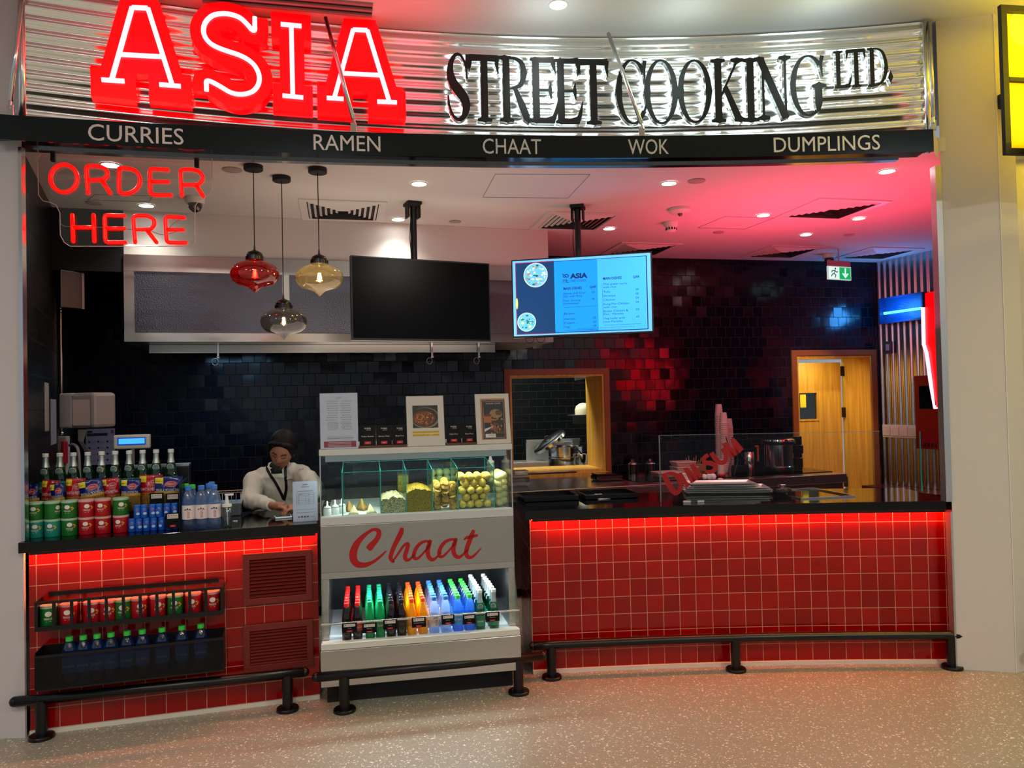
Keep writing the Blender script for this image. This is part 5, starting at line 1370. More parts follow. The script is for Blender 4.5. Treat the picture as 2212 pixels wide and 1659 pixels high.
# papdi discs
mb = MB(); mb.lathe([(0, -.0025), (.018, -.0015), (.0225, .0005), (.018, .003), (.009, .0045), (0, .004)], 16); pd = mb.build('papdi', M_papdi, smooth=True)
k = 0
for lay in range(3):
    for row in range(6):
        for c_ in range(3):
            x = xb[3]+.030+(xb[4]-xb[3]-.055)*c_/2+rnd.uniform(-.006, .006); z = bz0+.024+row*.0235+rnd.uniform(-.005, .005)+(.011 if c_ == 1 else 0); y = by0+.028+lay*.02+rnd.uniform(-.002, .004)
            put(k, pd, FF @ TR((x, y, z), rnd.uniform(-.9, .9), rnd.uniform(.3, 1.5), rnd.uniform(-.4, .4)), 'thin brown fried papdi disc in the fourth bin of the case', 'snack', 'papdi discs in the fourth glass bin'); k += 1
# samosas and iced triangles in the first bin
def samosa(M, matl, s, lab, name, grp):
    mb = MB(); bm = bmesh.new(); vs = [bm.verts.new(v) for v in [(-.03, -.024, 0), (.03, -.024, 0), (0, .03, 0), (0, 0, .05)]]
    for f in ((0, 2, 1), (0, 1, 3), (1, 2, 3), (2, 0, 3)): bm.faces.new([vs[i] for i in f])
    bmesh.ops.subdivide_edges(bm, edges=bm.edges[:], cuts=3, use_grid_fill=True)
    for v in bm.verts:
        n_ = noise.noise(v.co*60+Vector((s, 0, 0)))*.004; v.co += Vector((n_, n_, n_*.5)); v.co.z = max(0, v.co.z)
    mb.bm(bm); o = mb.build(name, matl, smooth=True); o.matrix_world = FF @ M; tag(o, lab, 'snack', grp)
M_sam = mat('samosa_crust', '9c7a3a', .6, noise_=.3, nscale=50); M_ice = mat('white_samosa', 'd8c8a0', .6, noise_=.25, nscale=80)
w0_ = xb[1]-xb[0]
for i, (fx, y, s, m_, lab) in enumerate([(.30, .075, 1.0, M_ice, 'pale speckled triangular pastry at the front left of the first bin'), (.72, .08, 1.05, M_ice, 'pale speckled triangular pastry at the front right of the first bin'),
        (.16, .20, 1.2, M_sam, 'brown samosa at the back left of the first bin'), (.50, .22, 1.35, M_sam, 'large brown samosa standing in the middle of the first bin')]):
    samosa(TR((xb[0]+w0_*fx, y, bz0+.001), .4*i, s=s), m_, i*3.1, lab, 'samosa', None)
# back containers with puris, sev and spare snacks
M_tub = glass('tub_plastic', (.9, .92, .9), .08)
for i, (x, w_, top, matl, lab) in enumerate([(xb[2]-.03, .07, .17, grain('sev_bright', 'e8cc10', 'd0b000', '8c7200', 200), 'tall clear tub of bright yellow sev behind the rice bin'),
        (xb[3]-.09, .085, .10, MATS['puri'], 'clear tub of pale nuts behind the sev bin'), (xb[3]+.01, .17, .20, mat('pale_puri', 'dcd690', .5, noise_=.2, nscale=50), 'large clear tub of pale snack balls behind the papdi bin')]):
    F = FF @ TR((x, .40, bz0)); r = empty('snack_tub', lab, 'tub', 'clear tubs behind the bins', F)
    mb = MB(); 
    for lo, hi in (((0, 0, 0), (w_, .003, top+.03)), ((0, .003, 0), (.003, .14, top+.03)), ((w_-.003, .003, 0), (w_, .14, top+.03)), ((.003, .137, 0), (w_-.003, .14, top+.03)), ((.003, .003, 0), (w_-.003, .137, .003))): mb.box(lo, hi)
    mb.build('tub', M_tub, r)
    mb = MB()
    if i == 0: mb.box((.004, .004, .004), (w_-.004, .136, top), bev=.008)
    else:
        rr = .016 if i == 1 else .022
        for lz in range(int(top/(rr*1.7))):
            for lx in range(int((w_-.01)/(rr*2))):
                for ly in range(2): mb.sphere((.006+rr+lx*rr*2, .006+rr+ly*rr*2+.004*(lz % 2), .005+rr+lz*rr*1.7), rr, 10, 7)
    o = mb.build('contents', matl, r, smooth=True); o['kind'] = 'stuff'
# side container on the right with puris and a squeeze bottle
F = FF @ TR((xb[5]+.014, .05, bz0)); w_ = FW-.012-(xb[5]+.014)
r = empty('snack_tub', 'clear tub of pale puri balls at the right end of the glass case', 'tub', 'clear tubs behind the bins', F)
mb = MB()
for lo, hi in (((0, 0, 0), (w_, .003, .12)), ((0, .003, 0), (.003, .3, .12)), ((w_-.003, .003, 0), (w_, .3, .12)), ((.003, .003, 0), (w_-.003, .3, .003))): mb.box(lo, hi)
mb.build('tub', M_tub, r); mb = MB()
for lz in range(5):
    for lx in range(2):
        for ly in range(5): mb.sphere((.026+lx*(w_-.052), .032+ly*.05, .027+lz*.035+.01*(lx % 2)), .023, 10, 7)
o = mb.build('contents', MATS['pale_puri'], r, smooth=True); o['kind'] = 'stuff'
F = FF @ TR((FW-.055, .42, bz0)); r = empty('squeeze_bottle', 'clear squeeze bottle with a pointed nozzle at the right end of the case', 'bottle', M=F)
mb = MB(); mb.lathe([(.025, .0), (.026, .004), (.026, .20), (.022, .22)], 18); mb.build('body', mat('milky_plastic', 'b8b8a0', .3, trans=.3), r, smooth=True)
mb = MB(); mb.lathe([(.024, .2205), (.024, .235), (.012, .242), (.004, .275), (0, .276)], 16); mb.build('nozzle', M_white, r, smooth=True)
for i, x in enumerate((.035, .075, .11)):
    F = FF @ TR((x, .06+.04*i, bz0)); r = empty('sauce_pot', ['white spouted sauce pot in the front left corner of the case', 'white spouted sauce pot, middle of the left three', 'white spouted sauce pot nearest the first bin'][i], 'sauce pot', 'white sauce pots at the left end of the case', F)
    mb = MB(); mb.lathe([(.020, 0), (.022, .004), (.021, .035), (.019, .04)], 16); mb.build('body', mat('pot_white', 'e0e8e8', .3), r, smooth=True)
    mb = MB(); mb.lathe([(.021, .0405), (.018, .048), (.006, .055), (.003, .08), (0, .081)], 12); mb.build('spout', MATS['pot_white'], r, smooth=True)

# ------------------------------------------------------------------ bottles
def pet(name, c, tr=.55, rough=.08, emit=None): return mat(name, c, rough, trans=tr, ior=1.33, spec=.6, emit=emit, es=.0)
PROF = {
 'soft': ([(.022, 0), (.0275, .006), (.0275, .05), (.0245, .075), (.0275, .105), (.026, .13), (.018, .155), (.0125, .172), (.0125, .182)], (.0145, .180, .200)),
 'water': ([(.026, 0), (.030, .005), (.030, .035), (.0285, .04), (.030, .045), (.030, .115), (.0285, .12), (.030, .126), (.027, .150), (.016, .175), (.013, .182)], (.0155, .182, .202)),
 'glassb': ([(.024, 0), (.029, .005), (.030, .06), (.0295, .095), (.026, .125), (.018, .155), (.0130, .18), (.0125, .205)], (.0145, .204, .222)),
}
def bottle(name, shape, mbody, mcap, mlab=None, labz=(.05, .10), text=None, tcol=None, th=.014, extra=None, liquid=None, rot=False, tw=None):
    r = bpy.data.objects.new(name, None); COL.objects.link(r); r.empty_display_size = .02
    prof, (cr, c0_, c1_) = PROF[shape]
    mb = MB(); mb.lathe(prof, 16); mb.build('body', mbody, r, smooth=True)
    mb = MB(); mb.lathe([(cr, c0_+.0005), (cr, c1_-.002), (cr-.002, c1_), (0, c1_)], 14); mb.build('cap', mcap, r, smooth=True, auto=40)
    if mlab:
        R_ = max(p[0] for p in prof)+.0006
        mb = MB(); mb.mat(0); mb.lathe([(R_, labz[0]), (R_, labz[1])], 20, cap=False)
        if text:
            mb.mat(1); f = CM(I4, R_); zc = (labz[0]+labz[1])/2
            if rot: mb.text(text, f, th/2, labz[0]+.006, th, off=.0004, width=tw, rot90=True)
            else: mb.text(text, f, 0, zc-th/2, th, off=.0004, width=tw or .045, align='c')
        if extra: extra(mb, R_)
        mb.build('label', [mlab, tcol or M_white]+([mat('label_peak', '2a2228', .5)] if extra else []), r, smooth=True)
    return r
M_capred, M_capgreen, M_capblack = mat('cap_red', 'e01a18', .35), mat('cap_green', '18a070', .35), mat('cap_black', '0c0e18', .3)
M_caporange, M_capblue, M_caplime, M_capwhite = mat('cap_orange', 'f07a10', .35), mat('cap_blue', '3a78d0', .35), mat('cap_lime', '3fd048', .35), mat('cap_white', 'd8dcd8', .4)
M_capred2 = mat('cap_red_orange', 'f0501c', .35)
M_cola = mat('cola', '160404', .06, spec=.8); M_sprite = pet('green_pet', '18c070', .45); M_fanta = mat('orange_drink', 'ff9a08', .15, emit=(1, .35, .0), es=.05)
M_waterb = glass('clear_pet_water', (.62, .78, 1), .10, .03, .30); M_aqua = glass('blue_pet', (.18, .50, .95), .10, .03, .35); M_perr = glass('green_bottle_glass', (.06, .40, .20), .09, .02, .25)
M_txtw = mat('text_white', 'f0f0ea', .5); M_txtr = mat('text_red', 'b0182c', .5); M_txtk = mat('text_black', '101010', .5); M_pinkl = mat('pink_label', 'e2d2d0', .5)
def mountains(mb, R_):
    f = CM(I4, R_); mb.mat(2); mb.prism([(-.016, .088), (-.010, .097), (-.006, .091), (0, .102), (.005, .092), (.010, .098), (.016, .088)], f, .0002, .0006)
def medal(rt, z, R_, rr=.0165):
    nk = MB(); nk.lathe([(.0186, .154), (.0150, .172), (.0137, .182), (.0134, .203)], 16, cap=False); nk.build('neck_foil', mat('neck_silver', (.45, .52, .50), .35, .8), rt, smooth=True)
    f = CM(I4, R_); mb = MB(); mb.mat(0).disc(f, 0, z, rr, rr*1.05, .0012, 20); mb.mat(1).disc(f, 0, z, rr*.8, rr*.84, .0016, 20); mb.mat(0).text('perrier', f, 0, z-.002, .004, off=.0019, width=rr*1.3, align='c')
    return mb.build('medallion', [mat('medal_silver', 'a8b8b4', .35), mat('medal_grey', '5c7470', .35)], rt)
KIND = {}
KIND['cola'] = bottle('cola_bottle', 'soft', M_cola, M_capred, mat('label_red', 'c8140f', .4), (.055, .098), 'Coca-Cola', M_txtw, .014)
KIND['sprite'] = bottle('lime_soda_bottle', 'soft', M_sprite, M_capgreen, mat('label_green', '0c7a4a', .4), (.055, .098), 'Sprite', M_txtw, .016, tw=.034)
KIND['zero'] = bottle('black_cola_bottle', 'soft', M_cola, M_capblack, mat('label_black', '0c0808', .4), (.055, .098), 'Zero', M_txtr, .014, tw=.03)
KIND['fanta'] = bottle('orange_soda_bottle', 'soft', M_fanta, M_capred2, mat('label_orange', 'f08c08', .4), (.055, .098), 'Fanta', M_txtw, .014, tw=.03)
KIND['evian'] = bottle('mineral_water_bottle', 'water', M_waterb, M_capblue, M_pinkl, (.046, .112), 'evian', M_txtr, .019, rot=True, tw=.034, extra=mountains)
KIND['arwa'] = bottle('blue_water_bottle', 'water', M_aqua, M_caplime, mat('label_aqua', '3c96e8', .3), (.046, .112), 'arwa', M_txtw, .018, tw=.05)
KIND['perrier'] = bottle('green_glass_bottle', 'glassb', M_perr, M_capwhite, mat('label_dkgreen', '2c8a70', .35), (.03, .085), 'perrier', M_txtw, .012, tw=.04)
medal(KIND['perrier'], .132, .0245)
ORD = ['foremost', 'second', 'third', 'fourth', 'fifth', 'sixth', 'seventh']
cols = [(748, 'cola', 'left'), (772, 'cola', 'right'), (798, 'sprite', 'left'), (821, 'sprite', 'right'), (844, 'zero', 'left'), (867, 'zero', 'right'), (889, 'fanta', 'left'), (913, 'fanta', 'right'),
        (938, 'evian', 'left'), (963, 'evian', 'right'), (989, 'arwa', 'left'), (1014, 'arwa', 'right'), (1037, 'perrier', 'left'), (1067, 'perrier', 'right')]
DESC = {'cola': ('red-capped dark cola bottle', 'red-capped colas'), 'sprite': ('green soda bottle with green cap', 'green soda bottles'), 'zero': ('dark bottle with black cap', 'black-capped bottles'), 'fanta': ('orange soda bottle with orange cap', 'orange sodas'),
        'evian': ('blue-capped pink-labelled water bottle', 'blue-capped waters'), 'arwa': ('lime-capped blue water bottle', 'lime-capped waters'), 'perrier': ('green glass bottle with white cap', 'white-capped green bottles')}
used = set()
for px_, kd, side in cols:
    s_, _ = FR.hit(px_, 1300, .035)
    s_ = min(max(s_, .07), FW-.07)
    for j in range(7):
        M = FF @ TR((s_+rnd.uniform(-.001, .001), -.035+j*.0635, .3365), rnd.uniform(-.35, .35)) @ Matrix.Diagonal((.90, .90, 1, 1))
        lab = f"{DESC[kd][0]}, {side} row, {ORD[j]} from the front of the cabinet"
        if kd not in used: o = KIND[kd]; o.matrix_world = M; tag(o, lab, None, DESC[kd][1]+' in the cabinet well'); o['category'] = 'bottle'; used.add(kd)
        else: copy_tree(KIND[kd], M, lab)
# ------------------------------------------------------------------ price cards
M_card = mat('card_black', '040405', .5, spec=.2)
def card(F, W, H, lab, name='price_card', grp=None, prod='', tilt=0, wood=False, logo=True):
    r = empty(name, lab, 'price card', grp, F @ Matrix.Rotation(tilt, 4, 'X'))
    mb = MB(); mb.box((0, 0, 0), (W, .002, H)); mb.build('card', M_card, r)
    f = lambda u, w_, o: Vector((u, -o, w_)); mb = MB()
    if logo:
        mb.mat(1); mb.quad(f, W*.12, H*.62, W*.88, H*.92, .0004); mb.mat(2); mb.text('ASIA', f, W*.34, H*.76, H*.12, .0008, width=W*.5); mb.mat(3); mb.text('STREET COOKING', f, W*.34, H*.66, H*.05, .0008, width=W*.48)
        mb.ribbon([(W*.16, H*.87), (W*.22, H*.80), (W*.28, H*.88)], W*.03, f, .0004, .0008); mb.ribbon([(W*.17, H*.66), (W*.17, H*.76), (W*.28, H*.76), (W*.28, H*.67)], W*.022, f, .0004, .0008)
    else:
        mb.mat(1); mb.text('ASIA', f, W*.42, H*.80, H*.09, .0008, width=W*.28); mb.text('STREET COOKING', f, W*.42, H*.74, H*.035, .0008, width=W*.28); mb.ribbon([(W*.31, H*.88), (W*.35, H*.82), (W*.39, H*.88)], W*.02, f, .0004, .0008)
    mb.mat(1); mb.text(prod, f, W*.5, H*.42, H*.07, .0008, width=min(W*.75, W*.06*max(4, len(prod))), align='c')
    mb.mat(4); mb.quad(f, W*.30, H*.06, W*.70, H*.20, .0004); mb.mat(1); mb.text('QAR', f, W*.5, H*.10, H*.05, .0008, align='c', width=W*.2)
    mb.build('print', [M_card, mat('print_cream', 'd8d0c4', .5), mat('print_maroon', '7a1418', .5), mat('print_ink', '26201e', .5), mat('print_red', 'b8102a', .5)], r)
    return r
for i, (x0, x1, y0_, y1_, pr) in enumerate([(270, 420, 680, 770, 'Cola'), (472, 615, 680, 775, 'Sprite'), (680, 820, 645, 740, 'Zero'), (965, 1105, 620, 720, 'Orange Drink'), (1260, 1390, 595, 690, 'Evian'), (1475, 1600, 595, 685, 'Arwa'), (1700, 1838, 570, 660, 'Perrier')]):
    (a, zt), (b, _), (_, zb) = FR.hit(680+x0/4.609, 1200+y0_/4.609, .125), FR.hit(680+x1/4.609, 1200+y0_/4.609, .125), FR.hit(680+x0/4.609, 1200+y1_/4.609, .125)
    card(FF @ TR((a, -.1265, zb)), b-a, zt-zb, f"small black {['first','second','third','fourth','fifth','sixth','last'][i]} price card from the left clipped to the cabinet guard glass", grp='price cards on the cabinet guard glass', prod=pr)
# on top of the cabinet
def topbox(x0, y0_, x1, y1_, off):
    (a, zt), (b, _), (_, zb) = FR.hit(680+x0/4.147, 830+y0_/4.147, off), FR.hit(680+x1/4.147, 830+y0_/4.147, off), FR.hit(680+x0/4.147, 830+y1_/4.147, off)
    return a, b, zb, zt
M_wood = mat('card_base_wood', '5a3a22', .5, noise_=.2, nscale=30)
cards = [(398, 545, 'Potato Samosa', 'leftmost of the three small black cards beside the noodle picture'), (550, 688, 'Samosa Chaat', 'middle of the three small black cards beside the noodle picture'), (692, 828, 'Bhel Puri', 'small black card just left of the noodle picture'),
         (1178, 1312, 'Dahi Puri', 'small black card just right of the noodle picture'), (1318, 1450, 'Pani Puri', 'small black card beside the karak chai picture')]
for i, (x0, x1, pr, lab) in enumerate(cards):
    a, b, _, zt = topbox(x0, 375 if i < 3 else 360, x1, 500, -.03)
    card(FF @ TR((a, .03, 1.366)), b-a, zt-1.362, lab, grp='black cards on top of the cabinet', prod=pr, tilt=math.radians(-8), logo=False)
for x0, x1, lab in ((392, 832, 'long wooden base holding three black cards'), (1172, 1456, 'shorter wooden base holding two black cards')):
    a, b, _, _ = topbox(x0, 400, x1, 500, -.03); mb = MB(); mb.box((0, 0, 0), (b-a, .05, .0135), bev=.001); o = mb.build('wooden_card_stand', M_wood); o.matrix_world = FF @ TR((a, .012, 1.3522)); tag(o, lab, 'card holder')
M_paper = mat('paper', 'dcd6cc', .5); M_paperb = mat('paper_cool', 'c8cfdf', .5)
def holder(x0, y0_, x1, y1_, lab, tilt, off, art, cream=True, rot=0):
    a, b, zb, zt = topbox(x0, y0_, x1, y1_, off); zb = 1.3525; H = (zt-zb)/math.cos(tilt); W = b-a
    r = empty('menu_holder', lab, 'menu stand', 'acrylic stands on top of the cabinet', FF @ TR((a, -off, zb+.001)) @ Matrix.Rotation(-tilt, 4, 'X'))
    f = lambda u, w_, o: Vector((u, -o, w_))
    mb = MB(); mb.box((0, .0, 0), (W, .002, H)); mb.build('sheet', M_paper if cream else M_paperb, r)
    mb = MB(); mb.box((-.003, -.0035, 0), (W+.003, -.0015, H+.002)); mb.build('acrylic_cover', glass('acrylic_cover', (.98, .98, .98), .05), r)
    mb = MB(); mb.box((-.003, .003, 0), (W+.003, .006, H*.98)); mb.box((-.003, -.0035, -.0005), (W+.003, .05, .0015)); mb.build('acrylic_back', M_acr, r)
    mb = MB(); ms = art(mb, f, W, H); mb.build('print', ms, r)
def art_arabic(mb, f, W, H):
    rr = random.Random(5)
    mb.mat(0); mb.text('QATAR', f, W*.5, H*.92, H*.012, .0004, align='c', width=W*.15); mb.text('AIRWAYS', f, W*.5, H*.90, H*.010, .0004, align='c', width=W*.18)
    y = .86
    for k in range(15):
        for x0, x1 in ((.17, .50), (.54, .84)):
            if k > 9: x0, x1 = (x0+.02, x1)
            x = x1-rr.uniform(0, .06)
            while x > x0+.03:
                l_ = rr.uniform(.02, .06); p = [(W*x, H*y), (W*(x-l_*.4), H*(y-.006)), (W*(x-l_), H*(y+rr.uniform(-.003, .006)))]
                mb.ribbon(p, W*.008, f, .0003, .0005)
                if rr.random() < .5: mb.disc(f, W*(x-l_*.5), H*(y+.012), W*.004, off=.0005, n=6)
                x -= l_+.015
        y -= .042 if k < 9 else .026
    for k in range(14): mb.mat(0); mb.disc(f, W*(.2+.05*k), H*.195, W*.019, off=.0004, n=10); mb.mat(2); mb.disc(f, W*(.2+.05*k), H*.195, W*.010, off=.0006, n=8)
    mb.mat(0)
    for yy in (.165, .225): mb.quad(f, W*.17, H*yy, W*.87, H*(yy+.003), .0004)
    mb.mat(1); mb.quad(f, W*.09, H*.03, W*.95, H*.14, .0004); mb.mat(2)
    for yy in (.115, .09, .065, .045): mb.quad(f, W*.2, H*yy, W*.82, H*(yy+.006), .0006)
    return [mat('print_grey', '4a4c58', .5), mat('print_crimson', '96101c', .5), M_paperb]
def art_noodles(mb, f, W, H):
    rr = random.Random(8)
    mb.mat(0); mb.quad(f, W*.16, H*.36, W*.84, H*.81, .0004)
    mb.mat(1)
    clip = lambda u, v: (min(max(u, .165), .835), min(max(v, .365), .805))
    def blob(cx, cy, rx, ry, o, n=24):
        mb.add([f(W*clip(cx+rx*math.cos(2*pi*k/n), cy)[0], H*clip(0, cy+ry*math.sin(2*pi*k/n))[1], o) for k in range(n)], [tuple(range(n))])
    blob(.50, .56, .38, .21, .0006); mb.mat(0); blob(.48, .57, .36, .19, .0008); mb.mat(2); blob(.46, .55, .31, .155, .0010)
    for k in range(46):
        a = rr.random()*6.28; d = math.sqrt(rr.random()); cx, cy = .46+.24*d*math.cos(a), .55+.12*d*math.sin(a); r0 = rr.uniform(.02, .06); t0 = rr.random()*6
        p = [(W*(cx+r0*math.cos(t0+t)), H*(cy+r0*.45*math.sin(t0+t))) for t in (0, .6, 1.2, 1.8, 2.4)]
        mb.mat(rr.choice([3, 3, 4, 5])); mb.ribbon(p, W*.013, f, .0011+k*.00001, .0012+k*.00001)
    for k in range(26):
        a = rr.random()*6.28; d = math.sqrt(rr.random()); mb.mat(rr.choice([6, 4, 0, 5])); mb.disc(f, W*(.46+.26*d*math.cos(a)), H*(.55+.13*d*math.sin(a)), W*rr.uniform(.008, .02), off=.0018, n=7)
    mb.mat(7); mb.quad(f, W*.14, H*.255, W*.86, H*.30, .0004); mb.quad(f, W*.14, H*.195, W*.86, H*.24, .0004)
    mb.mat(8); mb.text('Pad Thai Noodles Shrimps  QAR 56', f, W*.16, H*.268, H*.022, .0007, width=W*.68); mb.text('Pad Thai Noodles Tofu', f, W*.16, H*.208, H*.022, .0007, width=W*.42); mb.text('QAR 49', f, W*.70, H*.208, H*.022, .0007, width=W*.14)
    return [mat('art_black', '151210', .5), mat('art_rim', '8c8468', .4), mat('art_brown', '6a2c10', .5), mat('art_orange', 'c86a20', .5), mat('art_red', 'a03818', .5), mat('art_gold', 'e0a050', .5), mat('art_green', '4a6028', .5), mat('art_yellow', 'e6c020', .5), mat('art_ink', '2a2418', .5)]
def art_chai(mb, f, W, H):
    rr = random.Random(4)
    mb.mat(0); mb.quad(f, W*.15, H*.085, W*.88, H*.905, .0003); mb.mat(1); mb.quad(f, W*.20, H*.10, W*.86, H*.87, .0005)
    mb.mat(2)
    for u0, v0, u1, v1 in ((.23, .12, .235, .85), (.825, .12, .83, .85), (.23, .12, .83, .125), (.23, .845, .83, .85)): mb.quad(f, W*u0, H*v0, W*u1, H*v1, .0007)
    mb.text('KARAK CHAI', f, W*.53, H*.79, H*.03, .0007, align='c', width=W*.42)
    mb.mat(3); mb.disc(f, W*.60, H*.60, W*.19, H*.09, .0007); mb.mat(4); mb.disc(f, W*.68, H*.62, W*.10, H*.055, .0009)
    mb.mat(5); mb.quad(f, W*.24, H*.42, W*.46, H*.57, .0010); mb.mat(6); mb.disc(f, W*.35, H*.57, W*.11, H*.025, .0012)
    mb.mat(2); mb.prism([(W*.24, H*.30), (W*.55, H*.36), (W*.24, H*.24)][::-1], f, .0008, .0009)
    for k in range(34):
        mb.mat(rr.choice([5, 7, 3, 4, 7])); mb.disc(f, W*rr.uniform(.42, .80), H*rr.uniform(.20, .50), W*rr.uniform(.015, .045), H*rr.uniform(.012, .025), .0011+k*.00002, 9)
    mb.mat(2); mb.quad(f, W*.26, H*.13, W*.56, H*.20, .0022); mb.mat(8); mb.text('ASIA', f, W*.34, H*.155, H*.03, .0025, width=W*.2)
    return [mat('art_tan', 'b87a48', .5), mat('art_navy', '141a22', .5), M_paper, mat('art_sack', '9c7c54', .6), mat('art_sack2', '5c4630', .6), mat('art_tea', 'b4601c', .4), mat('art_tea2', '5a2a10', .3), mat('art_spice', '7a3c18', .5), mat('art_maroon', '7a1418', .5)]
holder(44, 85, 380, 552, 'white price list in Arabic with a dark red footer, left end of the cabinet top', 0, -.004, art_arabic, False)
holder(822, 110, 1158, 530, 'cream card with a noodle dish photo, middle of the cabinet top', math.radians(12), -.01, art_noodles)
holder(1445, 90, 1750, 510, 'cream card with the karak chai poster, right end of the cabinet top', math.radians(12), -.01, art_chai)
# ------------------------------------------------------------------ snack goods on the left worktop
CT = .9575
# stepped display stand
def on_top(px_, py_, z=CT): return onz(px_, py_, z)
g0 = lS.hit(62, 1150, -.20)[0]; g1 = lS.hit(392, 1140, -.20)[0]
F = lS.mat(g0, CT, 0); W = g1-g0
r = empty('display_stand', 'black stepped stand lifting the snack bags and green bottles', 'display stand', M=F)
mb = MB(); mb.box((0, .225, 0), (W, .345, .085)); mb.build('lower_step', M_rail, r)
mb = MB(); mb.box((0, .350, 0), (W, .455, .165)); mb.build('upper_step', M_rail, r)
mb = MB(); mb.box((W+.002, .10, 0), (W+.006, .455, .24)); mb.build('side_panel', M_rail, r)
mb = MB(); mb.box((0, .3465, .086), (W, .349, .185)); mb.build('riser', glass('smoked_riser', (.25, .25, .27), .06), r)

def tub(name, col, lidc, R_=.0375, H=.088):
    r = bpy.data.objects.new(name, None); COL.objects.link(r)
    mb = MB(); mb.lathe([(R_-.001, 0), (R_, .002), (R_, H-.012)], 24); mb.build('tube', mat('tub_'+col, {'green': '1d6b28', 'red': 'b01420', 'teal': '1c8a78'}[col], .3), r, smooth=True, auto=40)
    mb = MB(); mb.lathe([(R_+.001, H-.0115), (R_+.0015, H-.002), (R_, H), (0, H)], 24); mb.build('lid', mat('tub_lid_'+lidc, {'g': 'a9cfae', 'r': 'e0a8a4'}[lidc], .35, trans=.2), r, smooth=True, auto=40)
    f = CM(I4, R_); mb = MB(); z = H*.50; k = H/.088
    mb.mat(0).disc(f, 0, z+.012*k, .0125*k, .0105*k, .0004, 18)
    mb.mat(0).text('PRINGLES', f, 0, z-.012*k, .009*k, .0006, width=.030*k, align='c')
    mb.quad(f, -.009*k, z-.019*k, .009*k, z-.0175*k, .0006)
    mb.mat(2)
    for a, b, s_ in ((.021, .010, 1), (.027, .004, .9), (.022, -.002, .8)): mb.disc(f, a*k, z+b*k, .0055*s_*k, .0038*s_*k, .0006+a*.005, 10)
    mb.build('print', [mat('tub_print', 'e6dcd0', .5), mat('tub_print_dark', '14100e', .5), mat('tub_chip', 'd89a28', .5)], r)
    return r
TUB = {}
def place_tub(kind, M, lab, grp, big=False):
    key = (kind, big)
    if key not in TUB:
        TUB[key] = tub('crisp_tub', kind, 'r' if kind == 'red' else 'g', *((.0375, .104) if big else ()))
        o = TUB[key]; o.matrix_world = M; tag(o, lab, 'crisp tub', grp); return o
    return copy_tree(TUB[key], M, lab, grp)
pos = ['leftmost', 'second from the left', 'third from the left', 'fourth from the left', 'fifth from the left', 'sixth from the left']
lsA = math.atan2(lS.u.y, lS.u.x)
for i, (px_, kb, kt) in enumerate([(76, 'teal', 'green'), (113, 'teal', 'green'), (150, 'green', 'green'), (187, 'red', 'red'), (222, 'red', 'red'), (261, 'red', 'green')]):
    s_, _ = lS.hit(px_, 1120, -.15)
    for row, kd in ((0, kb), (1, kt)):
        M = TR(lS.pt(s_, CT+row*.0895+.0003, -.155), lsA+rnd.uniform(-.25, .25)+(.75 if (i, row) == (1, 1) else 0))
        place_tub(kd, M, f"{kd} crisp tub, {['lower', 'upper'][row]} row on the worktop, {pos[i]}", 'crisp tubs stacked on the left worktop')
# tubs in the rack
s0, z0, W, H = rk
for i, (cx, kd) in enumerate([(328, 'green'), (465, 'red'), (625, 'red'), (735, 'red'), (840, 'green'), (948, 'red'), (1078, 'red'), (1195, 'green'), (1318, 'red'), (1450, 'red')]):
    s_, _ = lF.hit(cx/3.16, 1160+560/3.16-(cx/3.16)*.07, .07)
    ordn = ['first', 'second', 'third', 'fourth', 'fifth', 'sixth', 'seventh', 'eighth', 'ninth', 'last'][i]
    place_tub(kd, TR(lF.pt(s_, z0+.0065, .062), lsA+.1+rnd.uniform(-.2, .2)), f"{kd} crisp tub, {ordn} from the left in the barred wall rack", 'crisp tubs in the barred rack', True)
# water bottles in the tray
s0t, z0t, Wt = tr
first = copy_tree(KIND['arwa'], TR((0, 0, 0)))
first.name = 'water_bottle'
ts = []
for i, cx in enumerate([470, 565, 660, 755, 865, 970, 1105, 1240, 1370]):
    s_, _ = lF.hit(cx/3.16, 1160+700/3.16, .07)
    M = TR(lF.pt(s_, z0t+.0085, .06), lsA, s=1.1); ordn = ['first', 'second', 'third', 'fourth', 'fifth', 'sixth', 'seventh', 'eighth', 'last'][i]
    lab = f"lime-capped water bottle, {ordn} from the left in the smoked wall tray"
    if i == 0: o = first; o.matrix_world = M; tag(o, lab, 'bottle', 'water bottles in the wall tray')
    else: copy_tree(first, M, lab, 'water bottles in the wall tray')
# green bottles on the upper step
for i, px_ in enumerate([98, 129, 158.6, 189.6, 219.7, 248.9, 279.2, 308.3, 337.4, 369.5]):
    s_, _ = lS.hit(px_, 1010, -.40); ordn = ['first', 'second', 'third', 'fourth', 'fifth', 'sixth', 'seventh', 'eighth', 'ninth', 'last'][i]
    copy_tree(KIND['perrier'], TR(lS.pt(s_, CT+.1655, -.402), lsA+rnd.uniform(-.25, .1), s=1.09), f"green glass bottle with white cap, {ordn} from the left behind the snack bags", 'green bottles behind the snack bags')
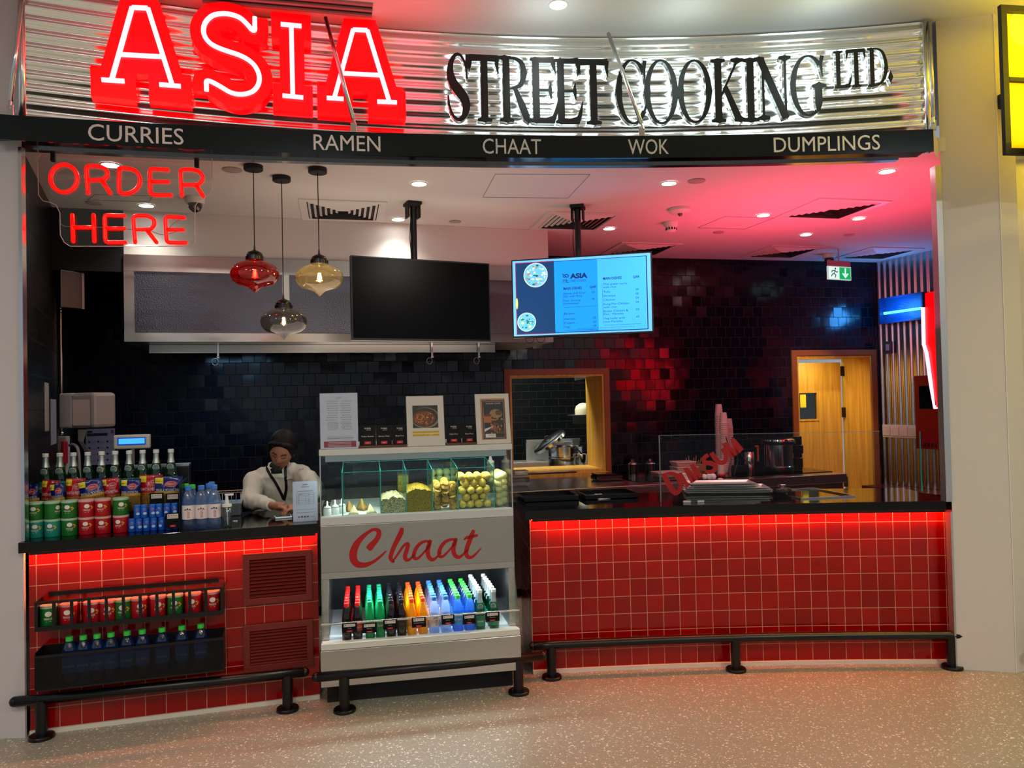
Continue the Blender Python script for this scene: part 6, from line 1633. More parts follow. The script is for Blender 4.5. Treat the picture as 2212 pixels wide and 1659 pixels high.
# plastic waters beside the stand
for i, (px_, off, lab) in enumerate([(407.5, -.12, 'left of the three front square waters labelled in red'), (435.5, -.12, 'middle one of the three front square waters'), (463, -.12, 'right one of the three front square waters'), (452, -.21, 'blue-capped water in the second row behind the right front one'), (458, -.30, 'blue-capped water standing farthest back by the sanitiser')]):
    s_, _ = lS.hit(px_, 1100, off)
    copy_tree(KIND['evian'], TR(lS.pt(s_, CT+.0003, off), lsA+.05*(i-1), s=1.1), lab, 'square water bottles on the worktop')
for i, (px_, off, lab) in enumerate([(416, -.235, 'lime-capped water behind the gap of the front waters'), (402, -.30, 'lime-capped water half behind the display stand side')]):
    s_, _ = lS.hit(px_, 1100, off); copy_tree(KIND['arwa'], TR(lS.pt(s_, CT+.0003, off), lsA, s=1.08), lab, 'lime-capped waters on the worktop')
# small blue mint tubs
def mint():
    r = bpy.data.objects.new('mint_tub', None); COL.objects.link(r)
    mb = MB(); mb.lathe([(.0165, 0), (.0175, .002), (.0175, .052), (.015, .055)], 16); mb.build('tube', mat('mint_blue', '1450b0', .25), r, smooth=True, auto=40)
    mb = MB(); mb.lathe([(.0165, .0552), (.0165, .066), (.014, .068), (0, .068)], 16); mb.build('lid', mat('mint_lid', '1c62c8', .3), r, smooth=True, auto=40)
    f = CM(I4, .0175); mb = MB(); mb.mat(0).disc(f, 0, .024, .0095, .007, .0003, 12); mb.mat(1).disc(f, -.006, .038, .004, .004, .0005, 8); mb.build('print', [mat('mint_pale', 'a8c8e8', .4), mat('mint_red', 'b04060', .4)], r)
    return r
mt = mint(); k = 0
for row, xs, yb in ((0, [822, 872, 927, 980, 1037, 1090, 1140], 0), (1, [862, 912, 972, 1020, 1078, 1132], 1)):
    for i, cx in enumerate(xs):
        s_, _ = lS.hit(40+cx/3.352, 1135, -.13)
        M = TR(lS.pt(s_, CT+row*.0683+.0003, -.13), lsA+rnd.uniform(-.5, .5)); lab = f"small blue mint tub, {['lower', 'upper'][row]} row, {(['first', 'second', 'third', 'fourth', 'fifth', 'sixth', 'seventh'])[i]} after the red crisp tubs"
        if k == 0: mt.matrix_world = M; tag(mt, lab, 'mint tub', 'small blue mint tubs')
        else: copy_tree(mt, M, lab, 'small blue mint tubs')
        k += 1
# snack bags
def bag(x0, x1, y0, y1, kd, tilt, off, lab, words_):
    (sa, zt), (sb, _), (_, zb) = lS.hit(40+x0/3.352, 920+y0/3.352, off), lS.hit(40+x1/3.352, 920+y0/3.352, off), lS.hit(40+x0/3.352, 920+y1/3.352, off)
    zb = CT+.0862; W, H = sb-sa, zt-zb-.003
    F = lS.mat((sa+sb)/2, zb, off) @ Matrix.Rotation(math.radians(-10), 4, 'X') @ Matrix.Rotation(tilt, 4, 'Y') if False else lS.mat((sa+sb)/2, zb, off) @ Matrix.Rotation(tilt, 4, 'Y')
    F = F @ Matrix.Translation((0, 0, abs(math.sin(tilt))*W/2))
    r = empty('snack_bag', lab, 'snack bag', 'snack bags on the left worktop', F)
    nx, nz = 14, 16; seed = x0*.1
    def surf(i, j, side):
        u = i/nx*2-1; v = j/nz
        t = .026*(max(0, 1-abs(u)**2.6))*(max(0, math.sin(pi*min(1, max(0, (v-.02)/.9))))**.55)
        wv = .0035*noise.noise(Vector((u*3+seed, v*5, seed)))+.002*noise.noise(Vector((u*9, v*12+seed, 2)))
        return Vector((u*W/2*(1-.05*math.sin(pi*v)), side*(t+.0012)+wv, v*H))
    mb = MB()
    for side in (-1, 1):
        vs = [surf(i, j, side) for j in range(nz+1) for i in range(nx+1)]; o = len(mb.v)
        fs = []; ms = []
        for j in range(nz):
            for i in range(nx):
                a = j*(nx+1)+i; q = (a, a+1, a+nx+2, a+nx+1); fs.append(q if side < 0 else q[::-1])
        before = len(mb.f); mb.add(vs, fs)
        for t_, fidx in enumerate(range(before, len(mb.f))):
            j = t_//nx; mb.m[fidx] = 1 if j/nz < .46 else (2 if j/nz < .51 and kd == 'blue' else 0)
    mb.build('pouch', [mat('bag_'+kd, {'blue': '0c1c66', 'red': 'a8101c'}[kd], .22), M_namkeen if kd == 'red' else M_dal, mat('bag_gold', 'c09020', .4)], r, smooth=True)
    def f(u, w_, o):
        i = (u/(W/2)+1)/2*nx; j = w_/H*nz; p = surf(max(0, min(nx, i)), max(0, min(nz, j)), -1); return p+Vector((0, -o-.0006, 0))
    mb = MB(); mb.mat(0).text(words_, f, -W*.44, H*.56, H*.085, .0010, width=W*(.86 if len(words_) > 10 else .7)); 
    ox = W*.18 if kd == 'blue' else W*.24
    mb.mat(1).disc(f, ox*.6, H*.78, W*.22, H*.085, .0008, 18); mb.mat(2).disc(f, ox*.6, H*.78, W*.19, H*.065, .0012, 18); mb.mat(0).text("Haldiram's", f, ox*.6, H*.765, H*.04, .0016, width=W*.3, align='c')
    mb.build('print', [mat('bag_white', 'd8d4cc', .4), mat('bag_ring', 'c86070', .4), mat('bag_crimson', '9c1020', .4)], r)
    mb = MB(); mb.mat(0).quad(f, -W*.47, H*.80, -W*.18, H*.97, .0016, 3); mb.mat(1).text('QAR 12', f, -W*.45, H*.85, H*.04, .0020, width=W*.24)
    mb.build('sticker', [mat('sticker_yellow', 'd8c410', .45), M_txtk], r)
M_namkeen = grain('namkeen_mix', 'd0a030', 'a06a18', '3c2408', 240, .35, .003); M_dal = grain('moong_dal', 'b8962c', '8c6c18', '4a3808', 420, .35, .002)
bags = [(60, 168, 425, 'blue', -.10, -.270, 'MASALA MOONG DAL'), (150, 275, 395, 'red', .08, -.300, 'KHATTA MEETHA'), (240, 345, 415, 'blue', -.05, -.262, 'MASALA MOONG'), (335, 480, 380, 'red', .03, -.300, 'KHATTA MEETHA'), (468, 648, 398, 'blue', -.16, -.266, 'MASALA MOONG'),
        (615, 748, 380, 'red', -.08, -.305, 'KHATTA MEETHA'), (735, 882, 384, 'blue', .02, -.266, 'MASALA MOONG DAL'), (868, 1040, 356, 'red', .02, -.310, 'KHATTA MEETHA'), (975, 1183, 370, 'blue', .03, -.262, 'MASALA MOONG DAL')]
names9 = ['at the far left end of the stand', 'second from the left', 'narrow one, third from the left', 'fourth from the left, standing upright', 'fifth from the left, leaning left', 'sixth from the left', 'seventh from the left', 'half behind the last blue bag', 'at the right end with price cards before it']
for (x0, x1, y0, kd, tl, off, wd), nm in zip(bags, names9): bag(x0, x1, y0, 600, kd, tl, off, f"{'navy blue' if kd == 'blue' else 'red'} namkeen snack bag {nm}", wd)
for x0, x1, y0, y1, off, lab in ((948, 1050, 488, 592, -.205, 'black price card clipped left, in front of the last snack bags'), (1066, 1166, 490, 600, -.205, 'black price card clipped right, in front of the last snack bags'), (1064, 1168, 632, 742, -.095, 'black price card in front of the blue mint tubs')):
    (sa, zt), (sb, _), (_, zb) = lS.hit(40+x0/3.352, 920+y0/3.352, off), lS.hit(40+x1/3.352, 920+y0/3.352, off), lS.hit(40+x0/3.352, 920+y1/3.352, off)
    card(lS.mat(sa, zb, off), sb-sa, zt-zb, lab, grp='price cards among the snacks')
# small risers that carry the clipped cards
mb = MB(); mb.box((0, 0, 0), (.24, .004, .10)); sq, _ = lS.hit(40+940/3.352, 1090, -.21); o = mb.build('card_rail', M_acr); o.matrix_world = lS.mat(sq, CT, -.21); tag(o, 'clear acrylic rail carrying the two upper price cards', 'card rail')
# hand sanitiser
s_, _ = lS.hit(490.5, 1120, -.10); r = empty('sanitiser_bottle', 'clear pump bottle of sanitiser with white pump beside the waters', 'pump bottle', M=TR(lS.pt(s_, CT+.0003, -.10), lsA, s=.86))
mb = MB(); mb.lathe([(.026, 0), (.0285, .003), (.0285, .115), (.022, .122)], 20); mb.build('body', glass('sanitiser_plastic', (.82, .84, .84), .1), r, smooth=True)
mb = MB(); mb.lathe([(.0265, .002), (.0265, .07)], 20); mb.build('gel', glass('gel', (.85, .9, .9), .05), r, smooth=True)
mb = MB(); mb.lathe([(.029, .1225), (.029, .138), (.012, .142), (.008, .19)], 18); mb.box((-.012, -.008, .19), (.04, .008, .202), bev=.002); mb.build('pump', M_white, r, smooth=True, auto=40)
mb = MB(); mb.tube([(0, 0, .12), (.004, 0, .01)], .003, 6); mb.build('dip_tube', M_white, r)
# card reader sign and phone
(sa, zt), (sb, _) = lS.hit(632, 1041, -.10), lS.hit(689, 1041, -.10); F = lS.mat(sa, CT+.0005, -.10); W, H = sb-sa, zt-CT
r = empty('payment_notice', 'upright clear stand with a white payment notice in front of the cashier', 'notice', M=F)
mb = MB(); mb.box((0, 0, 0), (W*.93, .0015, H)); mb.build('sheet', mat('notice_blue_white', 'c4d4ec', .4), r)
mb = MB(); mb.box((0, -.003, 0), (W, -.001, H+.002)); mb.box((0, .002, 0), (W, .004, H)); mb.box((0, -.003, -.0004), (W, .06, .0018)); mb.build('acrylic_holder', M_acr, r)
f = fl; mb = MB(); W9 = W*.93
mb.text('QATAR', f, W9*.5, H*.90, H*.035, .0010, align='c', width=W9*.22); mb.text('AIRWAYS', f, W9*.5, H*.85, H*.028, .0010, align='c', width=W9*.34); mb.text('Currency Exchange Rates', f, W9*.5, H*.745, H*.026, .0010, align='c', width=W9*.66)
for k in range(7): mb.quad(f, W9*.14, H*(.70-.045*k), W9*.86, H*(.703-.045*k), .0010)
for u in (.14, .52, .86): mb.quad(f, W9*u, H*.43, W9*(u+.006), H*.70, .0010)
for k, (a, b) in enumerate((('CURRENCY', 'RATE'), ('USD', '3.65'), ('EUR', '4.10'), ('GBP', '4.80'), ('SAR', '0.97'), ('QAR', '1.00'))): mb.text(a, f, W9*.2, H*(.668-.045*k), H*.018, .0010); mb.text(b, f, W9*.62, H*(.668-.045*k), H*.018, .0010)
mb.text('Please ask our team for more details', f, W9*.5, H*.29, H*.016, .0010, align='c', width=W9*.72); mb.text('We accept the following payment cards', f, W9*.5, H*.22, H*.016, .0010, align='c', width=W9*.72)
for k in range(4): mb.mat(1 if k == 0 else 2); mb.quad(f, W9*(.20+k*.12), H*.10, W9*(.28+k*.12), H*.135, .0010)
mb.mat(2); mb.text('VISA', f, W9*.70, H*.10, H*.032, .0010, width=W9*.16)
mb.build('print', [mat('notice_ink', '2a3450', .5), M_txtr, mat('notice_navy', '141c50', .5)], r)
p = at(607, 1108, 4.36); r = empty('phone', 'white-edged phone lying on the worktop under the cashier hands', 'phone', M=TR((p.x, p.y+.02, CT+.0003), lsA+.12))
mb = MB(); mb.box((-.04, -.035, 0), (.05, .04, .009), bev=.002); mb.build('case', mat('phone_case', 'd0d6e0', .3), r); mb = MB(); mb.box((-.036, -.031, .0092), (.046, .036, .0098)); mb.build('screen', mat('phone_screen', '303a50', .1), r)
p = at(508, 1117, 4.28); mb = MB(); mb.lathe([(.013, 0), (.013, .003), (0, .004)], 14, TR((0, 0, 0))); o = mb.build('white_token', M_white); o.matrix_world = TR((p.x, p.y, CT+.0003)); tag(o, 'small white disc on the worktop beside the sanitiser', 'token')
# till: customer display on a pole, cash drawer with wire rack behind
p = at(286, 954, 4.62)
r = empty('customer_display', 'cream till display with a glowing blue screen above the green bottles', 'till display', M=TR((p.x, p.y, CT), lsA-.05))
z = p.z-CT
mb = MB(); mb.box((-.10, -.02, z-.042), (.10, .02, z+.042), TR((0, 0, 0), 0, math.radians(0)), bev=.008); mb.build('housing', mat('till_cream', 'c9c4b8', .4), r)
mb = MB(); mb.box((-.078, -.0215, z-.020), (.078, -.0203, z+.026)); mb.build('bezel', mat('bezel_blue', '0a2c80', .3, emit=(.0, .1, .6), es=.4), r)
mb = MB(); mb.box((-.070, -.0235, z-.012), (.072, -.0217, z+.020)); mb.build('screen', mat('till_screen', '3090ff', .3, emit=(.05, .35, 1), es=1.3), r)
mb = MB(); mb.cyl(.012, .03, z-.043, 12); mb.box((-.05, -.03, .0), (.05, .05, .03)); mb.build('stand', mat('till_stand', '6a6864', .4), r)
F = lS.mat(lS.hit(330, 1110, -.56)[0], CT, -.53)
# shelf frame behind bottles (silver bar)
r = empty('till_terminal', 'dark till terminal with a silver edge behind the green bottles', 'till', M=F)
mb = MB(); mb.box((-.12, 0, 0), (.20, .10, .30), bev=.006); mb.build('terminal', mat('till_dark', '101012', .35), r); mb = MB(); mb.box((-.12, -.004, .3005), (.20, .10, .312)); mb.build('edge', M_steel, r)
F = lS.mat(lS.hit(492, 1100, -.48)[0], CT, -.50)
r = empty('receipt_printer', 'grey receipt printer with a wire basket beside the cashier', 'printer', M=F)
mb = MB(); mb.box((-.08, 0, 0), (.07, .13, .07), bev=.006); mb.build('body', mat('printer_grey', '4a4e52', .4), r); mb = MB(); mb.box((-.085, -.006, .0705), (.075, .14, .078)); mb.build('top_tray', M_steel, r)
mb = MB()
for k in range(7): mb.tube([(-.08+k*.025, -.004, .08), (-.08+k*.025, -.004, .135)], .0018, 5)
mb.tube([(-.085, -.004, .136), (.075, -.004, .136)], .003, 6); mb.tube([(-.085, .12, .136), (.075, .12, .136)], .003, 6); mb.build('wire_basket', M_chrome, r)

# ------------------------------------------------------------------ things on the left side wall and in the corner
Lq = LWr
def lw_at(px_, py_): s_, z_ = Lq.hit(px_, py_); return Lq.pt(s_, z_), s_
p, s_ = lw_at(122, 500)
sp = s_
mb = MB(); pts = [Lq.pt(sp, z, .02) for z in (2.975, 2.6, 2.2, 1.8, 1.42)]; mb.tube(pts, .0085, 8)
r = empty('wall_pipe', 'thin copper-coloured pipe running down the left tiled wall', 'pipe', M=TR(pts[-1])); mb.build('pipe', mat('copper_pipe', (.62, .42, .36), .28, .9), r, TR(pts[-1]), smooth=True)
mb = MB(); 
for z in (2.3, 1.43): mb.sphere(Lq.pt(sp, z, .02), .014, 10, 7)
mb.build('coupling', M_chrome, r, TR(pts[-1]), smooth=True)
mb = MB(); mb.box((-.06, -.05, -.28), (.06, -.001, -.01), bev=.006); o = mb.build('valve_box', mat('valve_cream', 'a89c94', .5), r)
o.matrix_local = TR((0, 0, 0)) 
mb = MB(); mb.box((.05, -.10, -.20), (.075, -.051, -.04), bev=.008); mb.build('lever', mat('lever_red', 'a81420', .4), r)
# paper towel dispenser
a = at(127, 890, 5.0); b = at(204, 889, 4.86); DF = Flat((a.x, a.y), (b.x, b.y)); _, zt = DF.hit(127, 850); _, zb = DF.hit(127, 925); W, H = DF.L, zt-zb
r = empty('towel_dispenser', 'grey paper towel dispenser with a sheet hanging out, on the left wall', 'towel dispenser', M=DF.mat(0, zb))
mb = MB(); mb.box((0, 0, 0), (W*.36, .07, H), bev=.01); mb.build('side', mat('dispenser_grey', 'b4b2ae', .4), r)
mb = MB(); mb.box((W*.37, -.004, 0), (W, .16, H), bev=.022); cvr = mb.build('cover', mat('dispenser_cover', '9a8e8e', .25), r)
mb = MB(); mb.box((W*.43, -.0065, H*.07), (W*.88, -.0045, H*.80), bev=.001); mb.build('roll', mat('towel_roll', 'd8bcb6', .7), r)
for h0 in (.02, .88): mb = MB(); mb.box((W*.40, -.012, H*h0), (W*.425, -.0045, H*(h0+.1))); mb.build('catch', M_chrome, cvr)
mb = MB(); mb.prism([(W*.45, -.01), (W*.68, -.01), (W*.60, -.09), (W*.70, -.17), (W*.52, -.15), (W*.48, -.08)][::-1], lambda u, w_, o: Vector((u, .03-o+.02*math.sin(w_*30), w_)), 0, .0015); mb.build('sheet', mat('towel_sheet', 'a09a98', .8), r)
# hand washing poster on the back wall
(sa, zt), (sb, _), (_, zb) = BW.hit(185, 927, .004), BW.hit(248, 926, .004), BW.hit(186, 1005, .004); W, H = sb-sa, zt-zb
r = empty('hygiene_poster', 'white hand washing poster on the dark back wall behind the bottles', 'poster', M=BW.mat(sa, zb, .004))
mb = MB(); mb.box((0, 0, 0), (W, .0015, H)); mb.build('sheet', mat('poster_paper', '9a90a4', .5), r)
mb = MB(); mb.mat(0); mb.quad(f, W*.04, H*.80, W*.75, H*.88, .0006); mb.disc(f, W*.14, H*.92, W*.10, H*.03, .0006); mb.mat(1)
for k in range(12):
    u, v = .06+(k % 3)*.31, .62-(k//3)*.17
    mb.mat(0); mb.disc(f, W*(u+.06), H*(v+.02), W*.045, H*.03, .0008, 9); mb.mat(1)
    for q in range(4): mb.quad(f, W*(u+.13), H*(v+.03-q*.02), W*(u+.27), H*(v+.036-q*.02), .0008)
mb.mat(2); mb.quad(f, W*.86, H*.86, W*.96, H*.96, .0007)
mb.build('print', [mat('poster_ink', '26222e', .5), mat('poster_grey', '6a6274', .5), mat('poster_red', '804058', .5)], r)
# tall steel duct box in the dark corner
a = at(131, 600, 5.16); b = at(181, 600, 5.30); DF = Flat((a.x, a.y), (b.x, b.y)); _, zb = DF.hit(150, 665)
r = empty('duct_box', 'tall dull steel box hanging in the dark left corner', 'duct', M=DF.mat(0, zb))
mb = MB(); mb.box((0, 0, 0), (DF.L, .06, 2.545-zb-.003), bev=.004); mb.build('casing', mat('duct_steel', (.09, .08, .085), .3, .9), r)
mb = MB(); mb.box((DF.L-.018, -.006, .0), (DF.L, -.001, 2.545-zb-.01)); mb.build('edge_strip', mat('duct_edge', (.3, .25, .25), .3, .9), r)
# gooseneck hose at the sink
p0 = at(152, 1010, 4.95)
r = empty('sink_hose', 'pale curved hose rising behind the green bottles at the left', 'hose', M=TR((p0.x, p0.y, CT)))
q = [at(150, 962, 5.0), at(158, 960, 4.98), at(166, 966, 4.96), at(170, 980, 4.95), at(171, 1000, 4.95), at(172, 1030, 4.95), at(172, 1090, 4.95)]
mb = MB(); mb.tube(smooth_path(q, 4), .010, 8); mb.build('hose', mat('hose_pale', '8c8684', .4), r, r.matrix_world.copy(), smooth=True)
# hanging documents at the far left
for i, (px0, px1, py0, py1, y) in enumerate([(95, 103, 826, 932, 4.9), (108, 119, 862, 962, 4.75)]):
    s0_, zt = Lq.hit(px0, py0); s1_, _ = Lq.hit(px1, py0); _, zb = Lq.hit(px0, py1)
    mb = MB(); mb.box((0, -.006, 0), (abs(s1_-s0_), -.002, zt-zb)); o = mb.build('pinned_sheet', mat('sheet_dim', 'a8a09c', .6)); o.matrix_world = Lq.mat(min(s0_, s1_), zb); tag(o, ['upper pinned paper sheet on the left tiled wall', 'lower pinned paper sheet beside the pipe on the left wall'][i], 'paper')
# ------------------------------------------------------------------ things on the right worktop
RT = .9575
def rmat(px_, py_, z=RT, rz=None):
    p = onz(px_, py_, z); return TR((p.x, p.y, z+.0004), ANG*.7 if rz is None else rz)
# shallow black trays
def blacktray(M, w, d, lab, things=True):
    r = empty('black_tray', lab, 'tray', 'black serving trays on the right worktop', M)
    mb = MB(); mb.box((-w/2, -d/2, 0), (w/2, d/2, .005)); 
    for lo, hi in (((-w/2-.008, -d/2-.008, .002), (w/2+.008, -d/2, .03)), ((-w/2-.008, d/2, .002), (w/2+.008, d/2+.008, .03)), ((-w/2-.008, -d/2, .002), (-w/2, d/2, .03)), ((w/2, -d/2, .002), (w/2+.008, d/2, .03))): mb.box(lo, hi)
    mb.build('tray', mat('tray_black', '0a0909', .2), r, bevel=.002)
    return r
blacktray(rmat(1183, 1077), .33, .26, 'black serving tray nearest the chaat cabinet')
blacktray(rmat(1310, 1072), .33, .26, 'black serving tray left of the glass screen')
rnd2 = random.Random(2)
for i, (px_, py_, w_, d_, lab) in enumerate([(1138, 1079, .05, .03, 'small crumpled white sachet in the first tray'), (1160, 1078, .09, .035, 'long white sachet in the first tray'), (1292, 1070, .05, .03, 'white sachet lying in the back of the second tray'), (1305, 1080, .08, .03, 'gold and white sachet in the second tray'), (1342, 1070, .035, .02, 'tiny white packet in the second tray')]):
    mb = MB(); vs = []; nx = 5
    for b in range(3):
        for a in range(nx): vs.append((w_*(a/(nx-1)-.5), d_*(b/2-.5), .003+.006*rnd2.random()))
    n = len(vs); vs += [(x, y, .0) for x, y, z in vs]
    fs = [(b*nx+a, b*nx+a+1, (b+1)*nx+a+1, (b+1)*nx+a) for b in range(2) for a in range(nx-1)]; fs += [tuple(n+i_ for i_ in q[::-1]) for q in fs]
    mb.add(vs, fs); o = mb.build('sachet', mat('sachet_foil', 'd0ccc0', .3)); o.matrix_world = rmat(px_, py_, RT+.006, rnd2.random()); tag(o, lab, 'sachet')
# glass sneeze guard
gA, gB = onz(1427, 1086, RT), onz(1905, 1079, RT)
_, gz = Flat((gA.x, gA.y), (gB.x, gB.y)).hit(1424, 941)
G1 = Flat((gA.x, gA.y), (gB.x, gB.y))
r = empty('glass_screen', 'clear glass screen with red letters DIM SUM on the right worktop', 'glass screen', M=G1.mat(0, RT))
mb = MB(); mb.box((0, 0, .001), (G1.L, .008, gz-RT)); mb.build('long_pane', M_clear, r)
mb = MB(); mb.box((-.001, 0, .001), (.006, .008, gz-RT)); mb.box((0, 0, gz-RT), (G1.L, .008, gz-RT+.002)); mb.build('pane_edge', mat('edge_grey', (.25, .28, .28), .2, .3), r)
gC = onz(1365, 1066, RT); s_, z_ = 0, 0
G2 = Flat((gC.x, gC.y), (gA.x-.004, gA.y+.004))
mb = MB(); mb.box((0, 0, .001), (G2.L, .008, gz-RT)); mb.build('return_pane', M_clear, r, None)
pane = [c for c in bpy.data.objects if c.parent == r][-1]; pane.matrix_local = G1.mat(0, RT).inverted() @ G2.mat(0, RT)
mb = MB(); mb.box((0, 0, gz-RT), (G2.L, .008, gz-RT+.002)); mb.box((0, 0, .001), (.004, .008, gz-RT)); o = mb.build('return_edge', MATS['edge_grey'], r); o.matrix_local = pane.matrix_local
# letters, hand-cut shapes following a rising curve
gf = G1.pt
c = 3.3515
mb = MB()
def strk(pts, wd, n=3):
    q = [G1.hit(x, y, .001) for x, y in PX(pts, c, 1080, 760)]; q = smooth_path(q, n); k = len(q); W_ = []
    for i in range(k):
        t = i/(k-1)*(len(wd)-1); a = int(t); b = min(a+1, len(wd)-1); W_.append((wd[a]+(wd[b]-wd[a])*(t-a))/c/1660*4.55)
    return q, W_
for pts, wd, n in [
    ([(1180, 882), (1215, 945), (1245, 1000), (1278, 1030)], [30, 40, 42, 30], 3), ([(1178, 898), (1235, 880), (1280, 900), (1308, 950), (1300, 1000), (1272, 1030)], [26, 26, 34, 34, 32, 26], 3),
    ([(1508, 745), (1478, 768), (1482, 800), (1530, 808), (1560, 828), (1545, 862), (1505, 870), (1482, 850)], [28, 30, 34, 36, 36, 30, 26, 10], 4),
    ([(1530, 730), (1560, 775), (1595, 802), (1630, 790), (1635, 745), (1608, 700)], [36, 36, 34, 34, 30, 30], 4)]:
    q, W_ = strk(pts, wd, n); mb.ribbon(q, W_, gf, .0005, .003+.0002*len(mb.f)/40)
for pl_ in ([(398, 450), (420, 442), (468, 522), (448, 533)], [(430, 420), (452, 412), (490, 445), (470, 400), (492, 390), (548, 460), (524, 476), (500, 438), (518, 484), (508, 489), (468, 450), (492, 500), (476, 508)],
        [(660, 272), (690, 262), (728, 305), (712, 243), (735, 237), (790, 303), (765, 328), (738, 292), (750, 338), (740, 343), (700, 303), (728, 352), (710, 362)]):
    mb.prism([G1.hit(1320+x/2.759, 860+y/2.759, .001) for x, y in pl_][::-1], gf, .0005, .003)
o = mb.build('red_lettering', mat('dimsum_red', 'a00408', .6), r, r.matrix_world.copy())
# stack of steel plates
M_plate = mat('plate_steel', (.78, .80, .78), .38, .75)
k = 0
for i, (x0, x1, yb, z, lab) in enumerate([(1483, 1672, 1081, 0, 'lowest wide steel tray of the stack behind DIM SUM'), (1484, 1668, 1081, .014, 'second steel tray up in the stack behind DIM SUM'), (1486, 1662, 1081, .028, 'third steel tray up in the stack behind DIM SUM'), (1492, 1640, 1081, .042, 'fourth steel tray up, shorter than those below'), (1490, 1632, 1081, .056, 'top steel tray of the stack behind DIM SUM')]):
    a, b = onz(x0, yb-14, RT), onz(x1, yb-16, RT); w_ = (b-a).length; mid = (a+b)/2
    M = TR((mid.x, mid.y+.06, RT+.0005+z), math.atan2((b-a).y, (b-a).x)+[0, .01, -.02, .03, .0][i])
    mb = MB(); d_ = .11
    mb.box((-w_/2+.02, -d_+.02, 0), (w_/2-.02, d_-.02, .002)); ring_o = [(-w_/2, -d_), (w_/2, -d_), (w_/2, d_), (-w_/2, d_)]; ring_i = [(-w_/2+.02, -d_+.02), (w_/2-.02, -d_+.02), (w_/2-.02, d_-.02), (-w_/2+.02, d_-.02)]
    vs = [(x, y, .012) for x, y in ring_o]+[(x, y, .0) for x, y in ring_i]+[(x, y, .0135) for x, y in ring_o]+[(x, y, .002) for x, y in ring_i]
    fs = [(j, (j+1) % 4, 4+(j+1) % 4, 4+j) for j in range(4)]+[(8+j, 12+j, 12+(j+1) % 4, 8+(j+1) % 4) for j in range(4)]+[(j, 8+j, 8+(j+1) % 4, (j+1) % 4) for j in range(4)]
    mb.add(vs, fs); o = mb.build('steel_tray', M_plate); o.matrix_world = M; tag(o, lab, 'tray', 'steel trays stacked on the right worktop')
# black dish with lid and tape dispenser like lump
r = empty('sauce_jug', 'small dark glossy dish with a steel lid beside the tray stack', 'dish', M=rmat(1690, 1070))
mb = MB(); mb.lathe([(.04, 0), (.055, .01), (.06, .03), (.05, .045), (.03, .05), (0, .05)], 24); mb.build('dish', mat('dish_dark', '120808', .08), r, smooth=True); mb = MB(); mb.lathe([(.022, .0505), (.024, .066), (.018, .07), (0, .07)], 18, Matrix.Translation((-.0, 0, 0))); mb.build('lid', M_chrome, r, smooth=True, auto=40)
for i, (px_, py_, w_, lab) in enumerate([(1484, 1083, .045, 'small white label stuck at the foot of the glass screen, left'), (1514, 1083, .04, 'small silver label stuck at the foot of the glass screen, right')]):
    a = G1.hit(px_, py_, .012); mb = MB(); mb.box((-w_/2, 0, 0), (w_/2, .001, .012)); o = mb.build('small_label', mat('label_pale', 'c8c8c0', .5)); o.matrix_world = G1.mat(a[0], RT+.0006, .012); tag(o, lab, 'label')
r = empty('black_bowl', 'black lacquered bowl dish on the steel counter below the oak window', 'bowl', M=TR(onz(1312, 1035, .87)+Vector((0, .02, -.009)), ANG))
mb = MB(); mb.box((-.13, -.09, 0), (.13, .09, .05), bev=.02); mb.build('box', mat('lacquer', '060505', .06), r); mb = MB(); mb.box((-.12, -.08, .0505), (.05, .08, .062), bev=.004); mb.build('lid', mat('lacquer', '060505', .06), r)

# ---- on the work counter behind: cups, boxes, urn
BZ = .869
def bmat(px_, py_, dz=0): p = onz(px_, py_, BZ); return TR((p.x, p.y, BZ+dz), ANG)
M_cup = mat('paper_cup', 'd8b8b4', .5)
def cupstack(px_, yb, ytop, lab, d):
    p = onz(px_, yb, BZ); top = at(px_, ytop, p.y).z
    r = empty('cup_stack', lab, 'cup stack', 'tall stacks of pale paper cups', TR((p.x, p.y, BZ)))
    H = top-BZ; rr = .039; z = .0; mb = MB(); prof = [(rr*1.02, .0)]
    n = int((H-.10)/.017)
    for k in range(n):
        z = k*.017; prof += [(rr*1.07, z+.001), (rr*1.07, z+.005), (rr*.97, z+.006), (rr*.99, z+.0165)]
    z = n*.017; prof += [(rr*1.07, z+.001), (rr*1.07, z+.006), (rr, z+.008), (rr*.74, H), (rr*.6, H-.004), (0, H-.005)]
    mb.lathe(prof, 24); mb.build('cups', M_cup, r, smooth=True, auto=35)
cupstack(1556, 1016, 873, 'tallest stack of pale upturned paper cups', 0)
cupstack(1566, 1020, 891, 'middle stack of pale upturned paper cups', 0)
cupstack(1577, 1010, 904, 'shortest stack of pale paper cups, nearest the urn', 0)
p = onz(1558, 1029, BZ); r = empty('paper_cup', 'white paper cup with a red base standing before the cup stacks', 'cup', M=TR((p.x, p.y, BZ+.0004)))
mb = MB(); mb.lathe([(.036, 0), (.033, .025)], 20); mb.build('red_band', mat('band_red', 'c81810', .4), r, smooth=True); mb = MB(); mb.lathe([(.0329, .0255), (.026, .15), (.0, .151)], 20); mb.build('cup', M_cup, r, smooth=True, auto=40)
# wire holder
p = onz(1592, 1022, BZ); r = empty('wire_holder', 'black wire cup holder between the cups and the urn', 'holder', M=TR((p.x, p.y, BZ), ANG))
mb = MB()
for y in (-.06, .06):
    mb.tube([(-.06, y, .0), (-.02, y, .12), (-.07, y, .34)], .004, 6); mb.tube([(.07, y, .0), (.07, y, .10), (-.01, y, .22)], .004, 6)
mb.box((-.03, -.055, .001), (.065, .055, .07), bev=.004); mb.build('frame', M_rail, r)
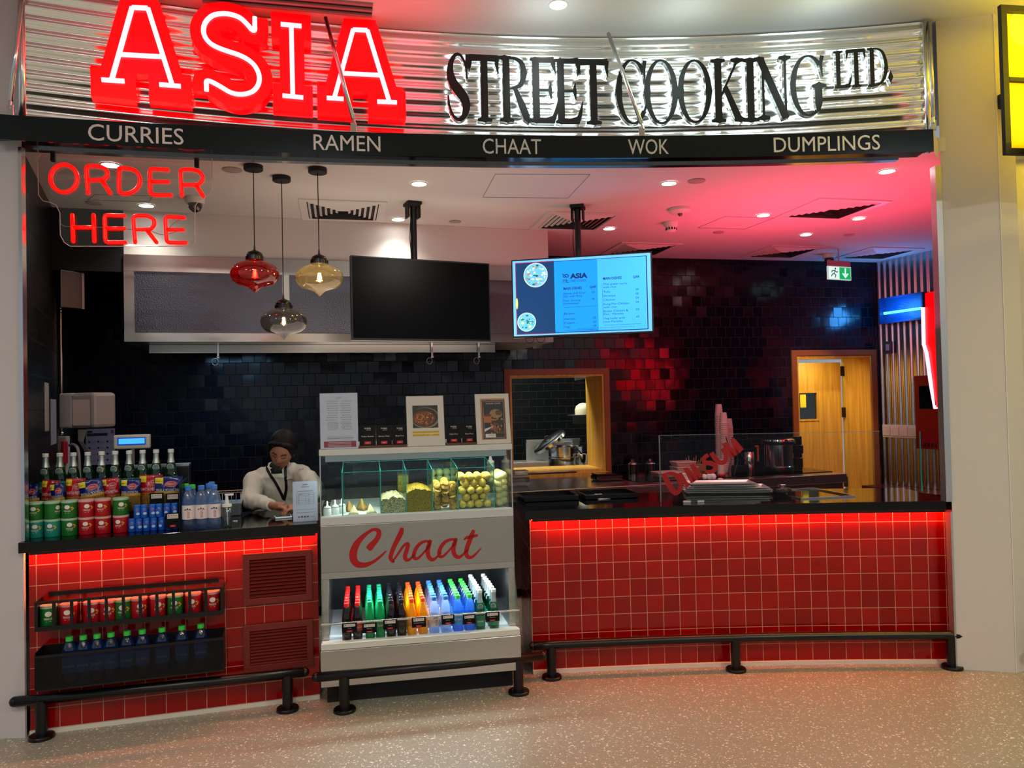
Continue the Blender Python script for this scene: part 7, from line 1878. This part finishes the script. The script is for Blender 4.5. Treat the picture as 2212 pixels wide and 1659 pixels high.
# takeaway boxes, wooden things, napkins
def tbox(px_, py_, w, d, h, lab, dz=0, col='d0a09a'):
    F = bmat(px_, py_, dz+.0004); r = empty('takeaway_box', lab, 'takeaway box', 'pale takeaway boxes behind DIM SUM', F)
    mb = MB(); bm = bmesh.new(); bmesh.ops.create_cube(bm, size=1)
    for v in bm.verts: k = 1 if v.co.z > 0 else .82; v.co = Vector((v.co.x*w*k, v.co.y*d*k, (v.co.z+.5)*h))
    bmesh.ops.bevel(bm, geom=bm.edges[:], offset=.006, segments=2, affect='EDGES'); mb.bm(bm); mb.build('box', mat('box_'+col, col, .6), r)
    mb = MB(); mb.box((-w*.5, -d*.5, h+.001), (w*.5, d*.5, h+.014), bev=.005); mb.build('lid', mat('box_'+col, col, .6), r)
tbox(1440, 1030, .24, .18, .035, 'flat pale pink takeaway box nearest the screen edge')
tbox(1478, 1024, .22, .18, .06, 'lower pink takeaway box of the pair behind DIM SUM'); tbox(1476, 1024, .20, .17, .03, 'tilted pink takeaway box on top of the pair', .0757)
tbox(1485, 1041, .15, .08, .06, 'small white napkin box just behind the letter I', col='e0d8d2')
for i, (px_, py_, h) in enumerate([(1522, 1036, .05), (1532, 1036, .06), (1541, 1036, .055), (1556, 1037, .018)]):
    F = bmat(px_, py_); mb = MB(); bm = bmesh.new(); bmesh.ops.create_icosphere(bm, subdivisions=2, radius=.024)
    for v in bm.verts: v.co.z = max(0, v.co.z+.02)*h/.045; v.co += Vector((rnd2.uniform(-.003, .003), rnd2.uniform(-.003, .003), 0))
    mb.bm(bm); o = mb.build('folded_napkin', mat('napkin', 'e4e0de', .8)); o.matrix_world = F @ TR((0, 0, .0005)); tag(o, ['white crumpled napkin, left one before the white cup', 'white crumpled napkin, middle one before the white cup', 'white crumpled napkin, right one before the white cup', 'flat white packet at the foot of the white cup'][i], 'napkin')
F = bmat(1512, 1022); r = empty('wooden_box', 'open tan wooden box with stirrers behind the letter S', 'box', M=F @ TR((.02, .17, .0005)))
mb = MB(); mb.box((-.10, -.06, 0), (.10, .06, .07), bev=.003); mb.build('box', mat('tan_wood', 'a06848', .5), r); mb = MB()
for k in range(8): mb.tube([(-.09+k*.022, 0, .071), (-.10+k*.026, 0, .11+.02*(k % 3))], .003, 5)
mb.build('stirrers', mat('stirrer', 'c09060', .6), r)
# steel tumbler
p = onz(1620, 1021, BZ); r = empty('steel_tumbler', 'tall brushed steel tumbler left of the urn', 'tumbler', M=TR((p.x, p.y, BZ+.0004)))
mb = MB(); mb.lathe([(.042, 0), (.044, .003), (.044, .185), (.041, .19), (.040, .18), (.038, .01)], 28); mb.build('cup', M_pot, r, smooth=True, auto=40)
# soup urn
p = onz(1683, 1018, BZ); r = empty('soup_urn', 'large round steel soup urn with black rim and handles', 'soup kettle', M=TR((p.x, p.y, BZ+.0004), ANG))
mb = MB(); mb.lathe([(.13, 0), (.135, .01), (.135, .035)], 32); mb.build('base', M_rail, r, smooth=True, auto=40)
mb = MB(); mb.lathe([(.135, .0355), (.14, .045), (.14, .05), (.134, .055), (.134, .25), (.14, .255)], 40); ub = mb.build('body', mat('urn_steel', (.45, .44, .46), .12, 1), r, smooth=True, auto=40)
mb = MB(); mb.lathe([(.152, .2555), (.155, .262), (.155, .28), (.148, .288)], 36); mb.build('rim', M_rail, r, smooth=True, auto=40)
mb = MB(); mb.lathe([(.148, .2885), (.146, .302), (.12, .312), (.05, .318), (0, .318)], 36); mb.build('lid', mat('urn_lid', (.5, .5, .5), .1, 1), r, smooth=True, auto=40)
mb = MB(); mb.box((.15, -.045, .16), (.235, .045, .24), bev=.008); mb.build('upper_handle', M_rail, ub); mb = MB(); mb.box((.15, -.05, .03), (.225, .05, .12), bev=.008); mb.build('control_box', M_rail, ub)
mb = MB(); mb.box((.16, .0, .0), (.25, .03, .32), bev=.004); mb.build('side_stand', M_rail, r)
mb = MB(); mb.box((-.215, .0, .10), (-.205, .02, .25)); mb.box((-.235, .0, .235), (-.205, .02, .25)); o = mb.build('orange_hook', mat('hook_orange', 'b05030', .4), r)
# squared steel frame on the worktop at the right end
a, b = onz(1730, 1079, RT), onz(1848, 1073, RT)
r = empty('serving_well', 'low steel-rimmed serving well at the right end of the worktop', 'serving well', M=TR((a.x, a.y, RT), math.atan2((b-a).y, (b-a).x)))
L = (b-a).length; mb = MB()
for lo, hi in (((0, 0, .0005), (L, .012, .008)), ((L-.012, .012, .0005), (L, .45, .008)), ((0, .012, .0005), (.012, .45, .008)), ((.012, .438, .0005), (L-.012, .45, .008))): mb.box(lo, hi)
mb.build('rim', M_chrome, r)
# wall glass guard beside the sockets
GG = Flat(RW.pt(.02, 0, .22), RW.pt(.66, 0, .22)); _, zt = GG.hit(1990, 932)
r = empty('glass_divider', 'upright clear glass panel before the sockets on the corrugated wall', 'glass panel', M=GG.mat(0, .62))
mb = MB(); mb.box((0, 0, 0), (GG.L, .008, zt-.62)); mb.build('pane', M_clear, r); mb = MB(); mb.box((GG.L, 0, 0), (GG.L+.006, .008, zt-.62)); mb.build('edge', M_edge, r)
mb = MB(); mb.box((0, -.15, .0), (.9, .15, .62)); o = mb.build('side_cabinet', mat('cab_darkred', '4a0c10', .3)); o.matrix_world = RW.mat(.02, 0, .17); tag(o, 'low dark red side cabinet against the corrugated wall', 'cabinet')
# steel things reflected look: small steel jars beyond the return pane
for i, (px_, py_, r_, h_) in enumerate([(1376, 1003, .045, .085), (1414, 1003, .05, .09)]):
    F = bmat(px_, py_+22); r = empty('steel_canister', ['small lidded steel canister left of the screen edge', 'small lidded steel canister right behind the screen edge'][i], 'canister', 'lidded steel canisters on the work counter', F @ TR((0, .10, .0005)))
    mb = MB(); mb.lathe([(r_*.95, 0), (r_, .004), (r_, h_), (r_*1.05, h_+.004)], 24); mb.build('body', M_pot, r, smooth=True, auto=40)
    mb = MB(); mb.lathe([(r_*1.06, h_+.0045), (r_*1.0, h_+.012), (r_*.4, h_+.03), (.012, h_+.034), (.014, h_+.05), (0, h_+.052)], 24); mb.build('lid', M_pot, r, smooth=True, auto=40)
# clear plastic tubs at the left end of the steel counter
for i, (px_, py_, w_, h_) in enumerate([(1120, 1047, .16, .07), (1124, 1031, .12, .06)]):
    F = bmat(px_, py_); r = empty('plastic_tub', ['clear plastic tub on the steel counter beside the chaat cabinet', 'smaller clear plastic tub behind the first by the oak board'][i], 'tub', None, F)
    mb = MB(); a_ = w_/2
    for lo, hi in (((-a_, -a_, 0), (a_, -a_+.003, h_)), ((-a_, a_-.003, 0), (a_, a_, h_)), ((-a_, -a_+.003, 0), (-a_+.003, a_-.003, h_)), ((a_-.003, -a_+.003, 0), (a_, a_-.003, h_)), ((-a_+.003, -a_+.003, 0), (a_-.003, a_-.003, .003))): mb.box(lo, hi)
    mb.build('tub', M_tub, r); mb = MB(); mb.box((-a_-.004, -a_-.004, h_+.0005), (a_+.004, a_+.004, h_+.006), bev=.002); mb.build('lid', mat('frosted_lid', 'c8cccc', .3, trans=.5), r)

# ------------------------------------------------------------------ neighbour's lit sign at the right edge
nA = at(2169, 330, 3.95); nF = Flat((nA.x, 3.95), (nA.x+1, 4.10)); _, zt = nF.hit(2166, 12); _, zb = nF.hit(2173, 335); H = zt-zb
r = empty('yellow_window_sign', 'yellow lit sign panel in a thick black frame at the right edge', 'lit sign', M=nF.mat(0, zb))
mb = MB()
for lo, hi in (((0, -.012, 0), (.9, .012, .035)), ((0, -.012, H-.035), (.9, .012, H)), ((0, -.012, .035), (.035, .012, H-.035)), ((.865, -.012, .035), (.9, .012, H-.035)), ((.035, -.012, H*.49), (.865, .01, H*.49+.022))): mb.box(lo, hi)
mb.build('frame', M_black, r, bevel=.002)
mb = MB(); mb.box((.035, .013, .035), (.865, .03, H-.035)); mb.build('panel', mat('yellow_panel', 'd8b400', .5, emit=(.78, .52, 0), es=.7), r)
mb = MB(); mb.disc(fl, .16, H*.86, .10, off=-.011, n=28); mb.build('disc', mat('yellow_disc', 'f0e000', .5, emit=(1, .9, .02), es=1.2), r)
mb = MB(); mb.box((.09, -.12, -.02), (.5, -.035, .08), bev=.004); mb.build('bracket', M_black, r)
mb = MB(); mb.box((.30, .05, H*.5), (.5, .5, H*.6)); mb.build('mount', M_black, r)
# ------------------------------------------------------------------ the cashier
def remesh(mb, vox, smooth_it=6):
    o = mb.build('temp_shape', M_white); 
    m = o.modifiers.new('r', 'REMESH'); m.mode = 'VOXEL'; m.voxel_size = vox; m.use_smooth_shade = True
    s_ = o.modifiers.new('s', 'SMOOTH'); s_.iterations = smooth_it; s_.factor = .5
    dg = bpy.context.evaluated_depsgraph_get(); dg.update(); me = bpy.data.meshes.new_from_object(o.evaluated_get(dg))
    old = o.data; bpy.data.objects.remove(o); bpy.data.meshes.remove(old); return me
def obj_me(name, me, matl, parent, F):
    me.name = name; me.materials.clear(); me.materials.append(matl); me.transform(F.inverted())
    for p in me.polygons: p.use_smooth = True
    o = bpy.data.objects.new(name, me); COL.objects.link(o); o.parent = parent; return o
def limb(mb, pts, rs, n=14):
    mb.tube(smooth_path(pts, 4), [rs[0]]*1+[0]*0 if False else resamp(rs, (len(pts)-1)*4+1), n)
    mb.sphere(pts[0], rs[0], 12, 8); mb.sphere(pts[-1], rs[-1], 12, 8)
def resamp(rs, n):
    out = []
    for i in range(n):
        t = i/(n-1)*(len(rs)-1); a = int(t); b = min(a+1, len(rs)-1); out.append(rs[a]+(rs[b]-rs[a])*(t-a))
    return out
def torso(mb, rings, n=28):
    vs = []; fs = []
    for (cx, cy, z, rx, ry) in rings:
        for k in range(n):
            a = 2*pi*k/n; e = .85
            vs.append((cx+rx*math.copysign(abs(math.cos(a))**e, math.cos(a)), cy+ry*math.copysign(abs(math.sin(a))**e, math.sin(a)), z))
    for j in range(len(rings)-1):
        for k in range(n): fs.append((j*n+k, j*n+(k+1) % n, (j+1)*n+(k+1) % n, (j+1)*n+k))
    fs.append(tuple(range(n-1, -1, -1))); fs.append(tuple((len(rings)-1)*n+k for k in range(n)))
    mb.add(vs, fs)
M_skin = mat('skin', '97624a', .5, noise_=.06, nscale=30); M_shirt = mat('white_shirt', 'cbc3b6', .75, bump=.25, bscale=14); M_hair = mat('black_hair', '040303', .6, spec=.25, bump=.4, bscale=60)
def cashier():
    nb = at(601, 1012, 4.88)         # base of the neck
    base = Vector((nb.x-.02, nb.y+.07, 0))
    r = empty('person', 'cashier in a white shirt and dark lanyard looking down at her hands', 'person', M=TR(base)); F = r.matrix_world.copy()
    shR, shL = at(550, 1038, 4.90), at(650, 1026, 4.88)     # her right / left shoulder
    elR, elL = at(541, 1083, 4.655), at(683, 1056, 4.70)
    wrR, wrL = at(590, 1092, 4.50), at(650, 1094, 4.50)
    for v in (elR, elL): v.z = max(v.z, 1.018)
    wrR.z = max(wrR.z, .995); wrL.z = max(wrL.z, .995)
    # hands
    def hand(mb, wr, dirv, side):
        d = Vector(dirv).normalized(); sidev = d.cross(Vector((0, 0, 1))).normalized()*side; up = Vector((0, 0, 1))
        palm = wr+d*.045-up*.006
        mb.tube([wr-d*.02, wr+d*.012, wr+d*.045, wr+d*.075], [.021, .023, .027, .024], 12)
        mb.sphere(palm, .026, 12, 8, sc=(1.15, 1.15, .62)); 
        for i, (o_, l_) in enumerate([(-.024, .030), (-.008, .036), (.009, .034), (.024, .027)]):
            b = wr+d*.068+sidev*o_; k = b+d*l_*.75-up*.004; e = k+d*l_*.45-up*.016; t = e+d*l_*.15-up*.012
            mb.tube([b-d*.02, b, k, e, t], [.0095, .0092, .0085, .0078, .0065], 8); mb.sphere(t, .0066, 8, 6)
        b = wr+d*.02-sidev*.022; k = b+d*.026-sidev*.018-up*.004; e = k+d*.026-sidev*.002-up*.008
        mb.tube([b, k, e], [.0115, .0100, .0082], 8); mb.sphere(e, .0084, 8, 6)
    hd = at(609, 973, 4.80)         # head centre
    RH = Matrix.Translation(hd) @ Matrix.Rotation(math.radians(12), 4, 'Y') @ Matrix.Rotation(math.radians(8), 4, 'Z') @ Matrix.Rotation(math.radians(-27), 4, 'X').inverted()
    def face_r(az, el):
        """head radius by azimuth (0 = forward) and elevation"""
        x = math.sin(az)*math.cos(el); y = -math.cos(az)*math.cos(el); z = math.sin(el)
        P = Vector((x*.072, y*.092, z*.112))
        if z < 0: k = 1-.30*(-z)**1.4; P.x *= k; P.y *= (1-.12*(-z)) if y < 0 else (1-.35*(-z))
        f = max(0, -y)
        g = lambda cx, cz, sx, sz, h: h*math.exp(-((P.x-cx)/sx)**2-((P.z-cz)/sz)**2)*f
        P.y -= g(0, -.016, .011, .022, .016)+g(0, -.030, .015, .010, .010)+g(0, -.062, .020, .009, .006)+g(0, -.098, .02, .016, .008)+g(0, .03, .05, .02, .003)
        P.y += g(.030, .004, .017, .011, .010)+g(-.030, .004, .017, .011, .010)
        P.y -= g(.042, -.028, .02, .018, .004)+g(-.042, -.028, .02, .018, .004)
        return P
    mb = MB(); vs = []; fs = []; na, ne = 56, 44
    for j in range(ne+1):
        el = -pi/2+pi*j/ne
        for i in range(na): vs.append(RH @ face_r(-pi+2*pi*i/na, el))
    for j in range(ne):
        for i in range(na): fs.append((j*na+i, j*na+(i+1) % na, (j+1)*na+(i+1) % na, (j+1)*na+i))
    mb.add(vs, fs)
    for s_ in (-1, 1): mb.sphere(RH @ Vector((s_*.072, .008, -.012)), .016, 10, 8, sc=(.5, .7, 1.2))
    chin = RH @ Vector((0, .02, -.06))
    mb.tube([nb-Vector((0, -.04, .10)), nb, chin+Vector((0, .02, 0))], [.060, .050, .050], 16)
    hand(mb, wrR, (1, -.30, -.10), 1); hand(mb, wrL, (-.75, -.45, -.10), -1)
    limb(mb, [shR, elR+Vector((0, 0, .012)), wrR], [.038, .026, .021]); limb(mb, [shL, elL, wrL], [.038, .028, .021])
    bx, by = base.x, base.y
    torso(mb, [(bx, by+.10, .80, .15, .10), (bx, by+.06, .98, .135, .09), (bx+.01, by+.05, 1.08, .13, .07), (nb.x, nb.y+.06, nb.z-.08, .09, .05), (nb.x, nb.y+.03, nb.z-.02, .05, .045)])
    for s_ in (-1, 1): limb(mb, [Vector((bx+s_*.08, by+.10, .84)), Vector((bx+s_*.09, by+.10, .48)), Vector((bx+s_*.09, by+.12, .10))], [.085, .058, .042]); mb.sphere((bx+s_*.09, by+.07, .045), .045, 12, 8, sc=(.9, 2.2, 1))
    body = obj_me('body', remesh(mb, .0042, 2), M_skin, r, F)
    # shirt
    mb = MB()
    torso(mb, [(bx, by+.10, .78, .185, .125), (bx, by+.07, .95, .175, .115), (bx+.005, by+.03, 1.07, .185, .125), (bx+.01, by-.0, 1.15, .195, .12), ((shR.x+shL.x)/2, nb.y+.03, (shR.z+shL.z)/2+.005, .165, .085), (nb.x, nb.y+.02, nb.z-.004, .085, .065), (nb.x, nb.y+.015, nb.z+.018, .064, .056)])
    for sh, el, wr in ((shR, elR, wrR), (shL, elL, wrL)):
        mb.tube([Vector((nb.x, nb.y+.03, nb.z-.02)), sh.lerp(Vector((nb.x, nb.y+.03, nb.z-.02)), .4)+Vector((0, 0, .012)), sh], [.052, .058, .060], 14)
        c_ = el.lerp(wr, .78); mb.tube(smooth_path([sh, sh.lerp(el, .5)+Vector((0, 0, .012)), el], 4), resamp([.062, .062, .054], 9), 16); mb.sphere(sh, .061, 14, 10); mb.sphere(el, .054, 14, 10)
        mb.tube(smooth_path([el, el.lerp(wr, .4)+Vector((0, 0, .008)), c_], 4), resamp([.054, .050, .034], 9), 16)
    me = remesh(mb, .0065, 4)
    for v in me.vertices:      # cloth folds
        n_ = noise.noise(v.co*9)*.008+noise.noise(Vector((v.co.x*22+v.co.z*14, v.co.y*8, v.co.z*20-v.co.x*18)))*.008; v.co += v.normal*n_
    for v in me.vertices: 
        if v.co.z < CT+.004 and v.co.y < 4.76: v.co.z = CT+.004
    me.update(); shirt_world = me.copy(); shirt = obj_me('shirt', me, M_shirt, r, F)
    # collar, cuffs
    mb = MB(); k = 20; ring = []
    for i in range(k+1):
        a = -pi/2+math.radians(22)+(2*pi-math.radians(44))*i/k; ring.append((nb.x+.062*math.cos(a), nb.y+.012+.056*math.sin(a), nb.z+.018+(.012 if math.sin(a) > 0 else -.012)))
    mb.tube(ring, .009, 8); mb.build('collar', M_shirt, r, F, smooth=True)
    for el, wr in ((elR, wrR), (elL, wrL)):
        a, b = el.lerp(wr, .74), el.lerp(wr, .93); mb = MB(); mb.tube([a, b], [.038, .034], 16); mb.build('cuff', M_shirt, r, F, smooth=True, auto=50)
    mb = MB(); mb.tube([nb+Vector((0, .0, -.03)), nb+Vector((0, .002, .008)), nb.lerp(chin, .45)+Vector((0, .012, 0))], [.060, .056, .053], 18); mb.build('dark_undershirt', M_black, r, F, smooth=True)
    # lanyard laid over the shirt
    from mathutils.bvhtree import BVHTree
    bvh = BVHTree.FromPolygons([v.co.copy() for v in shirt_world.vertices], [tuple(p.vertices) for p in shirt_world.polygons])
    def onshirt(px_, py_, lift=.004):
        d = ray(px_, py_).normalized(); h = bvh.ray_cast(CP, d)
        return (h[0]-d*lift) if h[0] is not None and h[0].y < 5.2 else at(px_, py_, 4.80)
    c = 6.914; P = lambda a, b: (490+a/c, 910+b/c)
    mb = MB()
    for pts in ([(548, 575), (585, 680), (640, 790), (720, 910), (790, 1040), (850, 1170)], [(880, 640), (872, 760), (880, 880), (885, 1000), (872, 1090), (852, 1180)]):
        q = [onshirt(*P(a, b), .006) for a, b in smooth_path(pts, 7)]; q = [v for v in q if v.y < 5.0 and abs(v.y-4.80) > 1e-6]
        vs = []; fs = []
        for i, p in enumerate(q):
            t = (q[min(i+1, len(q)-1)]-q[max(i-1, 0)]).normalized(); s_ = t.cross(Vector((0, -1, 0))).normalized()*.0085
            vs += [p-s_, p+s_, p+s_+Vector((0, .003, 0)), p-s_+Vector((0, .003, 0))]
        for i in range(len(q)-1): a = 4*i; fs += [(a, a+1, a+5, a+4), (a+1, a+2, a+6, a+5), (a+2, a+3, a+7, a+6), (a+3, a, a+4, a+7)]
        mb.add(vs, fs)
    mb.build('lanyard', mat('lanyard_black', '08080a', .5), r, F)
    p = onshirt(*P(935, 850), .006); mb = MB(); mb.box((-.018, -.002, -.006), (.018, .002, .006), TR(p, 0, 0, math.radians(-12)), .001); mb.build('name_badge', mat('badge', 'c8b8a0', .4), r, F)
    p = onshirt(*P(1075, 740), .004); q = onshirt(*P(1165, 720), .004); u = (q-p); u.z = max(u.z, 0); u.normalize(); w_ = Vector((.25, 0, .97)).normalized()
    f = lambda a, b, o: p+u*a+w_*b+Vector((0, -o, 0)); mb = MB(); mb.text('QATAR', f, -.004, .002, .010, .001, width=.036); mb.text('AIRWAYS', f, .0, -.014, .009, .001, width=.034); mb.build('sleeve_print', M_txtk, r, F)
    # hair: cap, side sweep and bun
    mb = MB(); 
    mb.sphere((0, 0, 0), 1, 28, 20, RH @ Matrix.Translation((0, .022, .026)) @ Matrix.Diagonal((.088, .100, .104, 1)))
    mb.sphere((0, 0, 0), 1, 20, 14, RH @ Matrix.Translation((0, .095, .03)) @ Matrix.Diagonal((.045, .045, .045, 1)))
    for s_ in (-1, 1): mb.tube([RH @ Vector(v) for v in ((s_*.004, -.070, .086), (s_*.045, -.056, .074), (s_*.072, -.022, .040), (s_*.078, .012, -.01))], [.012, .015, .014, .010], 10)
    obj_me('hair', remesh(mb, .005, 3), M_hair, r, F)
    # facial features lying on the head surface
    M_brow = mat('brow', '120a08', .7); M_lip = mat('lips', '7a2c2c', .45); M_lash = mat('lash', '0a0606', .6)
    def onface(x, z, lift=.0012):
        el = math.asin(max(-1, min(1, z/.112))); az = math.asin(max(-1, min(1, x/(.072*max(.2, math.cos(el)))))); p = face_r(az, el); return RH @ (p+Vector((0, -lift, 0)))
    for nm, sets, wd, m_ in (('eyebrow', [[(s_*.014, .020), (s_*.026, .026), (s_*.042, .022)] for s_ in (-1, 1)], .0030, M_brow), ('eyelashes', [[(s_*.016, -.001), (s_*.029, -.004), (s_*.042, .0)] for s_ in (-1, 1)], .0022, M_lash)):
        for st in sets:
            mb = MB(); mb.tube(smooth_path([onface(*v, .0005) for v in st], 4), wd, 6); mb.build(nm, m_, r, F, smooth=True)
    mb = MB(); q = smooth_path([onface(x, z, .0) for x, z in ((-.021, -.066), (-.01, -.0625), (0, -.064), (.01, -.0625), (.021, -.066))], 4); mb.tube(q, resamp([.001, .0035, .0035, .0035, .001], len(q)), 6)
    q = smooth_path([onface(x, z, .0) for x, z in ((-.019, -.067), (0, -.0725), (.019, -.067))], 5); mb.tube(q, resamp([.001, .0042, .001], len(q)), 6); mb.build('lips', M_lip, r, F, smooth=True)
    mb = MB(); [mb.sphere(onface(s_*.006, -.037, -.0005), .0022, 6, 5) for s_ in (-1, 1)]; mb.build('nostrils', M_lash, r, F)
    # dark trousers
    mb = MB(); torso(mb, [(bx, by+.10, .60, .17, .12), (bx, by+.10, .80, .175, .125), (bx, by+.10, .86, .165, .115)])
    for s_ in (-1, 1): limb(mb, [Vector((bx+s_*.08, by+.10, .70)), Vector((bx+s_*.09, by+.10, .40)), Vector((bx+s_*.09, by+.12, .12))], [.095, .072, .06])
    obj_me('trousers', remesh(mb, .010, 2), mat('dark_trousers', '0c0c10', .8), r, F)
    mb = MB(); [mb.sphere((bx+s_*.09, by+.07, .05), .05, 12, 8, sc=(.95, 2.3, 1)) for s_ in (-1, 1)]; mb.build('shoes', M_black, r, F, smooth=True)
cashier()
